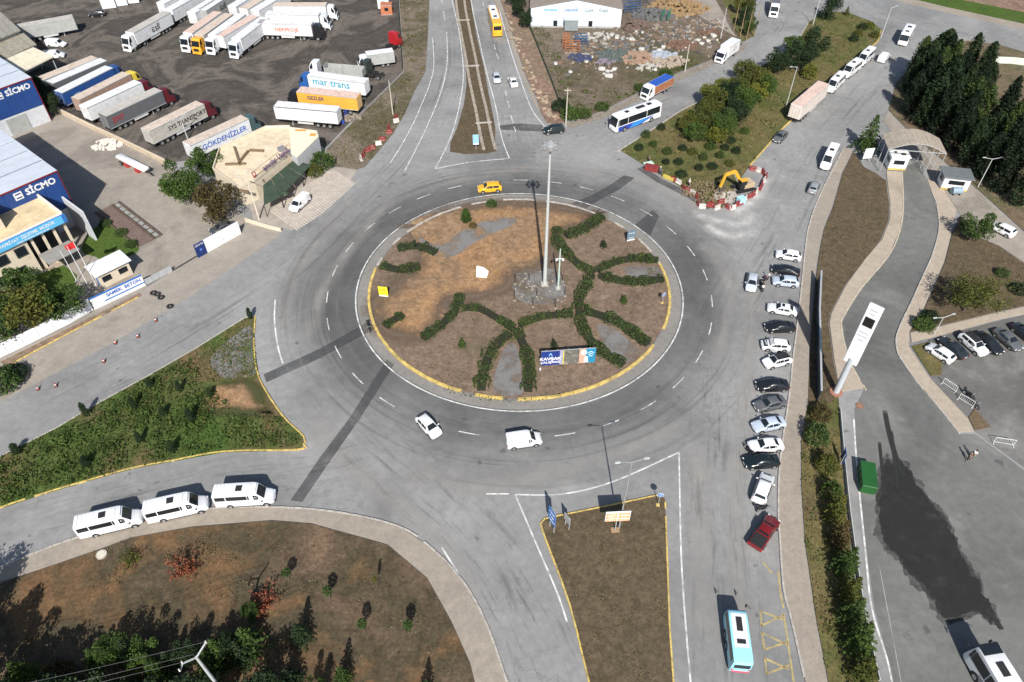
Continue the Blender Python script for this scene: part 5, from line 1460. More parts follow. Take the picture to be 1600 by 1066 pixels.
def weighbridge():
    p = Vector(G2(152, 336))
    q, r_ = Vector(G2(187, 316)), Vector(G2(254, 368))
    wv = (q - p).length; lv = (r_ - q).length
    ang = math.atan2(r_.y - q.y, r_.x - q.x)
    o = thing('weighbridge', 'rusty brown vehicle weighbridge deck in the factory yard', 'weighbridge', (q.x, q.y, .02), ang)
    RUST = mat('rusty_plate', (.10, .07, .055), .85, var=.3, dirt=.3)
    obj('pit_frame', MB().box((lv / 2, -wv / 2, .03), (lv, wv, .06)).mesh('pit_frame', RUST), o)
    for i in range(6):
        obj('deck_plate', cached(('dk', round(lv, 2)), lambda: MB().box((lv / 12, -wv * .62, 0), (lv / 6 - .06, wv * .55, .1)).mesh('deck_plate', mat('deck_brown', (.14, .10, .085), .8, var=.25, dirt=.3), bevel=.02)), o, (i * lv / 6, 0, .1))
    for y in (-.15, -wv * .3, -wv + .1):
        obj('side_rail', MB().box((lv / 2, y, .2), (lv, .2, .3)).mesh('side_rail', RUST), o)
    for i in range(9):
        obj('cover_plate', cached('cvp', lambda: MB().box((0, 0, 0), (1.2, .7, .06)).mesh('cover_plate', mat('cover_grey', (.25, .26, .24), .7, var=.3))), o, (1.0 + i * lv / 9.2, -.75, .11))
weighbridge()
parcel('office_lawn', [(128, 392), (140, 365), (168, 346), (186, 352), (214, 380), (212, 396), (170, 410), (150, 402)], M_LAWN, .09, sm=True)
parcel('office_lawn', [(20, 470), (60, 430), (100, 415), (120, 430), (118, 452), (60, 490)], M_LAWN, .09)
parcel('office_path', [(62, 422), (118, 384), (128, 392), (84, 426)], M_PAVE2, .07)

# white rubble and white steel trailer in the yard
def heap(name, label, cat, px, n, spread, m, size, z=.03, seed=1, flat=.4, long=1.6):
    r_ = random.Random(seed)
    p = G(*px)
    o = thing(name, label, cat, (p.x, p.y, z))
    mb = MB()
    for i in range(n):
        a, d = r_.uniform(0, 6.28), spread * math.sqrt(r_.random())
        s = r_.uniform(*size)
        hgt_ = (1 - d / spread) * spread * .22 * r_.random()
        mb.box((math.cos(a) * d, math.sin(a) * d * .7, hgt_ + s * flat / 2), (s * r_.uniform(.8, long), s * r_.uniform(.5, 1), s * flat), r_.uniform(0, 3.1))
    q = obj('pile', mb.mesh('pile', m), o)
    q['kind'] = 'stuff'
    return o
heap('rubble_pile', 'pile of white rubble slabs by the long beige wall', 'rubble', (168, 227), 90, 3.0, mat('rubble_white', (.62, .58, .52), .9, var=.15), (.25, .8), seed=4)
def white_tank():
    c, rz, ln = pose((186, 246), (230, 268), .9)
    o = thing('lowbed_trailer', 'long white trailer body on red supports in the factory yard', 'trailer', (c.x, c.y, .03), rz)
    obj('tank', MB().box((0, 0, 1.25), (ln, 1.5, .7)).mesh('tank', WHITEP, bevel=.2, smooth=50), o)
    for x in (-ln * .18, ln * .2):
        obj('support', cached('supp', lambda: MB().box((0, 0, .45), (1.1, 1.5, .9)).mesh('support', mat('support_red', (.35, .04, .04)))), o, (x, 0, 0))
    obj('drawbar', MB().bar((ln / 2, 0, .9), (ln / 2 + 1.4, 0, .5), .15).mesh('drawbar', BLACK), o)
    add_wheels(o, [(-ln * .34, .8), (-ln * .34, -.8)], .45, .25)
white_tank()

# far-left workshop roofs
def roofed(name, label, cat, px, z, m, wall, drop=1.0, posts=True, thick=.25):
    pts = gp(px, z)
    cx, cy = sum(p[0] for p in pts) / len(pts), sum(p[1] for p in pts) / len(pts)
    o = thing(name, label, cat, (cx, cy, .02))
    loc = [(p[0] - cx, p[1] - cy) for p in pts]
    # panels across the roof
    a, b, c, d = [Vector((p[0], p[1], 0)) for p in loc[:4]]
    n = 6
    for i in range(n):
        t0, t1 = i / n + .004, (i + 1) / n - .004
        q = [a.lerp(b, t0), a.lerp(b, t1), d.lerp(c, t1), d.lerp(c, t0)]
        obj('roof_panel', MB().prism([(v.x, v.y) for v in q], z - thick, z).mesh('roof_panel', m), o)
    if wall:
        s_ = [(x * .94, y * .94) for x, y in loc]
        obj('wall', MB().prism(s_, 0, z - thick - .02).mesh('wall', wall), o)
    else:
        for x, y in loc:
            obj('post', cached(('post', z), lambda: MB().tube((0, 0, 0), (0, 0, z - thick), .12, n=8).mesh('post', STEEL)), o, (x * .9, y * .9, 0))
    return o
roofed('workshop', 'grey-roofed workshop at the upper left edge', 'workshop', [(-70, 30), (-4, 14), (32, 47), (-30, 72)], 6.0, ROOFG, LGREYT)
roofed('workshop', 'low grey-brown roof between the workshop and the cream canopy', 'workshop', [(-30, 75), (33, 48), (57, 69), (2, 95)], 5.0, mat('roof_brownish', (.27, .25, .2), .85, var=.25, dirt=.3), LGREYT)
roofed('canopy_shelter', 'cream sheet canopy on posts beside the truck row', 'canopy', [(5, 94), (52, 74), (84, 88), (36, 112)], 5.0, ROOFC, None)
for k, px in enumerate([(172, 12), (190, 8), (208, 4)]):
    p = G(px[0], px[1], 0)
    o = thing('storage_container', 'white storage container, %s from the left at the top edge of the yard' % ORD[k], 'container', (p.x, p.y, .03), R(20), 'white containers at the top left')
    box_body(o, 3.4, 2.4, .15, 2.6, WHITEP, WHITEP, 'container_body')
    obj('skid', cached('skid', lambda: MB().box((0, .8, .08), (3.3, .2, .14)).box((0, -.8, .08), (3.3, .2, .14)).mesh('skid', BLACK)), o)

# restaurant
def restaurant():
    Hm, Hr = 3.7, 4.6
    main = gp([(334, 266), (344, 234), (416, 201), (453, 200), (456, 238), (398, 284), (374, 296)], Hm)
    blk = gp([(452, 199), (495, 205), (498, 214), (464, 247), (455, 241)], Hr)
    c = G(415, 260)
    o = thing('restaurant', 'cream flat-roofed restaurant with roof lettering and a dark green awning', 'restaurant', (c.x, c.y, .04))
    rel = lambda pts: [(p[0] - c.x, p[1] - c.y) for p in pts]
    ROOFB = mat('roof_cream', (.60, .50, .36), .9, var=.12, scale=.5, dirt=.3)
    obj('wall', MB().prism(rel(main), 0, Hm - .05).mesh('wall', CREAM), o)
    obj('roof_slab', MB().prism(rel(main), Hm - .04, Hm + .06).mesh('roof_slab', ROOFB), o)
    obj('side_block', MB().prism(rel(blk), 0, Hr - .05).mesh('side_block', mat('block_grey', (.42, .43, .44), .7)), o)
    obj('side_block_roof', MB().prism(rel(blk), Hr - .04, Hr + .08).mesh('side_block_roof', mat('roof_cream_light', (.68, .60, .46), .85, var=.08)), o)
    # parapet all round the main roof
    rm = rel(main)
    for i in range(len(rm)):
        a, b = rm[i], rm[(i + 1) % len(rm)]
        obj('parapet', MB().bar((a[0], a[1], Hm + .3), (b[0], b[1], Hm + .3), .22, .5).mesh('parapet', CREAM), o)
    # lettering stands along the front parapet
    a, b = Vector(rm[5]), Vector(rm[4])
    ang = math.atan2(b.y - a.y, b.x - a.x)
    m = a * .5 + b * .5
    n_ = Vector((math.sin(ang), -math.cos(ang)))
    obj('sign_frame', MB().bar((a.x, a.y, Hm + .75), (b.x, b.y, Hm + .75), .1, .12).bar((a.x, a.y, Hm + 1.9), (b.x, b.y, Hm + 1.9), .08, .08).mesh('sign_frame', mat('frame_tan', (.4, .3, .2))), o)
    lettering('amcılar Uygun', 1.25, mat('ink_purple', (.10, .05, .14)), o, (m.x + .5 + n_.x * .1, m.y + .5 + n_.y * .1, Hm + 1.3), (math.pi / 2 - .3, 0, ang), bold=.03, wide=1.05)
    lettering('D', 1.4, mat('ink_maroon', (.3, .04, .06)), o, (a.x + n_.x * .1 + .1, a.y + n_.y * .1 + .3, Hm + 1.35), (math.pi / 2 - .3, 0, ang), bold=.04)
    # ducts
    DUCT = mat('duct_brown', (.17, .12, .07), .7, var=.2)
    for p0, p1 in (((366, 230), (375, 258)), ((352, 257), (384, 256)), ((390, 235), (412, 236)), ((375, 252), (388, 236)), ((376, 298), (388, 300))):
        A, B = G(*p0, Hm + .3), G(*p1, Hm + .3)
        obj('roof_duct', MB().bar((A.x - c.x, A.y - c.y, Hm + .3), (B.x - c.x, B.y - c.y, Hm + .3), .4, .35).mesh('roof_duct', DUCT), o)
    for p0 in ((440, 233), (456, 238)):
        A = G(*p0, Hm + .4)
        obj('roof_unit', MB().box((A.x - c.x, A.y - c.y, Hm + .45), (1.3, .9, .7), .8).mesh('roof_unit', mat('unit_grey', (.2, .2, .23), .6)), o)
    # awning: four cloth bays on posts, sloping outwards
    top = [Vector(p) for p in gp([(411, 290), (459, 250)], 3.2)]
    bot = [Vector(p) for p in gp([(403, 317), (422, 325), (473, 274), (486, 258)], 2.5)]
    for i in range(4):
        t0, t1 = i / 4 + .005, (i + 1) / 4 - .005
        A, B = top[0].lerp(top[1], t0), top[0].lerp(top[1], t1)
        C_, D_ = Vector(bot[1]).lerp(bot[3], t1), Vector(bot[1]).lerp(bot[3], t0)
        if i == 0:
            D_ = Vector(bot[0]).lerp(bot[1], .5)
        vs_ = [(A.x, A.y, 3.2), (B.x, B.y, 3.2), (C_.x, C_.y, 2.5), (D_.x, D_.y, 2.5)]
        vs_ = [(x - c.x, y - c.y, z) for x, y, z in vs_]
        lo = [(x, y, z - .07) for x, y, z in vs_]
        obj('awning', MB().add(vs_ + lo, [(0, 3, 2, 1), (4, 5, 6, 7), (0, 1, 5, 4), (1, 2, 6, 5), (2, 3, 7, 6), (3, 0, 4, 7)]).mesh('awning', GREEN_AWN), o)
        for P in (C_, D_):
            obj('awning_post', cached('awp', lambda: MB().tube((0, 0, 0), (0, 0, 2.45), .07, n=6).mesh('awning_post', BLACK)), o, (P.x - c.x, P.y - c.y, 0))
    obj('vent_dome', MB().tube((0, 0, 0), (0, 0, .6), .9, .5, 12).mesh('vent_dome', GREEN_AWN), o, (G(443, 300, 2.4).x - c.x, G(443, 300, 2.4).y - c.y, 2.0))
    for k, px in enumerate(((470, 204), (489, 211))):
        A = G(*px, Hr + .1)
        obj('roof_mark', MB().box((0, 0, 0), (2.2 - k, .7 + .4 * k, .03)).mesh('roof_mark', mat('mark_orange', (.6, .3, .08))), o, (A.x - c.x, A.y - c.y, Hr + .11), (0, 0, 0))
restaurant()
wall_run('garden_wall', 'low cream wall at the corner of the restaurant forecourt', [(384, 346), (396, 350), (420, 357), (440, 362)], .7, .3, CREAM, None, 1.5)

# white shed at the top
def shed():
    a, b = Vector(G2(829, 43)), Vector(G2(969, 45))
    W = (b - a).length
    ang = math.atan2(b.y - a.y, b.x - a.x)
    o = thing('storage_shed', 'white gabled shed with lettering across its front at the top', 'shed', (a.x, a.y, .07), ang)
    he, ha, Dp = 4.8, 6.9, 40.0
    PALEW = mat('shed_white', (.56, .63, .70), .5, var=.04, dirt=.06)
    n = 12
    for i in range(n):
        x0, x1 = W * i / n + .01, W * (i + 1) / n - .01
        f = lambda x: he + (ha - he) * (1 - abs(x / W * 2 - 1))
        vs_ = [(x0, 0, 0), (x1, 0, 0), (x1, 0, f(x1)), (x0, 0, f(x0)), (x0, .2, 0), (x1, .2, 0), (x1, .2, f(x1)), (x0, .2, f(x0))]
        obj('wall_panel', MB().add(vs_, [(0, 1, 2, 3), (7, 6, 5, 4), (1, 5, 6, 2), (4, 0, 3, 7), (3, 2, 6, 7)]).mesh('wall_panel', PALEW), o)
    obj('side_wall', MB().add([(.05, .2, 0), (W - .05, .2, 0), (W - .05, Dp, 0), (.05, Dp, 0), (.05, .2, he), (W - .05, .2, he), (W - .05, Dp, he), (.05, Dp, he)], [(1, 2, 6, 5), (3, 0, 4, 7), (2, 3, 7, 6), (0, 1, 5, 4)]).mesh('side_wall', PALE), o)
    RS = mat('roof_taupe', (.22, .19, .16), .8, var=.15, dirt=.25)
    for s in (0, 1):
        x0, x1 = (-.3, W / 2) if s == 0 else (W / 2, W + .3)
        z0, z1 = (he - .05, ha) if s == 0 else (ha, he - .05)
        for k in range(5):
            y0, y1 = -.15 + k * Dp / 5, -.15 + (k + 1) * Dp / 5 - .04
            vs_ = [(x0, y0, z0 + .05), (x1, y0, z1 + .05), (x1, y1, z1 + .05), (x0, y1, z0 + .05)]
            vs_ += [(x, y, z + .12) for x, y, z in vs_]
            obj('roof_panel', MB().add(vs_, [(3, 2, 1, 0), (4, 5, 6, 7), (0, 1, 5, 4), (1, 2, 6, 5), (2, 3, 7, 6), (3, 0, 4, 7)]).mesh('roof_panel', RS), o)
    for t, x, m, sz in (('mimenar', .22, K_TEAL, 1.0), ('Lekyistill', .44, K_BLUE, 1.05), ('Çayk', .64, mat('ink_slate', (.16, .2, .22)), 1.15), ('Özgül', .8, mat('ink_slate', (.16, .2, .22)), 1.0)):
        lettering(t, sz, m, o, (W * x, -.03, he - .35), (math.pi / 2, 0, 0), bold=.02)
    for x in (.275, .665):
        w = obj('window', cached('shw', lambda: MB().box((0, 0, 0), (1.0, .12, 1.4)).mesh('window', GLASS)), o, (W * x, -.04, 1.1))
    obj('plinth', MB().box((W / 2, -.04, .25), (W, .1, .5)).mesh('plinth', LGREYT), o)
    obj('lean_to', MB().box((W * .45, -1.2, 1.5), (3.4, 2.4, 2.6)).mesh('lean_to', mat('lean_grey', (.2, .23, .24), .7)), o)
    obj('lean_to_roof', MB().box((W * .45, -1.2, 2.9), (3.8, 2.8, .14)).mesh('lean_to_roof', ROOFW), o)
shed()

# gate with the arched roof, guard booths
def gate():
    a, b = Vector(G2(1388, 233, 5.0)), Vector(G2(1480, 240, 5.0))
    W = (b - a).length
    ang = math.atan2(b.y - a.y, b.x - a.x)
    o = thing('gate_canopy', 'arched sheet canopy on posts over the gate lane', 'gate', (a.x, a.y, 0), ang)
    ARCH = mat('arch_sheet', (.33, .29, .235), .8, var=.15, dirt=.35)
    n, Dp = 12, 5.5
    z = lambda t: 5.0 + 1.6 * math.sin(math.pi * t)
    for i in range(n):
        t0, t1 = i / n, (i + 1) / n
        for k in range(2):
            y0, y1 = k * Dp / 2, (k + 1) * Dp / 2 - .03
            x0, x1 = W * t0, W * t1 - .03
            vs_ = [(x0, y0, z(t0)), (x1, y0, z(t1)), (x1, y1, z(t1)), (x0, y1, z(t0))]
            vs_ += [(x, y, q - .08) for x, y, q in vs_]
            obj('roof_panel', MB().add(vs_, [(0, 1, 2, 3), (7, 6, 5, 4), (0, 4, 5, 1), (1, 5, 6, 2), (2, 6, 7, 3), (3, 7, 4, 0)]).mesh('roof_panel', ARCH), o)
    for y in (.1, Dp / 2, Dp - .1):
        mb = MB()
        for i in range(n):
            mb.bar((W * i / n, y, z(i / n) - .16), (W * (i + 1) / n, y, z((i + 1) / n) - .16), .14)
        mb.bar((0, y, 4.9), (W, y, 4.9), .12)
        obj('truss', mb.mesh('truss', STEEL), o)
        for x in (.1, W * .78, W - .1):
            obj('post', cached('gpost', lambda: MB().tube((0, 0, 0), (0, 0, 5.0), .07, n=8).mesh('post', STEEL)), o, (x, y, 0))
    return o
gate()
def booth(label, px, w, d, h, rz, wall, roof, over=.35):
    p = G(*px)
    o = thing('guard_booth', label, 'booth', (p.x, p.y, .1), rz)
    obj('wall', MB().box((0, 0, h / 2), (w, d, h)).mesh('wall', wall, bevel=.03), o)
    obj('roof', MB().box((0, 0, h + .1), (w + over, d + over, .2)).mesh('roof', roof, bevel=.03), o)
    for x, y, sx, sy in ((0, -d / 2 - .02, w * .6, .06), (w / 2 + .02, 0, .06, d * .5), (-w / 2 - .02, 0, .06, d * .5)):
        obj('window', MB().box((x, y, h * .62), (sx, sy, h * .32)).mesh('window', GLASS), o)
    obj('door', MB().box((w * .3, d / 2 + .02, h * .42), (.8, .05, h * .8)).mesh('door', WINF), o)
    obj('skirting', MB().box((0, -d / 2 - .03, .2), (w, .06, .4)).mesh('skirting', YELLOWK), o)
    return o
gb = booth('white guard booth under the arched gate canopy', (1397, 261), 3.3, 2.6, 2.7, R(-6), WHITEP, WHITEP)
obj('roof_unit', MB().box((.6, -.4, 2.95), (.8, .5, .3)).box((-.7, .3, 2.92), (.5, .4, .2)).mesh('roof_unit', BLACK), gb)
gb2 = booth('white booth with a dark grey roof right of the gate lane', (1486, 291), 4.6, 3.2, 2.6, R(-12), WHITEP, mat('roof_slate', (.13, .145, .15), .6), .8)
def tank():
    p = G(1492, 304)
    o = thing('water_tank', 'blue-grey water tank beside the grey-roofed booth', 'tank', (p.x, p.y, .13), 0)
    obj('barrel', MB().tube((-.9, 0, .75), (.9, 0, .75), .65, n=14).mesh('barrel', mat('tank_bluegrey', (.22, .30, .36), .5), smooth=40), o)
    obj('stand', MB().box((-.6, 0, .1), (.15, 1.1, .2)).box((.6, 0, .1), (.15, 1.1, .2)).mesh('stand', BLACK), o)
tank()
def board():
    p = G(1352, 254)
    o = thing('notice_board', 'white notice board on two posts left of the gate', 'board', (p.x, p.y, .1), R(10))
    obj('panel', MB().box((0, 0, 1.9), (1.9, .12, 2.2)).mesh('panel', WHITEP, bevel=.03), o)
    for x in (-.7, .7):
        obj('post', cached('nbp', lambda: MB().tube((0, 0, 0), (0, 0, .85), .06, n=6).mesh('post', STEEL)), o, (x, 0, 0))
board()
wall_run('white_wall', 'pale low wall at the right edge behind the cypresses', [(1553, 99), (1580, 100), (1640, 108)], 1.6, .3, mat('wall_pale_green', (.52, .56, .5), .8, dirt=.15), None, 3)
# ------------------------------------------------------------------ trees, shrubs, hedges, ground cover
LG = {
    'green': leaf_mat('leaf_green', (0.03, 0.065, 0.014), (0.075, 0.12, 0.03)),
    'dark': leaf_mat('leaf_dark', (0.012, 0.026, 0.012), (0.03, 0.05, 0.02), .12),
    'ink': leaf_mat('leaf_ink', (0.006, 0.013, 0.007), (0.014, 0.026, 0.012), .05),
    'olive': leaf_mat('leaf_olive', (0.055, 0.075, 0.018), (0.12, 0.12, 0.03)),
    'yellow': leaf_mat('leaf_yellowgreen', (0.09, 0.12, 0.02), (0.16, 0.16, 0.03)),
    'brown': leaf_mat('leaf_brown', (0.07, 0.055, 0.022), (0.12, 0.085, 0.035)),
    'red': leaf_mat('leaf_red', (0.17, 0.05, 0.03), (0.26, 0.10, 0.06)),
    'hedge': leaf_mat('leaf_hedge', (0.03, 0.055, 0.016), (0.065, 0.095, 0.028), .2),
    'fresh': leaf_mat('leaf_fresh', (0.03, 0.065, 0.018), (0.075, 0.11, 0.035)),
    'weed': leaf_mat('leaf_weed', (0.04, 0.08, 0.016), (0.085, 0.115, 0.03)),
    'straw': leaf_mat('leaf_straw', (0.13, 0.105, 0.055), (0.2, 0.16, 0.09)),
}
BARK = mat('bark', (0.11, 0.085, 0.06), .95, var=.3, scale=4)
def leaf_quad(mb, p, s, r_, up=.3):
    n = Vector((r_.gauss(0, 1), r_.gauss(0, 1), r_.gauss(0, 1) + up)).normalized()
    t = n.orthogonal().normalized()
    t.rotate(Matrix.Rotation(r_.uniform(0, 6.28), 3, n))
    b = n.cross(t)
    w, h = s * r_.uniform(.6, 1.1), s * r_.uniform(.35, .7)
    o = len(mb.v)
    mb.v += [tuple(p - t * w - b * h * .3), tuple(p + b * h), tuple(p + t * w - b * h * .2), tuple(p - b * h)]
    mb.f.append((o, o + 1, o + 2, o + 3))
def crown(kind, seed):
    r_ = random.Random(seed)
    mb = MB()
    if kind == 'broad':        # H 6, R 3
        lobes = []
        for i in range(20):
            a = r_.uniform(0, 6.28); z = r_.uniform(1.9, 5.2)
            rr = 2.3 * math.sqrt(max(.05, 1 - ((z - 3.4) / 2.3) ** 2)) * r_.uniform(.45, 1.0)
            lobes.append((Vector((math.cos(a) * rr, math.sin(a) * rr, z)), r_.uniform(.6, 1.2)))
        for i in range(4200):
            c, q = r_.choice(lobes)
            d = Vector((r_.gauss(0, 1), r_.gauss(0, 1), r_.gauss(.25, 1))).normalized()
            leaf_quad(mb, c + d * q * r_.uniform(.55, 1.12), .17, r_, .6)
    elif kind == 'thin':       # sparse, half bare
        for i in range(3400):
            a = r_.uniform(0, 6.28); k = int(r_.random() * 30)
            rk = random.Random(seed * 99 + k)
            c = Vector((rk.gauss(0, 1.5), rk.gauss(0, 1.5), rk.uniform(2.2, 5.6)))
            p = c + Vector((r_.gauss(0, .45), r_.gauss(0, .45), r_.gauss(0, .35)))
            leaf_quad(mb, p, .14, r_, .3)
    elif kind == 'cypress':    # H 12, R 1.25
        for i in range(4600):
            t = r_.random() ** .8
            z = .4 + 11.6 * t
            rr = 1.3 * (min(1, t * 6 + .35)) * (1 - t ** 2.2) ** .75 + .05
            a = r_.uniform(0, 6.28)
            rr *= (1 + .2 * math.sin(a * 3 + z * 1.1 + seed) + .22 * math.sin(a * 7 + z * 2.3 + seed * 2)) * r_.uniform(.6, 1.1)
            if t > .7 and r_.random() < .25: rr *= 1.5
            leaf_quad(mb, Vector((math.cos(a) * rr, math.sin(a) * rr, z)), .19, r_, .2)
    elif kind == 'conifer':    # H 8, R 2.4 in tiers
        for k in range(13):
            z = .9 + 6.9 * k / 13
            R_ = 2.5 * (1 - k / 13.2) ** .85
            nb = max(4, int(11 * (1 - k / 15)))
            for b in range(nb):
                a = 6.28 * b / nb + k * .7 + r_.uniform(-.2, .2)
                Lb = R_ * r_.uniform(.75, 1.1)
                for j in range(int(26 * Lb / 2.4) + 8):
                    t = r_.random() ** .7
                    p = Vector((math.cos(a) * Lb * t, math.sin(a) * Lb * t, z - .45 * t * t + r_.gauss(0, .09)))
                    p += Vector((-math.sin(a), math.cos(a), 0)) * r_.gauss(0, .22 * (1.1 - t))
                    leaf_quad(mb, p, .20, r_, .7)
    elif kind == 'shrub':      # H 1.6, R 1
        for i in range(1100):
            d = Vector((r_.gauss(0, 1), r_.gauss(0, 1), abs(r_.gauss(0, 1)))).normalized()
            q = r_.uniform(.72, 1.08) * (1 + .16 * math.sin(d.x * 7 + seed) * math.cos(d.y * 6))
            leaf_quad(mb, Vector((d.x * q, d.y * q, .25 + d.z * 1.25 * q)), .11, r_, .5)
    elif kind == 'ball':       # little crown of a sapling, centre 2.1
        for i in range(420):
            d = Vector((r_.gauss(0, 1), r_.gauss(0, 1), r_.gauss(0, 1))).normalized() * r_.uniform(.35, .62)
            leaf_quad(mb, Vector((d.x * .8, d.y * .8, 2.1 + d.z * 1.2)), .11, r_, .4)
    elif kind == 'spiky':      # wild reddish shrub, H 2.6
        for b in range(34):
            a = r_.uniform(0, 6.28); el = r_.uniform(.35, 1.35); L_ = r_.uniform(1.2, 2.4)
            dv = Vector((math.cos(a) * math.cos(el), math.sin(a) * math.cos(el), math.sin(el)))
            for j in range(26):
                t = r_.random()
                leaf_quad(mb, dv * L_ * (.25 + .8 * t) + Vector((r_.gauss(0, .1), r_.gauss(0, .1), r_.gauss(0, .1))), .12, r_, .2)
    return mb
TRUNK = {'broad': (2.6, .2), 'thin': (2.8, .14), 'cypress': (11.0, .16), 'conifer': (7.4, .15), 'shrub': (.9, .05), 'ball': (2.1, .045), 'spiky': (1.2, .06)}
def trunk_mesh(kind):
    h, r0 = TRUNK[kind]
    def mk():
        r_ = random.Random(5)
        mb = MB().tube((0, 0, -.05), (0, 0, h), r0, r0 * .4, 7)
        if kind in ('broad', 'thin', 'shrub', 'spiky'):
            nl = 12 if kind == 'thin' else 7
            for i in range(nl):
                a = i * 2.4; z = h * r_.uniform(.5, 1.0)
                L_ = h * r_.uniform(.5, .95)
                e = Vector((math.cos(a) * L_ * .75, math.sin(a) * L_ * .75, z + L_ * .8))
                mb.tube((0, 0, z), e, r0 * .4, r0 * .12, 5)
                if kind == 'thin':
                    for q in range(3):
                        a2 = a + r_.uniform(-.9, .9)
                        m_ = Vector((0, 0, z)).lerp(e, r_.uniform(.4, .9))
                        mb.tube(m_, m_ + Vector((math.cos(a2) * 1.1, math.sin(a2) * 1.1, .8)), r0 * .15, r0 * .05, 4)
        return mb.mesh('trunk', BARK)
    return cached(('trunk', kind), mk)
NV = {'broad': 4, 'thin': 2, 'cypress': 5, 'conifer': 3, 'shrub': 3, 'ball': 2, 'spiky': 2}
TN = {'broad': 'broadleaf_tree', 'thin': 'sparse_tree', 'cypress': 'cypress_tree', 'conifer': 'conifer_tree', 'shrub': 'shrub', 'ball': 'sapling', 'spiky': 'reddish_bush'}
_tc = [0]
def tree(kind, tint, label, cat, base, h, r, group=None, top=None, z=.1, name=None):
    """base: photo position of the foot; or top: photo position of the tip at height h"""
    _tc[0] += 1
    p = G(base[0], base[1], z) if top is None else G(top[0], top[1], h)
    v = _tc[0] % NV[kind]
    H0, R0 = {'broad': (6.0, 3.0), 'thin': (6.0, 3.0), 'cypress': (12.0, 1.35), 'conifer': (8.0, 2.5), 'shrub': (1.6, 1.0), 'ball': (2.8, .5), 'spiky': (2.4, 2.0)}[kind]
    o = thing(name or TN[kind], label, cat, (p.x, p.y, z), rnd.uniform(0, 6.28), group)
    k = (r / R0, r / R0, h / H0)
    me = cached(('crown', kind, v, tint), lambda: cached(('crownmb', kind, v), lambda: crown(kind, v * 31 + 7)).mesh('crown', LG[tint]))
    obj('trunk', trunk_mesh(kind), o, None, None, k)
    obj('crown', me, o, None, None, k)
    if kind in ('cypress', 'conifer', 'broad'):
        o.rotation_euler.x, o.rotation_euler.y = rnd.uniform(-.05, .05), rnd.uniform(-.05, .05)
    return o
# round the restaurant and factory
tree('broad', 'green', 'large green tree left of the restaurant', 'tree', (294, 312), 7.8, 4.7)
tree('broad', 'brown', 'large brownish tree between the restaurant and the sign wall', 'tree', (350, 342), 6.8, 4.6)
tree('broad', 'green', 'smaller green tree at the rear corner of the large green tree', 'tree', (332, 276), 6.0, 3.4)
tree('shrub', 'green', 'round green bush at the right corner of the restaurant', 'bush', (505, 262), 3.4, 2.3)
tree('shrub', 'olive', 'olive bush below the right end of the restaurant awning', 'bush', (492, 274), 2.4, 1.6)
for k, (b, t, h, r, d) in enumerate([((10, 528), 'green', 7.5, 4.8, 'big green tree cut by the left picture edge above the sheet fence'), ((58, 512), 'olive', 7.5, 5.0, 'big olive-green tree in the middle of the clump above the sheet fence'), ((110, 496), 'green', 6, 3.8, 'dark tree at the right end of the clump above the sheet fence'), ((36, 474), 'green', 6.5, 4.2, 'green tree at the back of the clump beside the cream office')]):
    tree('broad', t, d, 'tree', b, h, r, 'trees behind the sheet fence')
tree('shrub', 'green', 'low green bush at the left edge below the sheet fence', 'bush', (8, 604), 3.0, 2.6)
tree('shrub', 'dark', 'dark bush at the left edge under the low green bush', 'bush', (24, 588), 1.8, 1.8)
for k, (b, h, r) in enumerate([((66, 152), 5, 2.4), ((76, 166), 5.5, 2.4), ((88, 180), 5, 2.2)]):
    tree('broad', 'dark', 'dark tree beside the far blue hall, %s from the top of its row' % ORD[k], 'tree', b, h, r, 'dark trees beside the far blue hall')
for k, b in enumerate([(165, 352), (190, 366), (206, 384)]):
    tree('shrub', 'fresh', 'low green shrub on the office lawn, %s from the left' % ORD[k], 'shrub', b, 1.0, 1.1, 'shrubs on the office lawn')
# by the shed and scrap lot
for k, (b, h, r) in enumerate([((800, 12), 5.5, 2.2), ((812, 30), 6, 2.4), ((820, 46), 5, 2.0)]):
    tree('broad', 'dark', 'dark tree left of the white shed, %s from the top' % ORD[k], 'tree', b, h, r, 'dark trees left of the white shed')
for k, (b, t, h, r) in enumerate([((876, 172), 'dark', 2.6, 2.0), ((892, 184), 'green', 2.4, 2.2), ((912, 182), 'weed', 1.6, 1.8), ((940, 170), 'weed', 1.4, 1.6), ((1000, 140), 'weed', 1.2, 1.5), ((1040, 118), 'green', 1.4, 1.6)]):
    tree('shrub', t, 'wild bush on the roadside edge of the scrap lot, %s from the left' % ORD[k], 'bush', b, h, r, 'bushes along the scrap lot edge')
for k, (b, t, h, r) in enumerate([((1152, 22), 'olive', 5, 1.8), ((1160, 44), 'dark', 6, 2.0), ((1170, 58), 'green', 5, 1.8), ((1168, 30), 'olive', 6, 1.8)]):
    tree('broad', t, ['olive tree at the left of the clump beside the top side road', 'dark tree in the clump beside the top side road', 'green tree at the foot of the clump beside the top side road', 'tall olive tree at the back of the clump beside the top side road'][k], 'tree', b, h, r, 'trees beside the top side road')
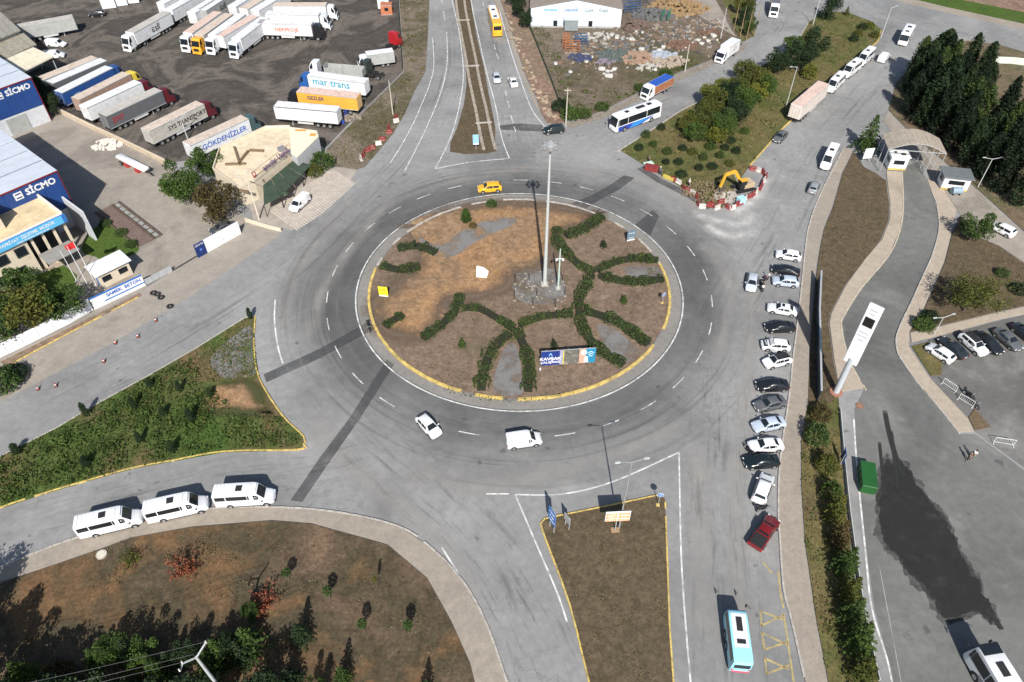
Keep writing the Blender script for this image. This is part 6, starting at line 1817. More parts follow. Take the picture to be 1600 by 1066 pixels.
# tree island
ti = [((1098, 204), 'olive', 5, 2.6), ((1128, 214), 'green', 5, 2.6), ((1084, 222), 'green', 4, 2.0), ((1112, 184), 'olive', 5.5, 2.8), ((1146, 198), 'dark', 5.5, 2.6), ((1162, 176), 'green', 5.5, 2.6), ((1148, 156), 'olive', 5, 2.6), ((1182, 164), 'yellow', 5, 2.2), ((1136, 172), 'dark', 5.5, 2.6), ((1174, 138), 'olive', 5, 2.4), ((1126, 152), 'yellow', 4.4, 2.0), ((1196, 150), 'green', 4.6, 2.0),
      ((1212, 116), 'dark', 5.5, 2.6), ((1246, 112), 'dark', 6.0, 3.0), ((1268, 92), 'dark', 6.5, 3.0), ((1236, 92), 'green', 5.5, 2.6)]
ti += [((1106, 168), 'yellow', 4.6, 2.2), ((1186, 146), 'olive', 4.8, 2.2), ((1072, 206), 'olive', 3.6, 1.8), ((1158, 128), 'olive', 4.6, 2.2), ((1118, 226), 'yellow', 3.8, 1.9)]
ti.sort(key=lambda q: q[0][0])
for k, (b, t, h, r) in enumerate(ti):
    r *= 1.28; h *= 1.1
    tree('broad', t, '%s tree on the tree island, %s from the left' % ({'olive': 'olive', 'green': 'mid-green', 'dark': 'dark green', 'yellow': 'yellowish'}[t], nth(k, 99)), 'tree', b, h, r, 'trees on the tree island')
tree('shrub', 'yellow', 'round yellow-green tree beside the pole on the tree island', 'tree', (1262, 122), 3.4, 1.7)
tree('conifer', 'dark', 'dark conifer at the top corner of the tree island', 'tree', (1290, 30), 7.5, 2.6)
tree('conifer', 'dark', 'second dark conifer at the top edge above the tree island', 'tree', (1304, 12), 7.0, 2.4)
tree('conifer', 'olive', 'small olive conifer at the top kerb of the tree island', 'tree', (1322, 24), 2.6, 1.0)
for k, (b, t) in enumerate([((1333, 64), 'dark'), ((1340, 56), 'olive'), ((1347, 46), 'dark'), ((1358, 44), 'yellow'), ((1366, 58), 'olive')]):
    tree('shrub', t, 'small shrub on the bare top end of the tree island, %s from the left' % ORD[k], 'shrub', b, 1.6, 1.2, 'shrubs at the top end of the tree island')
sh_px = sorted([(1033, 203), (1009, 214), (998, 234), (1042, 240), (1040, 256), (1060, 256), (1066, 234), (1063, 198), (1078, 183), (1109, 232), (1124, 246), (1140, 258), (1113, 263), (1092, 266), (1064, 275), (1141, 222), (1132, 234), (1163, 208), (1121, 292), (1020, 228), (1082, 240), (1098, 250), (1150, 240)])
for k, b in enumerate(sh_px):
    tree('shrub', ('dark', 'hedge', 'green', 'olive')[k % 4 if k % 3 else 0], 'clipped round shrub on the tree island, %s from the left' % nth(k, 99), 'shrub', b, rnd.uniform(1.1, 1.7), rnd.uniform(.75, 1.1), 'round shrubs on the tree island')
# right side
tree('conifer', 'green', 'green conifer left of the arched gate', 'tree', (1350, 236), 8.6, 3.0)
cy = sorted([(1450, 56, 11), (1462, 62, 11), (1474, 52, 12), (1486, 45, 13), (1497, 54, 13), (1507, 62, 13), (1515, 78, 12), (1480, 72, 12), (1465, 84, 11), (1500, 88, 13), (1522, 98, 13), (1537, 54, 14), (1554, 66, 14), (1545, 88, 13), (1560, 98, 12), (1558, 134, 12), (1536, 122, 12), (1576, 152, 11), (1589, 133, 12), (1600, 162, 12), (1438, 90, 9), (1614, 144, 12), (1508, 118, 12)])
for k, (x, y, h) in enumerate(cy):
    tree('cypress', ('dark', 'hedge', 'dark', 'ink')[k % 4], 'tall dark cypress in the dense stand at upper right, %s from the left' % nth(k, 99), 'tree', None, h * rnd.uniform(.9, 1.04), rnd.uniform(1.3, 2.3), 'cypresses at upper right', top=(x, y))
for k, (b, h) in enumerate([((1417, 180), 10), ((1440, 197), 11), ((1463, 213), 11), ((1484, 236), 11), ((1506, 257), 11.5), ((1532, 278), 11), ((1560, 302), 11), ((1590, 322), 11), ((1470, 190), 12), ((1500, 222), 12), ((1530, 245), 12), ((1565, 270), 12), ((1600, 300), 12), ((1450, 175), 12), ((1545, 225), 13), ((1580, 245), 13)]):
    tree('cypress', ('ink', 'dark', 'ink')[k % 3], 'nearly black cypress along the lane side of the dense stand, %s from the gate' % nth(k, 99), 'tree', b, h * rnd.uniform(.8, 1.1), rnd.uniform(1.5, 2.2), 'cypresses at upper right')
tree('broad', 'fresh', 'round bright green tree beside the gate lane', 'tree', (1514, 376), 5.6, 3.2)
tree('thin', 'olive', 'sparse half-bare tree in the garden bed above the car park', 'tree', (1506, 486), 6.4, 4.2)
tree('shrub', 'yellow', 'yellow-green bush under the sparse tree', 'bush', (1524, 462), 2.2, 1.6)
tree('shrub', 'green', 'green bush at the corner of the garden bed by the gate footpath', 'bush', (1440, 512), 1.8, 1.6)
tree('shrub', 'dark', 'dark bush beside the double lamp of the garden bed', 'bush', (1452, 500), 1.6, 1.4)
tree('shrub', 'fresh', 'small green shrub in the open part of the garden bed', 'shrub', (1564, 430), 1.3, 1.1)
tree('shrub', 'dark', 'dark shrub near the right picture edge in the garden bed', 'shrub', (1590, 456), 1.6, 1.4)
st_ = [((1272, 690), 'fresh', 3.4, 1.6, 'shrub'), ((1280, 652), 'brown', 2.2, 1.4, 'shrub'), ((1288, 735), 'olive', 2.8, 1.4, 'shrub'), ((1296, 775), 'weed', 2.6, 1.3, 'shrub'), ((1300, 812), 'olive', 5.4, 1.7, 'conifer'), ((1308, 852), 'brown', 5.6, 1.6, 'conifer'), ((1314, 892), 'green', 6.0, 1.8, 'conifer'), ((1320, 934), 'olive', 5.6, 1.7, 'conifer'), ((1326, 972), 'fresh', 6.2, 1.9, 'conifer'), ((1336, 1014), 'green', 6.2, 2.0, 'conifer'), ((1344, 1062), 'olive', 5.5, 1.8, 'conifer')]
for k, (b, t, h, r, kd) in enumerate(st_):
    tree(kd, t, '%s in the planted strip beside the right footpath, %s from the far end' % ('small conifer' if kd == 'conifer' else 'leafy bush', ORD[k]), 'tree' if kd == 'conifer' else 'bush', b, h, r, 'plants in the right-hand strip')
# bottom left planting
bl = sorted([(45, 1062, 5, 1.9), (155, 1040, 4.8, 1.6), (188, 1032, 5.4, 1.7), (214, 1036, 5, 1.7), (240, 1040, 5.2, 1.7), (255, 1058, 5, 1.7), (274, 1046, 5, 1.6), (300, 1036, 4.6, 1.5), (334, 1046, 5, 1.6), (350, 1030, 5.2, 1.7), (364, 1022, 5, 1.6), (392, 1016, 5.4, 1.8), (384, 1036, 5, 1.6), (400, 968, 3.6, 1.1), (474, 1002, 4.6, 1.5), (458, 1070, 4.2, 1.4), (538, 1066, 4.4, 1.3), (500, 1090, 4.4, 1.4), (668, 1080, 3.6, 1.0), (118, 1085, 5, 1.8), (220, 1085, 4.5, 1.6), (90, 1092, 4, 1.8)])
for k, (x, y, h, r) in enumerate(bl):
    kd = 'broad' if k % 3 == 1 else 'conifer'
    tree(kd, ('green', 'dark', 'dark', 'green')[k % 4], 'young %s in the planting at the bottom left, %s from the left' % ('bushy tree' if kd == 'broad' else 'conifer', nth(k, 99)), 'tree', (x, y), h * rnd.uniform(.8, 1.1), r * rnd.uniform(.9, 1.3), 'young trees at the bottom left')
for k, (x, y, h, r) in enumerate([(-30, 1080, 9.5, 3.6), (20, 1120, 9, 3.6), (-70, 1020, 10, 3.4), (90, 1130, 8.5, 3.4), (165, 1120, 7.5, 3.2), (245, 1128, 7, 3.2), (330, 1118, 7, 3.0), (425, 1112, 6.5, 2.8)]):
    tree('broad', 'dark', 'tall dark tree rising past the bottom left corner, %s in line' % ORD[k], 'tree', (x, y), h, r, 'tall trees at the bottom left corner')
tree('spiky', 'red', 'rust-red bush near the white minibuses', 'bush', (290, 894), 3.6, 2.3)
tree('spiky', 'red', 'sprawling rust-red bush among the young conifers', 'bush', (412, 948), 2.6, 2.5)
tree('spiky', 'olive', 'pale olive thorny bush left of the rust-red bush', 'bush', (205, 878), 1.8, 1.8)
tree('shrub', 'brown', 'orange-brown bush at the bottom edge left of the young conifers', 'bush', (92, 1062), 2.2, 1.7)
for k, (b, h) in enumerate([((452, 906), 2.3), ((516, 936), 2.6), ((570, 988), 2.9), ((640, 990), 2.8)]):
    tree('ball', 'fresh', 'slim sapling with a small round crown on the open slope, %s from the left' % ORD[k], 'sapling', b, h, .55, 'saplings at the bottom left')
tree('ball', 'olive', 'bare thin sapling near the curved pavement', 'sapling', (590, 921), 3.2, .22)
# left triangle
tl_ = sorted([(137, 650), (29, 708), (212, 640), (282, 612), (330, 620), (257, 650), (301, 658), (220, 692), (271, 706), (137, 728), (236, 604), (392, 498)])
for k, b in enumerate(tl_):
    tree('cypress', 'dark', 'small dark cypress in the green triangle, %s from the left' % nth(k, 99), 'tree', b, rnd.uniform(1.8, 3.0), rnd.uniform(.35, .55), 'small cypresses in the green triangle', z=.13)
# central island plants
tree('conifer', 'green', 'small conifer inside the left hedge arch of the roundabout', 'shrub', (722, 542), 1.8, .8, z=.16)
tree('conifer', 'dark', 'small conifer in the upper right bed of the roundabout', 'shrub', (943, 386), 1.8, .8, z=.16)
tree('conifer', 'green', 'small conifer in the right bed of the roundabout', 'shrub', (974, 473), 1.8, .8, z=.16)
tree('cypress', 'green', 'upright bushy shrub at the back of the roundabout', 'shrub', (729, 347), 2.8, .8, z=.16)
tree('shrub', 'green', 'round shrub at the rear rim of the roundabout', 'shrub', (768, 322), 1.3, 1.0, z=.16)
tree('shrub', 'brown', 'withered shrub beside the upright one at the back of the roundabout', 'shrub', (739, 355), 1.0, .7, z=.16)
tree('conifer', 'dark', 'small dark conifer behind the blue billboard', 'shrub', (866, 543), 2.0, .7, z=.16)

def hedge(label, px, w=1.5, h=.85, tint='hedge', z=.16, dens=95, seed=0):
    pts = smooth(gp(px, z), n=6)
    c = pts[len(pts) // 2]
    o = thing('hedge', label, 'hedge', (c[0], c[1], z), 0, 'hedges on the roundabout')
    r_ = random.Random(seed + len(px) * 13)
    L_ = sum(math.hypot(b[0] - a[0], b[1] - a[1]) for a, b in zip(pts, pts[1:]))
    mb = MB()
    cum = walk(pts, .05)
    for i in range(int(L_ * dens * 1.6)):
        x, y, a = r_.choice(cum)
        f = r_.uniform(-1, 1)
        wob = 1 + .17 * math.sin(x * 2.3 + y * 1.9 + seed) + .16 * math.sin(x * .9 - y * 1.3) + .1 * math.sin(x * 5.1 + y * 3.7)
        if math.sin(x * .75 + y * .61 + len(px)) > .93 or (math.sin(x * 3.1 - y * 2.2) > .86 and r_.random() < .7):
            continue
        q = r_.random()
        if q < .6:
            zz = h * wob * (1 - .25 * abs(f) ** 3) * r_.uniform(.85, 1.08)
        else:
            f = math.copysign(1, f) * r_.uniform(.9, 1.05); zz = h * r_.uniform(.05, .9)
        p = Vector((x - math.sin(a) * f * w / 2 * wob - c[0], y + math.cos(a) * f * w / 2 * wob - c[1], zz))
        leaf_quad(mb, p, .15, r_, .8)
    obj('foliage', mb.mesh('foliage', LG[tint]), o)
    db = MB()
    for i in range(int(L_ * 9)):
        x, y, a = r_.choice(cum)
        if math.sin(x * 1.7 + y * 2.9) < .2:
            continue
        f = r_.uniform(-.9, .9)
        leaf_quad(db, Vector((x - math.sin(a) * f * w / 2 - c[0], y + math.cos(a) * f * w / 2 - c[1], h * r_.uniform(.8, 1.15))), .15, r_, .8)
    obj('dry_foliage', db.mesh('dry_foliage', LG['brown']), o)
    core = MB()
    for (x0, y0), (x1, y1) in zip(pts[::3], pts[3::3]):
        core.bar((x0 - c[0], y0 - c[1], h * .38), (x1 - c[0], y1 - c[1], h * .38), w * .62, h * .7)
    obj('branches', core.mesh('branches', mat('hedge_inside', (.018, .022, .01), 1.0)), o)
hedge('short hedge at the upper left of the roundabout by the grey chippings', [(622, 391), (651, 386), (681, 397)], 1.9)
hedge('short hedge at the left rim of the roundabout above the yellow board', [(596, 417), (625, 424), (656, 419)], 1.7)
hedge('small hedge stub at the lower left rim of the roundabout', [(602, 512), (616, 502), (630, 495)], 1.5)
hedge('curved hedge climbing to the left of the bare clay', [(661, 531), (691, 509), (712, 487), (719, 463)], 1.5)
hedge('arched hedge between the climbing hedge and the tall arch', [(723, 484), (748, 484), (776, 499), (802, 516)], 1.4)
hedge('left leg of the tall hedge arch at the front of the roundabout', [(752, 611), (756, 583), (769, 548), (796, 524)], 1.9)
hedge('right leg of the tall hedge arch at the front of the roundabout', [(807, 518), (820, 546), (827, 582), (825, 613)], 1.8)
hedge('hedge running from the tall arch to the central crossing', [(812, 510), (847, 497), (895, 493)], 1.4)
hedge('winding hedge through the central crossing down behind the billboard', [(920, 443), (906, 464), (905, 493), (914, 522), (935, 548), (974, 572)], 1.7)
hedge('hedge from the central crossing to the lower right kerb', [(913, 488), (950, 499), (978, 514), (1012, 540)], 1.7)
hedge('hedge at the upper rim of the roundabout running down to the mast', [(941, 340), (914, 359), (884, 371)], 1.9)
hedge('hedge behind the tall mast running down to the right', [(871, 358), (870, 378), (886, 398), (905, 416), (928, 428)], 1.8)
hedge('upper hedge of the pair reaching the right rim', [(933, 425), (955, 414), (988, 406), (1028, 409)], 1.6)
hedge('lower hedge of the pair reaching the right rim', [(936, 433), (963, 440), (996, 443), (1036, 438)], 1.6)
hedge('short connecting hedge above the central crossing', [(926, 432), (915, 440)], 1.6)

def inside(p, poly):
    x, y = p; c = False; n = len(poly)
    for i in range(n):
        (x0, y0), (x1, y1) = poly[i], poly[(i + 1) % n]
        if (y0 > y) != (y1 > y) and x < (x1 - x0) * (y - y0) / (y1 - y0) + x0:
            c = not c
    return c
def cover(name, label, px, n, z, tints, s=.22, h=.35, seed=3, clump=.0, avoid=None):
    poly = gp(px, z)
    r_ = random.Random(seed)
    xs, ys = [p[0] for p in poly], [p[1] for p in poly]
    seeds = []
    while len(seeds) < max(6, n // 60):
        p = (r_.uniform(min(xs), max(xs)), r_.uniform(min(ys), max(ys)))
        if inside(p, poly):
            seeds.append(p + (r_.choice((.35, .6, .9, 1.3)),))
    for ti_, tint in enumerate(tints):
        mb = MB()
        k = 0
        while k < n // len(tints):
            if r_.random() < clump:
                q = r_.choice(seeds)
                p = (q[0] + r_.gauss(0, 1) * q[2], q[1] + r_.gauss(0, 1) * q[2])
            else:
                p = (r_.uniform(min(xs), max(xs)), r_.uniform(min(ys), max(ys)))
            k += 1
            if not inside(p, poly) or (avoid and inside(p, avoid)):
                continue
            leaf_quad(mb, Vector((p[0], p[1], z + r_.uniform(.03, h))), s * r_.uniform(.6, 1.3), r_, .5)
        o = struct(mb.build(name, LG[tint]), 'stuff')
        o['label'] = label
        o['category'] = 'grass'
AV = gp([(300, 580), (400, 585), (440, 650), (380, 650), (300, 650)])
cover('ground_cover', 'thick green weeds covering the left triangle', [(0, 716), (89, 672), (153, 634), (233, 590), (300, 560), (320, 600), (380, 650), (440, 655), (470, 690), (460, 702), (351, 705), (271, 719), (128, 752), (0, 792), (-60, 810), (-60, 740)], 13000, .13, ('weed', 'green', 'fresh', 'olive', 'weed'), .19, .6, 3, .88)
cover('ground_cover', 'thin grass at the tip of the left triangle', [(306, 548), (383, 500), (398, 500), (398, 540), (405, 590), (330, 600), (300, 580)], 2500, .13, ('weed', 'straw'), .16, .2, 5, .4)
cover('ground_cover', 'rough dry grass on the tree island', PX_TREE, 12000, .12, ('weed', 'straw', 'olive'), .2, .22, 6, .35)
cover('ground_cover', 'dry grass and weeds at the bottom left planting', PX_PLANT, 6000, .10, ('straw', 'straw'), .13, .14, 7, .75)
cover('ground_cover', 'rough grass on the roadside verge', PX_VERGE, 4000, .06, ('olive', 'straw'), .2, .25, 8, .4)
cover('ground_cover', 'weeds along the edges of the scrap lot', [(803, 0), (830, 50), (862, 130), (884, 189), (940, 174), (992, 148), (1058, 114), (1112, 93), (1100, 80), (1000, 125), (930, 140), (880, 100), (860, 50), (830, 30)], 5000, .07, ('weed', 'olive'), .22, .3, 9, .4)
cover('ground_cover', 'low weeds under the plants of the right-hand strip', PX_STRIP, 4000, .11, ('weed', 'straw'), .16, .25, 10, .5)
cover('ground_cover', 'sparse stubble on the brown verge', PX_VERG2, 2500, .12, ('straw', 'olive'), .12, .12, 11, .3)
cover('ground_cover', 'green grass growing along the foot of the kerb on the roundabout', [(690, 605), (760, 622), (830, 624), (920, 606), (900, 612), (830, 630), (760, 628), (690, 612)], 900, .16, ('weed',), .12, .25, 12, .2)

cover('ground_cover', 'dry tufts on the splitter island', PX_SPL, 2200, .13, ('straw',), .09, .14, 21, .8)
cover('ground_cover', 'dry tufts between the hedges of the roundabout', [(600, 500), (640, 560), (720, 600), (830, 615), (940, 590), (1030, 510), (1040, 430), (980, 370), (920, 350), (880, 400), (800, 470), (680, 520)], 3000, .16, ('straw', 'weed'), .11, .12, 22, .8)
cover('ground_cover', 'weedy tufts on the cypress ground and garden bed', PX_GARD, 1500, .12, ('straw',), .13, .15, 23, .7)
# ------------------------------------------------------------------ masts, signs, fences, works, people, clutter
def pole(label, base, h, r=.12, m=None, name='utility_pole', cat='pole', arms=(), lamp=None, z=.1, rz=0.0):
    p = G(base[0], base[1], z)
    o = thing(name, label, cat, (p.x, p.y, z), rz)
    m = m or mat('concrete_pole', (.42, .39, .34), .9, var=.12)
    obj('shaft', MB().tube((0, 0, -.1), (0, 0, h), r, r * .55, 10).mesh('shaft', m, smooth=40), o)
    for k, (zz, L_) in enumerate(arms):
        obj('cross_arm', MB().box((0, 0, zz), (L_, .12, .12)).mesh('cross_arm', m), o)
        for x in (-L_ / 2 + .1, 0, L_ / 2 - .1):
            obj('insulator', cached('insu', lambda: MB().tube((0, 0, 0), (0, 0, .25), .06, .03, 6).mesh('insulator', mat('porcelain', (.3, .16, .1), .3))), o, (x, 0, zz + .06))
    if lamp:
        for s in lamp:
            ang = s
            e = Vector((math.cos(ang) * 1.6, math.sin(ang) * 1.6, h + .25))
            obj('lamp_arm', MB().tube((0, 0, h - .1), e, .05, .04, 6).mesh('lamp_arm', m), o)
            obj('lamp_head', MB().box((0, 0, 0), (.6, .24, .12)).mesh('lamp_head', mat('lamp_head_grey', (.4, .42, .42), .5), bevel=.03), o, e, (0, 0, ang))
    return o
LGP = mat('lamp_pole_grey', (.46, .48, .48), .5, var=.08)
# high mast on the roundabout
def high_mast():
    p = G(851, 445, .16)
    o = thing('high_mast', 'tall pale lighting mast in the middle of the roundabout', 'mast', (p.x, p.y, .16), 0)
    h = 25.2
    obj('shaft', MB().tube((0, 0, 0), (0, 0, h), .33, .14, 14).mesh('shaft', mat('mast_pale', (.40, .42, .41), .5, var=.06), smooth=40), o)
    obj('base', MB().box((0, 0, .12), (1.1, 1.1, .24)).mesh('base', CONC), o)
    hd = obj('head_frame', MB().tube((0, 0, h - .3), (0, 0, h + .2), .5, .5, 10).bar((-1.2, 0, h), (1.2, 0, h), .1).bar((0, -1.2, h), (0, 1.2, h), .1).bar((-.9, -.9, h), (.9, .9, h), .08).bar((-.9, .9, h), (.9, -.9, h), .08).mesh('head_frame', STEEL), o)
    for i in range(8):
        a = i * math.pi / 4
        obj('floodlight', cached('flood', lambda: MB().box((0, 0, 0), (.45, .5, .3)).mesh('floodlight', mat('flood_grey', (.2, .2, .2), .5), bevel=.04)), hd, (math.cos(a) * 1.15, math.sin(a) * 1.15, h - .12), (0, .5, a))
    obj('lightning_rod', MB().tube((0, 0, h), (0, 0, h + 1.2), .03, .01, 6).mesh('lightning_rod', STEEL), o)
    p = G(872, 451, .16)
    o = thing('camera_mast', 'short pale green mast with white fittings beside the tall mast', 'mast', (p.x, p.y, .16), 0)
    obj('shaft', MB().tube((0, 0, 0), (0, 0, 8.0), .16, .09, 10).mesh('shaft', mat('mast_green', (.42, .52, .47), .5)), o)
    obj('cross_arm', MB().box((0, 0, 6.1), (1.1, .1, .1)).mesh('cross_arm', WHITEP), o)
    for x in (-.5, .5):
        obj('camera', cached('cam', lambda: MB().box((0, 0, 0), (.3, .4, .3)).mesh('camera', WHITEP, bevel=.04)), o, (x, -.1, 6.0))
    obj('base', MB().box((0, 0, .1), (.7, .7, .2)).mesh('base', CONC), o)
high_mast()
rods = sorted([(804, 470, 2.4), (805, 444, 2.2), (827, 440, 1.6), (833, 480, 2.0), (839, 464, 2.0), (868, 482, 2.0), (883, 463, 2.2), (879, 440, 2.4)])
for k, (x, y, h) in enumerate(rods):
    p = G(x, y, .16)
    o = thing('iron_stake', 'thin rusty stake round the tall mast, %s from the left' % ORD[k], 'stake', (p.x, p.y, .16), 0, 'stakes round the tall mast')
    obj('rod', cached(('rod', h), lambda: MB().tube((0, 0, 0), (0, 0, h), .06, .05, 6).mesh('rod', mat('rust_dark', (.07, .045, .035), .9))), o)
    obj('foot', cached('rfoot', lambda: MB().box((0, 0, .04), (.3, .3, .08)).mesh('foot', CONC)), o)
def plaque():
    p = G(753, 434, .16)
    o = thing('stone_plaque', 'white wedge-shaped stone plaque on the bare clay', 'plaque', (p.x, p.y, .16), R(-8))
    vs_ = [(-.95, -.1, 0), (.55, -.1, 0), (1.0, .2, 0), (-.95, .5, 0), (-.95, .35, 1.7), (.1, .35, 1.6), (.95, .45, .9), (-.95, .6, 1.7)]
    obj('slab', MB().add([(-.95, 0, 0), (.75, 0, .0), (1.05, .25, .9), (.2, .45, 1.6), (-.95, .5, 1.75), (-.95, .7, 0), (.75, .7, 0), (1.05, .75, .9), (.2, .8, 1.6), (-.95, .85, 1.75)], [(0, 1, 2, 3, 4), (9, 8, 7, 6, 5), (1, 6, 7, 2), (2, 7, 8, 3), (3, 8, 9, 4), (4, 9, 5, 0)]).mesh('slab', mat('stone_white', (.62, .6, .56), .8, var=.08)), o)
    obj('inscription', MB().box((-.1, .2, .85), (1.0, .04, .6)).mesh('inscription', mat('stone_grey', (.4, .4, .38), .8)), o, (0, 0, 0), (-.28, 0, 0))
plaque()
# billboard on the roundabout
def billboard():
    a, b = Vector(G2(845, 574, .16)), Vector(G2(929, 568, .16))
    W = (b - a).length; ang = math.atan2(b.y - a.y, b.x - a.x)
    o = thing('billboard', 'wide billboard with a blue KAVŞAK ÇALIŞMASI panel on the roundabout', 'billboard', (a.x, a.y, .16), ang)
    H, z0 = 2.9, .25
    obj('backing', MB().box((W / 2, .12, z0 + H / 2), (W, .12, H)).mesh('backing', STEEL), o)
    for i in range(5):
        obj('post', cached('bbp', lambda: MB().box((0, 0, 0), (.14, .14, 3.1)).mesh('post', STEEL)), o, (W * (i + .5) / 5, .26, 1.55))
        obj('brace', cached('bbb', lambda: MB().bar((0, .3, 2.6), (0, 1.6, 0), .1).mesh('brace', STEEL)), o, (W * (i + .5) / 5, 0, 0))
    seg = [(0, .34, mat('poster_navy', (.015, .035, .19), .4)), (.34, .40, mat('poster_lilac', (.3, .3, .42), .4)), (.40, .70, ground_mat('poster_street', [(.28, .25, .2), (.12, .12, .11), (.42, .38, .3)], .5, 3, 0)), (.70, .82, mat('poster_pink', (.62, .33, .25), .4)), (.82, 1.0, mat('poster_teal', (.02, .2, .36), .4))]
    for t0, t1, m in seg:
        obj('poster_panel', MB().box((W * (t0 + t1) / 2, .03, z0 + H / 2), (W * (t1 - t0) - .02, .06, H - .08)).mesh('poster_panel', m), o)
    obj('yellow_strip', MB().box((W * .41, -.01, z0 + H / 2), (.14, .02, H - .1)).mesh('yellow_strip', mat('strip_yellow', (.5, .45, .05))), o)
    lettering('KAVŞAK', .78, WHITEP, o, (W * .17, -.01, z0 + 1.35), (math.pi / 2, 0, 0), bold=.03)
    lettering('ÇALIŞMASI', .58, WHITEP, o, (W * .17, -.01, z0 + .65), (math.pi / 2, 0, 0), bold=.015)
    lettering('^', 1.5, mat('mark_sky', (.25, .5, .8)), o, (W * .17, -.01, z0 + 1.95), (math.pi / 2, 0, 0))
    for q in range(3):
        obj('peak_mark', MB().add([(-.55 + .1 * q, 0, 0), (0, 0, .42 - .08 * q), (.55 - .1 * q, 0, 0), (.4 - .1 * q, 0, 0), (0, 0, .28 - .08 * q), (-.4 + .1 * q, 0, 0)], [(0, 1, 4, 5), (1, 2, 3, 4)]).mesh('peak_mark', mat('mark_white', (.6, .75, .85))), o, (W * .91, -.012, z0 + 2.0 - .35 * q))
    n = 16
    obj('round_mark', MB().add([(math.cos(6.283 * i / n) * .45, 0, math.sin(6.283 * i / n) * .45) for i in range(n)], [tuple(range(n))]).mesh('round_mark', mat('mark_cream', (.72, .66, .62))), o, (W * .78, -.012, z0 + 2.2))
    obj('white_mark', MB().add([(-.3, 0, 0), (.35, 0, 0), (.2, 0, 1.2), (-.2, 0, 1.3)], [(0, 1, 2, 3)]).mesh('white_mark', WHITEP), o, (W * .83, -.014, z0 + .15))
    obj('lamp', MB().tube((0, -.5, 0), (0, -.5, .35), .14, .12, 8).mesh('lamp', WHITEP), o, (-.15, 0, 0))
billboard()
def sign_panel(name, label, base, w, h, z0, m, rz, posts=2, text=None, tm=None, tsize=.3, cat='sign', z=.13, lower=None, back=None, thick=.08):
    p = G(base[0], base[1], z)
    o = thing(name, label, cat, (p.x, p.y, z), rz)
    pn = obj('panel', MB().box((0, 0, z0 + h / 2), (w, thick, h)).mesh('panel', m, bevel=.015), o)
    for k in range(posts):
        x = 0 if posts == 1 else (-w * .32 + k * w * .64)
        obj('post', cached(('spost', round(z0 + h, 2), w < 1), lambda: MB().tube((0, .1, -.05), (0, .1, z0 + h - .1), .06, n=8).mesh('post', STEEL)), o, (x, 0, 0))
    if back:
        obj('back_face', MB().box((0, thick / 2 + .012, z0 + h / 2), (w - .04, .02, h - .04)).mesh('back_face', back), o)
    if text:
        for i, t in enumerate(text):
            lettering(t, tsize, tm, pn, (0, -thick / 2 - .012, z0 + h - (i + .7) * h / (len(text) + .4)), (math.pi / 2, 0, 0), bold=.006)
    if lower:
        obj('lower_panel', MB().box((0, -.01, z0 + .14), (w * .96, thick + .01, .26)).mesh('lower_panel', lower), o)
    return o
YS = mat('sign_yellow', (.72, .60, .03), .45)
sign_panel('work_board', 'yellow board with a white foot near the left rim of the roundabout', (600, 464), 1.5, 2.0, .1, YS, R(-8), 2, ['ÇALIŞMA', 'VAR'], mat('ink_olive', (.25, .2, .02)), .3, z=.16, lower=WHITEP)
sign_panel('info_board', 'dark blue-grey information board at the upper right rim of the roundabout', (985, 378), 1.5, 2.2, .3, mat('board_slate', (.12, .17, .21), .5), R(18), 2, ['● ● ●', '▬▬▬'], mat('mark_pale', (.45, .55, .62)), .3, z=.16, lower=WHITEP)
def round_sign(label, base, rz, z=.16, h=1.9, m=SIGNBLUE, name='round_sign'):
    p = G(base[0], base[1], z)
    o = thing(name, label, 'sign', (p.x, p.y, z), rz)
    obj('post', MB().tube((0, .05, 0), (0, .05, h), .04, n=8).mesh('post', STEEL), o)
    obj('disc', MB().tube((0, -.03, h - .1), (0, .0, h - .1), .36, n=20).mesh('disc', m), o)
    obj('rim', MB().tube((0, -.02, h - .1), (0, .01, h - .1), .41, n=20).mesh('rim', WHITEP), o)
    lettering('↺', .55, WHITEP, o, (0, -.045, h - .12), (math.pi / 2, 0, 0))
    obj('foot', MB().box((0, .05, .06), (.4, .4, .12)).mesh('foot', YELLOWK), o)
round_sign('round blue sign at the right kerb of the roundabout', (1035, 474), R(40))
round_sign('round blue sign at the right corner of the splitter island', (1028, 790), R(-5), .13, 2.4)
sign_panel('direction_sign', 'tall blue direction sign at the left corner of the splitter island', (861, 828), 1.5, 2.6, 1.6, SIGNBLUE, R(-62), 2, ['↑ İZMİT', '← OSB', '→ LİMAN'], WHITEP, .3, back=STEEL)
sign_panel('rear_sign', 'small grey sign seen from behind beside the tall blue sign', (885, 824), 1.2, 1.3, 1.2, STEEL, R(-60), 2)
sp = sign_panel('route_sign', 'orange and white double sign board on the splitter island', (961, 830), 2.9, 2.0, 2.3, WHITEP, R(3), 1, None, None)
for sx in (-1, 1):
    for k in range(3):
        obj('text_panel', MB().box((sx * .72, -.06, 2.55 + k * .62), (1.28, .03, .42)).mesh('text_panel', mat('sign_orange', (.70, .30, .10), .5)), sp)
        lettering(('FABRİKA', 'LİMAN', 'SANAYİ')[k], .26, WHITEP, sp, (sx * .72, -.085, 2.55 + k * .62), (math.pi / 2, 0, 0), bold=.005)
obj('footing', MB().box((0, .1, .1), (1.0, .6, .2)).mesh('footing', mat('footing_brown', (.3, .2, .12), .9)), sp)
pole('slim grey double-arm lamp post on the splitter island', (967, 826), 13.5, .11, mat('lamp_pole_dull', (.24, .25, .25), .6), 'street_lamp', 'lamp post', lamp=(R(10), R(190)), z=.13)
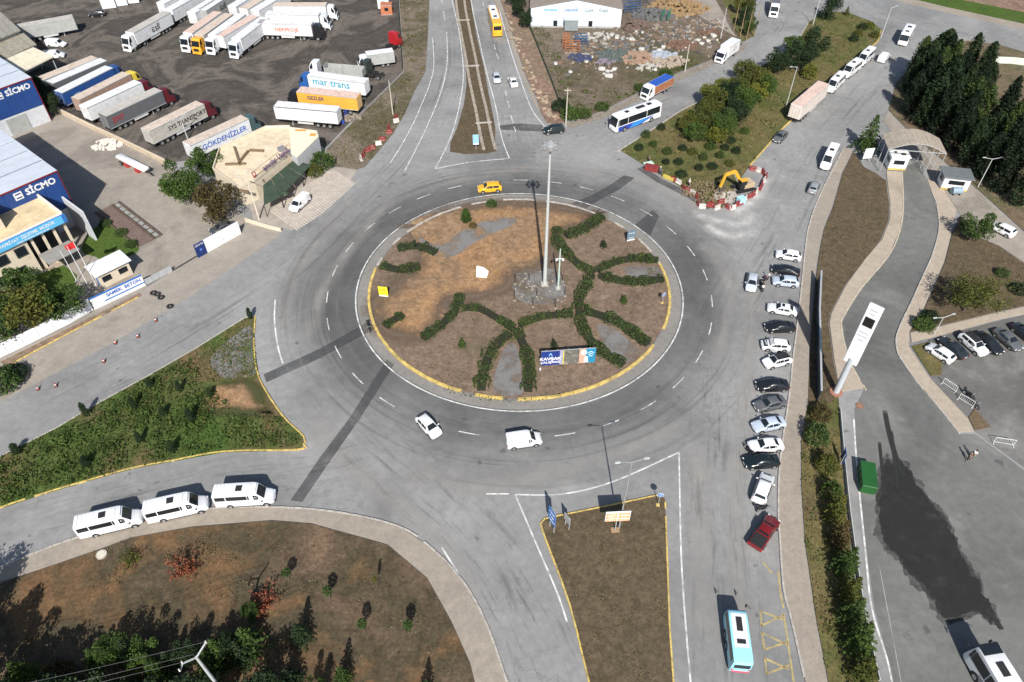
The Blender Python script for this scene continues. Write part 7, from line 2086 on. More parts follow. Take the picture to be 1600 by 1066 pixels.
sign_panel('median_sign', 'blue and white sign on the tip of the top median', (744, 233), 1.2, 2.2, 1.0, mat('sign_skyblue', (.25, .45, .62), .5), R(6), 1, None, None, z=.1, lower=WHITEP)
def arrow_sign(label, base, z, rz):
    p = G(base[0], base[1], z)
    o = thing('bollard_post', label, 'bollard', (p.x, p.y, z), rz)
    obj('post', MB().tube((0, 0, 0), (0, 0, 1.0), .09, .07, 8).mesh('post', BLACK), o)
    obj('cap', MB().tube((0, 0, 1.0), (0, 0, 1.08), .1, .05, 8).mesh('cap', mat('cap_white', (.7, .7, .7))), o)
# motorcycles and riders
def motorcycle(label, px, rz, color, group=None, z=.0):
    p = G(px[0], px[1], z)
    o = thing('motorcycle', label, 'motorcycle', (p.x, p.y, z + .004), rz, group)
    add_wheels(o, [(.66, 0), (-.66, 0)], .31, .12)
    obj('frame', MB().bar((.6, 0, .55), (-.1, 0, .62), .1).bar((-.1, 0, .62), (-.66, 0, .4), .1).bar((.66, 0, .35), (.48, 0, .95), .07).box((0, 0, .42), (.45, .28, .3)).mesh('frame', BLACK), o)
    obj('fuel_tank', MB().box((.14, 0, .78), (.46, .28, .22)).mesh('fuel_tank', paint(color), bevel=.06), o)
    obj('seat', MB().box((-.42, 0, .78), (.62, .26, .1)).mesh('seat', BLACK, bevel=.03), o)
    obj('handlebar', MB().tube((.46, -.36, 1.0), (.46, .36, 1.0), .025, n=6).mesh('handlebar', STEEL), o)
    obj('mudguard', MB().box((-.74, 0, .68), (.3, .16, .06)).mesh('mudguard', paint(color)), o)
    obj('top_box', MB().box((-.85, 0, .98), (.36, .36, .3)).mesh('top_box', BLACK, bevel=.05), o)
    return o
motorcycle('dark motorcycle next to the stopped silver car', (1189, 446), R(80), BLACKC)
motorcycle('dark red motorcycle right behind the first beside the silver car', (1194, 440), R(60), (.12, .01, .02))
motorcycle('motorcycle in front of the dark green car', (1168, 706), R(110), BLACKC)
motorcycle('motorcycle at the nose of the red pickup', (1191, 797), R(20), BLACKC)
motorcycle('black motorcycle by the white barrier, upper of two', (1512, 620), R(-60), BLACKC, z=.02)
motorcycle('black motorcycle by the white barrier, lower of two', (1520, 634), R(-70), BLACKC, z=.02)
motorcycle('dark scooter on the apron at the left rim of the roundabout', (577, 515), R(-70), BLACKC, z=.012)
SKIN = mat('skin', (.42, .26, .19), .6)
HAIR = mat('hair', (.02, .015, .012), .8)
def skin_body(name, nodes, edges, root, m, parent, subd=1):
    me = bpy.data.meshes.new(name)
    me.from_pydata([n[0] for n in nodes], edges, [])
    o = bpy.data.objects.new(name, me)
    col.objects.link(o)
    o.modifiers.new('skin', 'SKIN')
    sv = me.skin_vertices[0].data
    for i, n in enumerate(nodes):
        r = n[1]
        sv[i].radius = r if isinstance(r, tuple) else (r, r)
        sv[i].use_root = (i == root)
    s_ = o.modifiers.new('sub', 'SUBSURF'); s_.levels = subd; s_.render_levels = subd
    bpy.context.view_layer.update()
    me2 = bpy.data.meshes.new_from_object(o.evaluated_get(bpy.context.evaluated_depsgraph_get()))
    bpy.data.objects.remove(o)
    me2.materials.clear(); me2.materials.append(m)
    for p_ in me2.polygons:
        p_.use_smooth = True
    return obj(name, me2, parent)
def person(label, px, rz, shirt, trousers, z=0.0, arm=.25, step=.18, cap=None):
    p = G(px[0], px[1], z)
    o = thing('person', label, 'person', (p.x, p.y, z + .005), rz)
    # one continuous body, x forward, 1.75 m
    N_ = [((0, 0, .95), (.15, .11)), ((0, 0, 1.15), (.15, .10)), ((0, 0, 1.38), (.18, .11)), ((0, 0, 1.5), .06), ((.01, 0, 1.58), .065), ((.02, 0, 1.66), .10), ((.015, 0, 1.74), .075),
          ((0, .19, 1.42), .06), ((-.03, .24, 1.15), .048), ((arm, .22, .93), .04), ((arm + .06, .22, .85), .035),
          ((0, -.19, 1.42), .06), ((.03, -.24, 1.15), .048), ((-arm * .4, -.24, .92), .04), ((-arm * .4, -.24, .83), .035),
          ((step * .4, .10, .90), .095), ((step * .9, .10, .5), .07), ((step, .10, .1), .05), ((step + .16, .10, .04), .04),
          ((-step * .4, -.10, .90), .095), ((-step * .6, -.10, .5), .07), ((-step * 1.3, -.10, .1), .05), ((-step * 1.3 + .16, -.10, .04), .04)]
    E_ = [(0, 1), (1, 2), (2, 3), (3, 4), (4, 5), (5, 6), (2, 7), (7, 8), (8, 9), (9, 10), (2, 11), (11, 12), (12, 13), (13, 14), (0, 15), (15, 16), (16, 17), (17, 18), (0, 19), (19, 20), (20, 21), (21, 22)]
    body = skin_body('body', N_, E_, 0, SKIN, o)
    # clothing: skinned over the same skeleton, a little fuller
    sh_ = [N_[i] for i in (0, 1, 2, 7, 8, 11, 12)]
    g = lambda n: (n[0], tuple(q + .022 for q in n[1]) if isinstance(n[1], tuple) else n[1] + .02)
    skin_body('shirt', [g(n) for n in sh_], [(0, 1), (1, 2), (2, 3), (3, 4), (2, 5), (5, 6)], 0, mat('cloth_%02d%02d%02d' % tuple(int(c * 99) for c in shirt), shirt, .85), o)
    tr_ = [N_[i] for i in (0, 15, 16, 17, 19, 20, 21)]
    skin_body('trousers', [g(n) for n in tr_], [(0, 1), (1, 2), (2, 3), (0, 4), (4, 5), (5, 6)], 0, mat('cloth_%02d%02d%02d' % tuple(int(c * 99) for c in trousers), trousers, .85), o)
    obj('hair', MB().tube((0, 0, 1.68), (-.01, 0, 1.80), .125, .08, 10).mesh('hair', cap or HAIR, smooth=60), o)
    for s in (.12, ):
        pass
    obj('shoes', MB().box((step + .1, .10, .04), (.26, .1, .08)).box((-step * 1.3 + .1, -.10, .04), (.26, .1, .08)).mesh('shoes', BLACK, bevel=.02), o)['kind'] = 'stuff'
    return o
person('person in a white shirt walking across the asphalt below the car park', (1518, 716), R(200), (.75, .76, .8), (.06, .07, .1))
person('person in dark clothes walking beside the one in white', (1511, 719), R(200), (.10, .08, .07), (.03, .03, .03))
person('person in a white top standing by the motorcycles near the silver car', (1199, 438), R(180), (.78, .78, .78), (.02, .02, .025), step=.05)
person('person in pale clothes standing below the motorcycles near the silver car', (1190, 457), R(90), (.6, .62, .64), (.02, .02, .025), step=.05)
person('worker in dark blue with a white helmet by the red barriers', (1031, 273), R(-40), (.03, .04, .12), (.03, .04, .1), z=.0, step=.06, cap=WHITEP)
person('worker bending near the pipes at the works tip', (1076, 292), R(30), (.7, .7, .72), (.05, .05, .08), z=.1, step=.05, cap=WHITEP)
person('worker in dark clothes by the pale sheet at the left end of the works', (1014, 254), R(10), (.06, .04, .04), (.04, .04, .05), z=.1, step=.06)

# poles and lamps
pole('concrete utility pole beside the corner of the scrap lot', (884, 196), 8.3, .16, z=.07, arms=((7.8, 1.4),))
pole('concrete utility pole at the roadside behind the blue-roofed truck', (1070, 112), 6.5, .15, z=.07)
pole('slim lamp post at the entrance of the scrap lot', (1126, 60), 7.5, .1, LGP, 'street_lamp', 'lamp post', z=.07)
pole('slim lamp post on the tree island beside the pale trailer', (1228, 167), 9.0, .1, LGP, 'street_lamp', 'lamp post', lamp=(R(200),), z=.12)
pole('slim lamp post at the top kerb of the tree island', (1270, 39), 8.0, .1, LGP, 'street_lamp', 'lamp post', lamp=(R(200),), z=.12)
pole('slim lamp post at the right corner of the tree island', (1376, 60), 7.5, .1, LGP, 'street_lamp', 'lamp post', lamp=(R(20),), z=.12)
pole('lamp post by the lane in front of the cypresses', (1528, 292), 6.0, .1, LGP, 'street_lamp', 'lamp post', lamp=(R(0), R(180)), z=.1)
pole('short post by the lane behind the gate', (1501, 256), 4.0, .08, LGP, 'street_lamp', 'lamp post', z=.1)
pole('double-headed lamp post at the garden bed above the car park', (1459, 523), 3.6, .07, LGP, 'street_lamp', 'lamp post', lamp=(R(15), R(195)), z=.12)
pole('concrete pole on the verge right of the orange trailer', (614, 179), 7.6, .15, z=.06)
pole('lamp post beside the beige lettered trailer', (294, 219), 5.0, .12, LGP, 'street_lamp', 'lamp post', lamp=(R(60), R(240)), z=.03)
pole('tall lamp post at the front corner of the restaurant', (405, 343), 8.3, .15, mat('pole_cream', (.55, .5, .42), .8), 'street_lamp', 'lamp post', lamp=(R(100), R(160)), z=.05)
for k, (b, h) in enumerate([((1146, 50), 7), ((1156, 58), 7.5), ((1166, 62), 7), ((1178, 58), 7)]):
    pole('thin timber pole in the clump beside the top side road, %s from the left' % ORD[k], b, h, .1, WOOD, z=.1)
# big pole at the bottom edge with cables
def edge_pole():
    p = G(306, 1026, 12.0)
    o = thing('utility_pole', 'grey utility pole with a forked crossarm rising from the bottom edge', 'pole', (p.x, p.y, .1), R(35))
    gm_ = mat('pole_steel_grey', (.40, .42, .42), .6)
    obj('shaft', MB().tube((0, 0, 0), (0, 0, 11.8), .2, .13, 12).mesh('shaft', gm_, smooth=40), o)
    obj('cross_arm', MB().bar((0, 0, 11.7), (-1.1, -.1, 12.2), .12).bar((0, 0, 11.7), (1.2, .5, 12.3), .12).bar((-1.1, -.1, 12.2), (-1.5, -.6, 12.1), .09).mesh('cross_arm', gm_), o)
    for q in ((-1.1, -.1), (1.2, .5), (-1.5, -.6)):
        obj('insulator', cached('insu2', lambda: MB().tube((0, 0, 0), (0, 0, .35), .09, .06, 8).mesh('insulator', mat('porcelain_w', (.6, .58, .55), .3))), o, (q[0], q[1], 12.2))
    for k, (dx, dy) in enumerate(((-1.1, -.1), (1.2, .5), (0, 0))):
        mb = MB(); prev = None
        for i in range(15):
            t = i / 14
            q = Vector((dx - 46 * t, dy + 22 * t, 12.4 - 3.0 * math.sin(math.pi * t)))
            if prev is not None:
                mb.tube(prev, q, .014, n=4, caps=False)
            prev = q
        obj('cable', mb.mesh('cable', mat('cable_grey', (.12, .12, .12), .6)), o)
edge_pole()

# totem sign and dark fence on the right
def totem():
    p = G(1306, 613, .12)
    o = thing('totem_sign', 'tall white totem sign on a thick grey pole beside the inner road', 'sign', (p.x, p.y, .12), R(-42))
    obj('column', MB().tube((0, 0, 0), (0, 0, 7.0), .43, .41, 18).mesh('column', mat('column_grey', (.40, .43, .46), .45, var=.05), smooth=40), o)
    obj('base_plate', MB().tube((0, 0, 0), (0, 0, .15), .9, .9, 12).mesh('base_plate', mat('base_brick', (.3, .14, .1), .9)), o)
    pn = obj('panel', MB().box((0, 0, 11.2), (1.8, .5, 10.2)).mesh('panel', mat('totem_white', (.70, .72, .75), .4, var=.03), bevel=.05), o)
    for s in (-1, 1):
        obj('screen', MB().box((0, s * .26, 13.6), (1.25, .04, 1.5)).mesh('screen', mat('screen_black', (.015, .012, .012), .2)), pn)
        for z_, w in ((15.6, 1.4), (14.95, .8), (11.8, 1.5), (11.2, 1.7), (10.5, 1.0)):
            obj('logo_strip', MB().box((0, s * .255, z_), (w * .75, .02, .26)).mesh('logo_strip', mat('logo_grey', (.48, .5, .55), .5)), pn)
    obj('seam', MB().box((0, 0, 9.4), (1.82, .52, .05)).mesh('seam', STEEL), pn)
totem()
FEN = mat('fence_dark', (.02, .032, .045), .4, var=.2)
dfe = wall_run('panel_fence', 'dark panel fence between the footpath and the brown verge', [(1277, 440), (1274, 500), (1275, 560), (1276, 628)], 2.3, .12, FEN, STEEL, 2.4, 'fence')
wall_run('panel_fence', 'low white railing along the inner road beside the planted strip', [(1311, 640), (1318, 720), (1326, 800), (1338, 890), (1352, 980), (1372, 1066)], .7, .08, mat('rail_white', (.52, .54, .54), .6, dirt=.2), None, 2.0, 'fence')
sign_panel('blue_noticeboard', 'small blue notice board on the inner road edge above the green skip', (1313, 722), 1.4, 1.8, .5, mat('notice_blue', (.03, .07, .22), .5), R(80), 2, z=.1)
def skip():
    c, rz, ln = pose((1357, 766), (1353, 727), .8)
    o = thing('skip_container', 'green waste skip beside the inner road', 'skip', (c.x, c.y, .01), rz)
    GS = mat('skip_green', (.015, .085, .02), .5, var=.12)
    obj('floor', MB().box((0, 0, .2), (3.6, 1.6, .1)).mesh('floor', GS), o)
    for q in ((0, .85, .8, 3.8, .08, 1.4), (0, -.85, .8, 3.8, .08, 1.4), (1.9, 0, .8, .08, 1.7, 1.4), (-1.9, 0, .8, .08, 1.7, 1.4)):
        obj('side', MB().box(q[:3], q[3:]).mesh('side', GS, bevel=.02), o)
    obj('lid', MB().box((0, 0, 1.53), (3.86, 1.8, .06)).mesh('lid', GS, bevel=.02), o)
    for x in (-1.5, -.5, .5, 1.5):
        for s in (1, -1):
            obj('rib', cached('skr', lambda: MB().box((0, 0, 0), (.1, .06, 1.3)).mesh('rib', GS)), o, (x, s * .92, .8))
skip()
def frame_barrier(label, px, rz, w=2.0, h=1.1, flat=False):
    p = G(px[0], px[1], .02)
    o = thing('crowd_barrier', label, 'barrier', (p.x, p.y, .03), rz)
    m = mat('barrier_white', (.6, .62, .6), .5)
    fr = obj('frame', MB().bar((-w / 2, 0, .1), (-w / 2, 0, h), .06).bar((w / 2, 0, .1), (w / 2, 0, h), .06).bar((-w / 2, 0, h), (w / 2, 0, h), .06).bar((-w / 2, 0, .2), (w / 2, 0, .2), .05).mesh('frame', m), o)
    for i in range(7):
        obj('bar', cached(('cb', h), lambda: MB().tube((0, 0, .2), (0, 0, h), .02, n=6).mesh('bar', m)), o, (-w / 2 + w * (i + 1) / 8, 0, 0))
    for x in (-w / 2, w / 2):
        obj('foot', cached('cbf', lambda: MB().box((0, 0, .04), (.08, .7, .08)).mesh('foot', m)), o, (x, 0, 0))
frame_barrier('white metal barrier at the left of the motorcycles below the car park', (1482, 606), R(-55))
frame_barrier('white metal barrier beside the two black motorcycles', (1508, 630), R(-50))
frame_barrier('white metal barrier standing alone right of the gravel bed', (1567, 694), R(-12), 2.4)

# works at the tip of the tree island
def barrier(label, px, rz, m, grp):
    p = G(px[0], px[1], .0)
    o = thing('plastic_barrier', label, 'barrier', (p.x, p.y, .005), rz, grp)
    prof = [(-.3, 0), (.3, 0), (.3, .12), (.12, .35), (.1, .9), (-.1, .9), (-.12, .35), (-.3, .12)]
    def mk():
        mb = MB(); n = len(prof)
        vs_ = [(-.62, y, z) for y, z in prof] + [(.62, y, z) for y, z in prof]
        mb.add(vs_, [tuple(range(n - 1, -1, -1)), tuple(range(n, 2 * n))] + [(i, (i + 1) % n, n + (i + 1) % n, n + i) for i in range(n)])
        return mb.mesh('shell', m)
    obj('shell', cached(('pb', m.name), mk), o)
    obj('reflector', cached('pbr', lambda: MB().box((0, 0, .68), (.5, .215, .1)).mesh('reflector', WHITEP)), o)
REDB = mat('barrier_red', (.2, .025, .025), .6, var=.2, dirt=.4)
WHB = mat('barrier_whiteplastic', (.5, .46, .43), .6, dirt=.4)
wk = [(1052, 283), (1060, 287), (1068, 297), (1074, 300), (1082, 304), (1088, 308), (1092, 322), (1097, 325), (1108, 322), (1113, 324), (1120, 327), (1126, 318), (1138, 326), (1144, 327), (1150, 322), (1156, 320), (1164, 313), (1170, 309), (1176, 306), (1182, 301), (1187, 296), (1190, 290), (1193, 284), (1196, 278), (1192, 271), (1184, 268), (1176, 266)]
for k, px in enumerate(wk):
    q = wk[min(k + 1, len(wk) - 1)]; q0 = wk[max(k - 1, 0)]
    a, b = G(*q0), G(*q)
    mm = REDB if k % 3 != 1 else WHB
    barrier('%s plastic barrier round the works, %s along the line' % ('red' if mm is REDB else 'white', nth(k, 99)), px, math.atan2(b.y - a.y, b.x - a.x) + rnd.uniform(-.3, .3), mm, 'plastic barriers round the works')
vb = [(566, 250), (572, 246), (579, 240), (586, 234), (592, 226), (598, 220), (606, 210), (612, 200), (618, 192), (624, 184)]
for k, px in enumerate(vb):
    barrier('red plastic barrier along the verge of the upper left road, %s from the near end' % ORD[k], (px[0] + rnd.uniform(-5, 3), px[1] + rnd.uniform(-3, 3)), R(58) + rnd.uniform(-1.2, 1.2), REDB if k % 4 else WHB, 'barriers on the upper left verge')
def box_thing(name, label, cat, px, dims, m, rz=0, z=.0, lid=None):
    p = G(px[0], px[1], z)
    o = thing(name, label, cat, (p.x, p.y, z), rz)
    obj('body', MB().box((0, 0, dims[2] / 2), dims).mesh('body', m, bevel=.03), o)
    obj('top', MB().box((0, 0, dims[2] + .03), (dims[0] + .08, dims[1] + .08, .06)).mesh('top', lid or m), o)
    return o
box_thing('site_box', 'red site box beside the pale sheet at the left end of the works', 'box', (1018, 266), (2.6, 1.2, .9), REDB, R(-20), .05)
box_thing('site_sheet', 'pale green sheet stack at the left end of the works', 'sheet', (1013, 258), (1.8, 1.0, .4), mat('sheet_mint', (.45, .6, .52), .6), R(20), .1)
box_thing('site_tank', 'light blue water tank inside the works fence', 'tank', (1157, 317), (1.4, 1.1, 1.1), mat('tank_sky', (.35, .6, .7), .5), R(30), .0)
box_thing('site_box', 'yellow trench box at the edge of the works', 'box', (1044, 280), (2.2, .5, .5), mat('box_yellow', (.5, .4, .08), .6), R(-40), .05)
def excavator():
    p = G(1160, 296, .05)
    o = thing('excavator', 'yellow excavator with its arm folded over the works', 'excavator', (p.x, p.y, .05), R(200))
    EY = mat('excavator_yellow', (.62, .33, .03), .45, var=.08, dirt=.15)
    for s in (1, -1):
        tr_ = obj('track', MB().box((0, s * .95, .38), (3.2, .5, .5)).tube((1.6, s * .95 - .25, .38), (1.6, s * .95 + .25, .38), .25, n=10).tube((-1.6, s * .95 - .25, .38), (-1.6, s * .95 + .25, .38), .25, n=10).mesh('track', BLACK), o)
    obj('undercarriage', MB().box((0, 0, .55), (1.6, 1.5, .4)).mesh('undercarriage', BLACK), o)
    obj('housing', MB().box((-.6, 0, 1.25), (2.2, 2.2, .95)).mesh('housing', mat('housing_tan', (.42, .33, .22), .6, dirt=.2), bevel=.06), o)
    cb_ = obj('cab', MB().box((.75, .62, 1.75), (1.3, .95, 1.6)).mesh('cab', BLACK, bevel=.06), o)
    obj('cab_roof', MB().box((.75, .62, 2.6), (1.36, 1.0, .1)).mesh('cab_roof', EY), cb_)
    obj('cab_window', MB().box((1.42, .62, 1.95), (.04, .8, .9)).mesh('cab_window', GLASS), cb_)
    obj('boom', MB().bar((.6, -.35, 1.6), (2.4, -.35, 4.2), .5, .55).bar((2.4, -.35, 4.2), (4.3, -.35, 3.9), .45, .5).mesh('boom', EY), o)
    obj('stick', MB().bar((4.3, -.35, 4.0), (4.9, -.35, 1.4), .36, .4).mesh('stick', EY), o)
    obj('bucket', MB().box((4.7, -.35, .9), (.8, .9, .8), 0, 1.15).mesh('bucket', mat('bucket_dark', (.08, .07, .06), .7)), o)
    obj('ram', MB().tube((1.2, -.35, 1.6), (2.5, -.35, 3.7), .09, n=8).mesh('ram', STEEL), o)
excavator()
heap('spoil_heap', 'heap of brown spoil inside the works fence', 'spoil', (1105, 302), 220, 5.0, mat('spoil_brown', (.17, .13, .08), 1.0, var=.3), (.15, .5), .12, 9, .6, 1.2)
heap('broken_kerbs', 'pile of broken grey kerbs beside the excavator', 'rubble', (1134, 308), 60, 2.4, CONC, (.3, .8), .05, 12, .5)
struct(ribbon('work_trench', gp([(1000, 262), (1030, 282), (1070, 302), (1110, 325)]), 1.6, .02, M_TAR))
# cones, tyres, drums
CONEM = mat('cone_red', (.28, .05, .035), .7, dirt=.3)
for k, px in enumerate([(60, 609), (88, 604), (163, 566), (181, 537), (216, 527), (244, 502)]):
    p = G(*px)
    o = thing('traffic_cone', 'red traffic cone along the left road edge, %s from the left' % ORD[k], 'cone', (p.x, p.y, .02), rnd.uniform(0, 3), 'cones along the left road')
    obj('cone', cached('cone', lambda: MB().tube((0, 0, .04), (0, 0, .75), .2, .04, 10).mesh('cone', CONEM)), o)
    obj('base', cached('coneb', lambda: MB().box((0, 0, .02), (.46, .46, .05)).mesh('base', BLACK)), o)
    obj('band', cached('conebd', lambda: MB().tube((0, 0, .36), (0, 0, .5), .135, .1, 10).mesh('band', WHITEP)), o)
def tyre_mesh():
    me = bpy.data.meshes.new('ring'); bm = bmesh.new()
    n, k = 16, 8
    vs_ = [[bm.verts.new(((.38 + .16 * math.cos(6.283 * j / k)) * math.cos(6.283 * i / n), (.38 + .16 * math.cos(6.283 * j / k)) * math.sin(6.283 * i / n), .16 + .15 * math.sin(6.283 * j / k))) for j in range(k)] for i in range(n)]
    for i in range(n):
        for j in range(k):
            bm.faces.new((vs_[i][j], vs_[(i + 1) % n][j], vs_[(i + 1) % n][(j + 1) % k], vs_[i][(j + 1) % k]))
    bm.to_mesh(me); bm.free(); me.materials.append(RUBBER)
    return me
for k, px in enumerate([(240, 459), (246, 461), (252, 466), (266, 480)]):
    p = G(*px)
    tag(obj('old_tyre', cached('otyre', tyre_mesh), None, (p.x, p.y, .02)), 'old tyre lying on the apron by the sliding gate, %s from the left' % ORD[k], 'tyre', 'tyres on the apron')
p = G(159, 867, .1)
o = thing('manhole_cover', 'round pale manhole cover in the planting behind the minibuses', 'manhole', (p.x, p.y, .1))
obj('rim', MB().tube((0, 0, 0), (0, 0, .14), .62, .62, 20).mesh('rim', CONC), o)
obj('lid', MB().tube((0, 0, .14), (0, 0, .17), .5, .5, 20).mesh('lid', mat('lid_pale', (.5, .47, .4), .9)), o)
p = G(1343, 634, .01)
o = thing('manhole_cover', 'round rusty manhole cover on the inner road', 'manhole', (p.x, p.y, .01))
obj('rim', MB().tube((0, 0, 0), (0, 0, .04), .55, .55, 18).mesh('rim', mat('rust_lid', (.2, .1, .06), .9)), o)
obj('lid', MB().tube((0, 0, .04), (0, 0, .06), .4, .4, 18).mesh('lid', mat('rust_lid2', (.25, .14, .09), .9)), o)
# blue drums beside the white trailer
for k, px in enumerate([(533, 186), (539, 183), (536, 193), (541, 178)]):
    p = G(*px)
    o = thing('blue_drum', 'blue plastic drum behind the white trailer, %s in the group' % ORD[k], 'drum', (p.x, p.y, .06), 0, 'blue drums by the verge')
    obj('barrel', cached('drum', lambda: MB().tube((0, 0, 0), (0, 0, .9), .4, n=12).mesh('barrel', mat('drum_blue', (.03, .06, .3), .5), smooth=40)), o)
    obj('lid', cached('druml', lambda: MB().tube((0, 0, .9), (0, 0, .95), .36, n=12).mesh('lid', BLACK)), o)
heap('stone_heap', 'pale stones heaped on the verge below the orange trailer', 'stones', (548, 186), 40, 2.2, STONE, (.3, .7), .06, 21, .7, 1.2)

# ---- scrap lot
r_ = random.Random(11)
def sack_mesh(k, m):
    bm = bmesh.new()
    bmesh.ops.create_cube(bm, size=1.0)
    bmesh.ops.subdivide_edges(bm, edges=bm.edges[:], cuts=2, use_grid_fill=True)
    q = random.Random(k)
    for v in bm.verts:
        d = v.co.length
        v.co *= (.62 / d) ** .35 * q.uniform(.9, 1.08)
        v.co.z = v.co.z * .9 + .45
    me = bpy.data.meshes.new('sack'); bm.to_mesh(me); bm.free()
    me.materials.append(m)
    for p_ in me.polygons:
        p_.use_smooth = True
    return me
SACKM = mat('sack_white', (.44, .43, .4), .85, var=.2, scale=.6, dirt=.4)
sacks = sorted([(940, 110), (946, 119), (949, 113), (955, 112), (944, 116), (960, 110), (951, 121), (925, 90), (916, 98), (891, 114), (956, 56), (964, 60), (972, 62), (980, 61), (986, 63), (950, 60), (990, 64), (1002, 80), (1020, 84), (1030, 80), (1026, 92), (1036, 76), (1046, 95), (1064, 90), (1070, 76), (1082, 68), (1090, 64), (1100, 60), (1106, 66), (1114, 58), (1120, 64), (1096, 70), (1012, 108), (1018, 104), (1024, 110), (976, 97), (868, 101), (994, 50), (1004, 52)])
for k, px in enumerate(sacks):
    p = G(px[0], px[1], .07)
    s = r_.uniform(.5, 1.15)
    o = obj('bulk_sack', cached(('sack', k % 4), lambda: sack_mesh(k % 4, SACKM)), None, (p.x, p.y, .07), (0, 0, r_.uniform(0, 3)), (s * r_.uniform(.9, 1.7), s, s * r_.uniform(.5, .9)))
    tag(o, 'white bulk sack in the scrap lot, %s from the left' % nth(k, 99), 'sack', 'white bulk sacks in the scrap lot')
def rack(label, px, w, d, h, m, rz, n=4, z=.07):
    p = G(px[0], px[1], z)
    o = thing('steel_rack', label, 'rack', (p.x, p.y, z), rz)
    for x in (-w / 2, 0, w / 2):
        for y in (-d / 2, d / 2):
            obj('upright', cached(('up', h, m.name), lambda: MB().box((0, 0, h / 2), (.14, .14, h)).mesh('upright', m)), o, (x, y, 0))
    for i in range(n):
        for y in (-d / 2, d / 2):
            obj('beam', cached(('bm', w, m.name), lambda: MB().box((0, 0, 0), (w, .1, .16)).mesh('beam', m)), o, (0, y, h * (i + 1) / n - .08))
    return o
RO = mat('rack_orange', (.3, .11, .045), .6, var=.15)
RBL = mat('rack_blue', (.04, .08, .16), .6, var=.15)
RGR = mat('rack_green', (.03, .16, .10), .6, var=.15)
rack('orange steel rack in front of the white shed', (894, 80), 3.6, 1.4, 2.4, RO, R(-6))
rack('second orange steel rack left of the blue-grey one', (884, 72), 1.6, 1.4, 3.0, RO, R(-6))
rack('blue-grey steel rack below the shed lean-to', (908, 68), 3.0, 1.6, 2.2, RBL, R(4))
rack('dark steel rack right of the white shed', (985, 18), 4.5, 2.0, 2.6, RBL, R(15))
rack('green steel rack among the timber at the top of the scrap lot', (1040, 30), 3.6, 1.6, 2.4, RGR, R(70))
rack('dark steel rack behind the green one', (1000, 8), 5.0, 2.0, 2.4, mat('rack_steel', (.1, .1, .11), .7), R(10))
for k, (px, n, s, m, sz, d) in enumerate([((1060, 14), 220, 8.0, mat('timber_orange', (.27, .18, .09), .9, var=.25), (.3, 1.2), 'large stack of orange timber at the top of the scrap lot'),
        ((1020, 24), 160, 5.5, mat('junk_grey', (.12, .12, .12), .8, var=.4), (.3, 1.2), 'dark heap of metal junk between the racks'),
        ((985, 40), 120, 5.0, mat('junk_brown', (.14, .1, .08), .9, var=.4), (.3, 1.0), 'brown heap of scrap right of the shed'),
        ((960, 88), 130, 4.5, mat('junk_slate', (.09, .11, .1), .8, var=.4), (.3, 1.1), 'dark slate heap in the middle of the scrap lot'),
        ((995, 92), 110, 4.5, mat('junk_tan', (.3, .2, .14), .9, var=.3), (.3, 1.0), 'tan heap of scrap boards in the middle of the lot'),
        ((1046, 98), 100, 4.0, mat('junk_pale', (.34, .28, .22), .9, var=.25), (.3, 1.0), 'pale orange boards near the roadside of the scrap lot'),
        ((1036, 88), 80, 3.2, mat('junk_bluewhite', (.34, .37, .42), .7, var=.3), (.3, .9), 'blue and white scrap heap near the roadside'),
        ((906, 92), 60, 2.8, mat('junk_blue', (.05, .06, .12), .7, var=.3), (.3, .9), 'dark blue scrap heap below the orange rack'),
        ((1066, 72), 80, 3.6, mat('junk_rust', (.16, .095, .065), .9, var=.3), (.3, 1.0), 'rusty heap at the right of the scrap lot'),
        ((1012, 106), 50, 3.0, mat('junk_white', (.4, .38, .34), .8, var=.2), (.2, .7), 'scatter of whitish sheets above the blue-roofed truck'),
        ((930, 60), 60, 4.0, mat('junk_white', (.4, .38, .34), .8, var=.2), (.2, .8), 'scatter of whitish scrap between the shed and the sacks'),
        ((1105, 52), 50, 2.8, mat('junk_rust', (.16, .095, .065), .9, var=.3), (.3, .8), 'rusty scrap behind the white box truck'),
        ((945, 98), 30, 2.2, mat('junk_lilac', (.2, .17, .2), .8, var=.3), (.3, .9), 'greyish crates heaped beside the lower sacks')]):
    heap('scrap_heap', d, 'scrap', px, n, s, m, sz, .07, 30 + k, .45, 2.2)
for k, px in enumerate([(600, 12), (605, 22)]):
    p = G(px[0], px[1])
    o = thing('site_cabin', ['white site cabin at the top right corner of the truck yard', 'rust-orange cabin below the white one at the yard corner'][k], 'cabin', (p.x, p.y, .05), R(5))
    box_body(o, 3.0, 2.4, .1, 2.6, (WHITEP, mat('cabin_rust', (.4, .14, .07), .7))[k], (WHITEP, mat('cabin_rust', (.4, .14, .07), .7))[k], 'cabin_body', doors=False)
    obj('window', MB().box((0, -1.23, 1.6), (1.0, .06, .8)).mesh('window', GLASS), o)
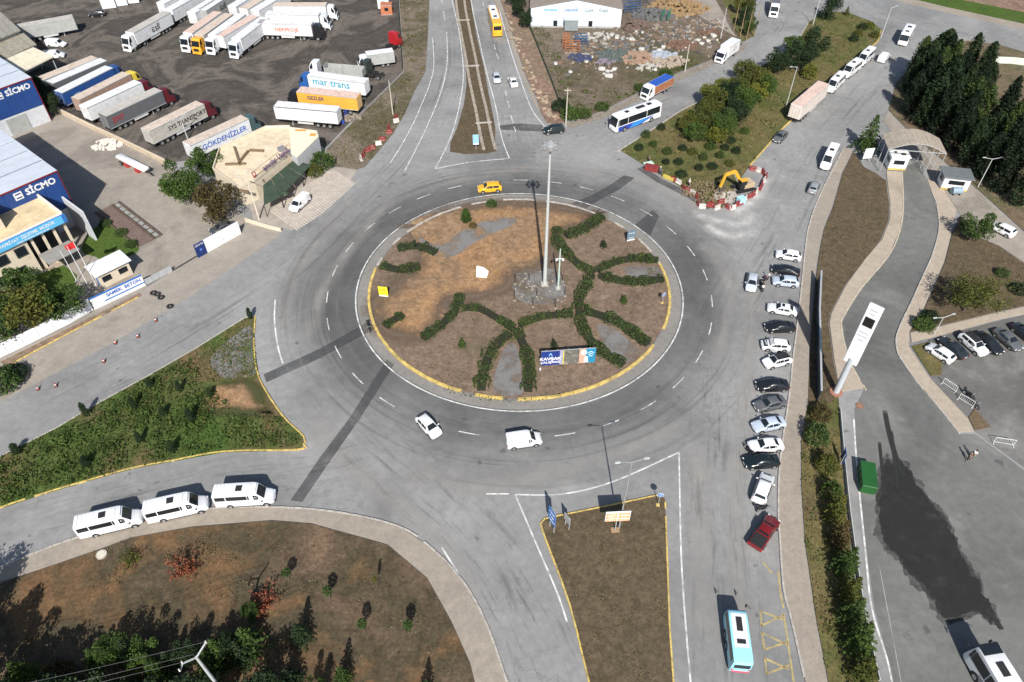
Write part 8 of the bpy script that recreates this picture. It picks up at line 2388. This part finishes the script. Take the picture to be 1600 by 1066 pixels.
wall_run('yard_fence', 'dark mesh fence along the right edge of the truck yard', [(622, 0), (626, 60), (629, 112)], 1.6, .06, mat('mesh_fence_dark', (.06, .08, .05), .8), None, 2.5, 'fence')
wall_run('lot_fence', 'dark fence line between the reddish bank and the scrap lot', [(803, 0), (830, 50), (862, 130), (884, 190)], 1.0, .06, mat('mesh_fence_dark', (.06, .08, .05), .8), None, 2.5, 'fence')
# bank boulders
bk = bpy.data.objects['cut_bank']
BST = mat('bank_stone', (.30, .23, .17), .95, var=.25, dirt=.2)
for i in range(70):
    t = r_.random()
    seg = [(790, 20), (803, 60), (818, 95), (838, 140), (855, 170), (868, 188)]
    q = t * (len(seg) - 1); j = int(q)
    x = seg[j][0] + (seg[min(j + 1, 5)][0] - seg[j][0]) * (q - j) + r_.uniform(-6, 8)
    y = seg[j][1] + (seg[min(j + 1, 5)][1] - seg[j][1]) * (q - j)
    p = G(x, y, .2)
    s = r_.uniform(.4, 1.3)
    obj('boulder', cached(('bould', i % 5), lambda: (lambda me: (me.materials.clear(), me.materials.append(BST), me)[2])(ROCKS[i % 5].copy())), bk, (p.x, p.y, .2 + s * .1), (0, 0, r_.uniform(0, 6)), (s * 1.3, s, s))

LIT = [mat('litter_%d' % i, c, .9, var=.3) for i, c in enumerate(((.3, .28, .25), (.09, .085, .08), (.2, .13, .09), (.13, .14, .15), (.26, .21, .16)))]
for i, m in enumerate(LIT):
    mb = MB(); q_ = random.Random(70 + i)
    for k in range(170):
        t = q_.random()
        px = 890 + 235 * t + q_.gauss(0, 10); py = 84 - 38 * t + q_.gauss(0, 15)
        p = G(min(max(px, 850), 1135), min(max(py, 6), 128 - 36 * t), .07)
        s_ = q_.uniform(.15, .7)
        mb.box((p.x, p.y, .07 + s_ * .2), (s_ * q_.uniform(.6, 2.4), s_ * q_.uniform(.3, 1), s_ * .4), q_.uniform(0, 3))
    o = struct(mb.build('scrap_litter', m), 'stuff')
for _l, _n in USED.items():
    if len(_n) > 1:
        print('DUPLICATE LABEL', _l, _n)
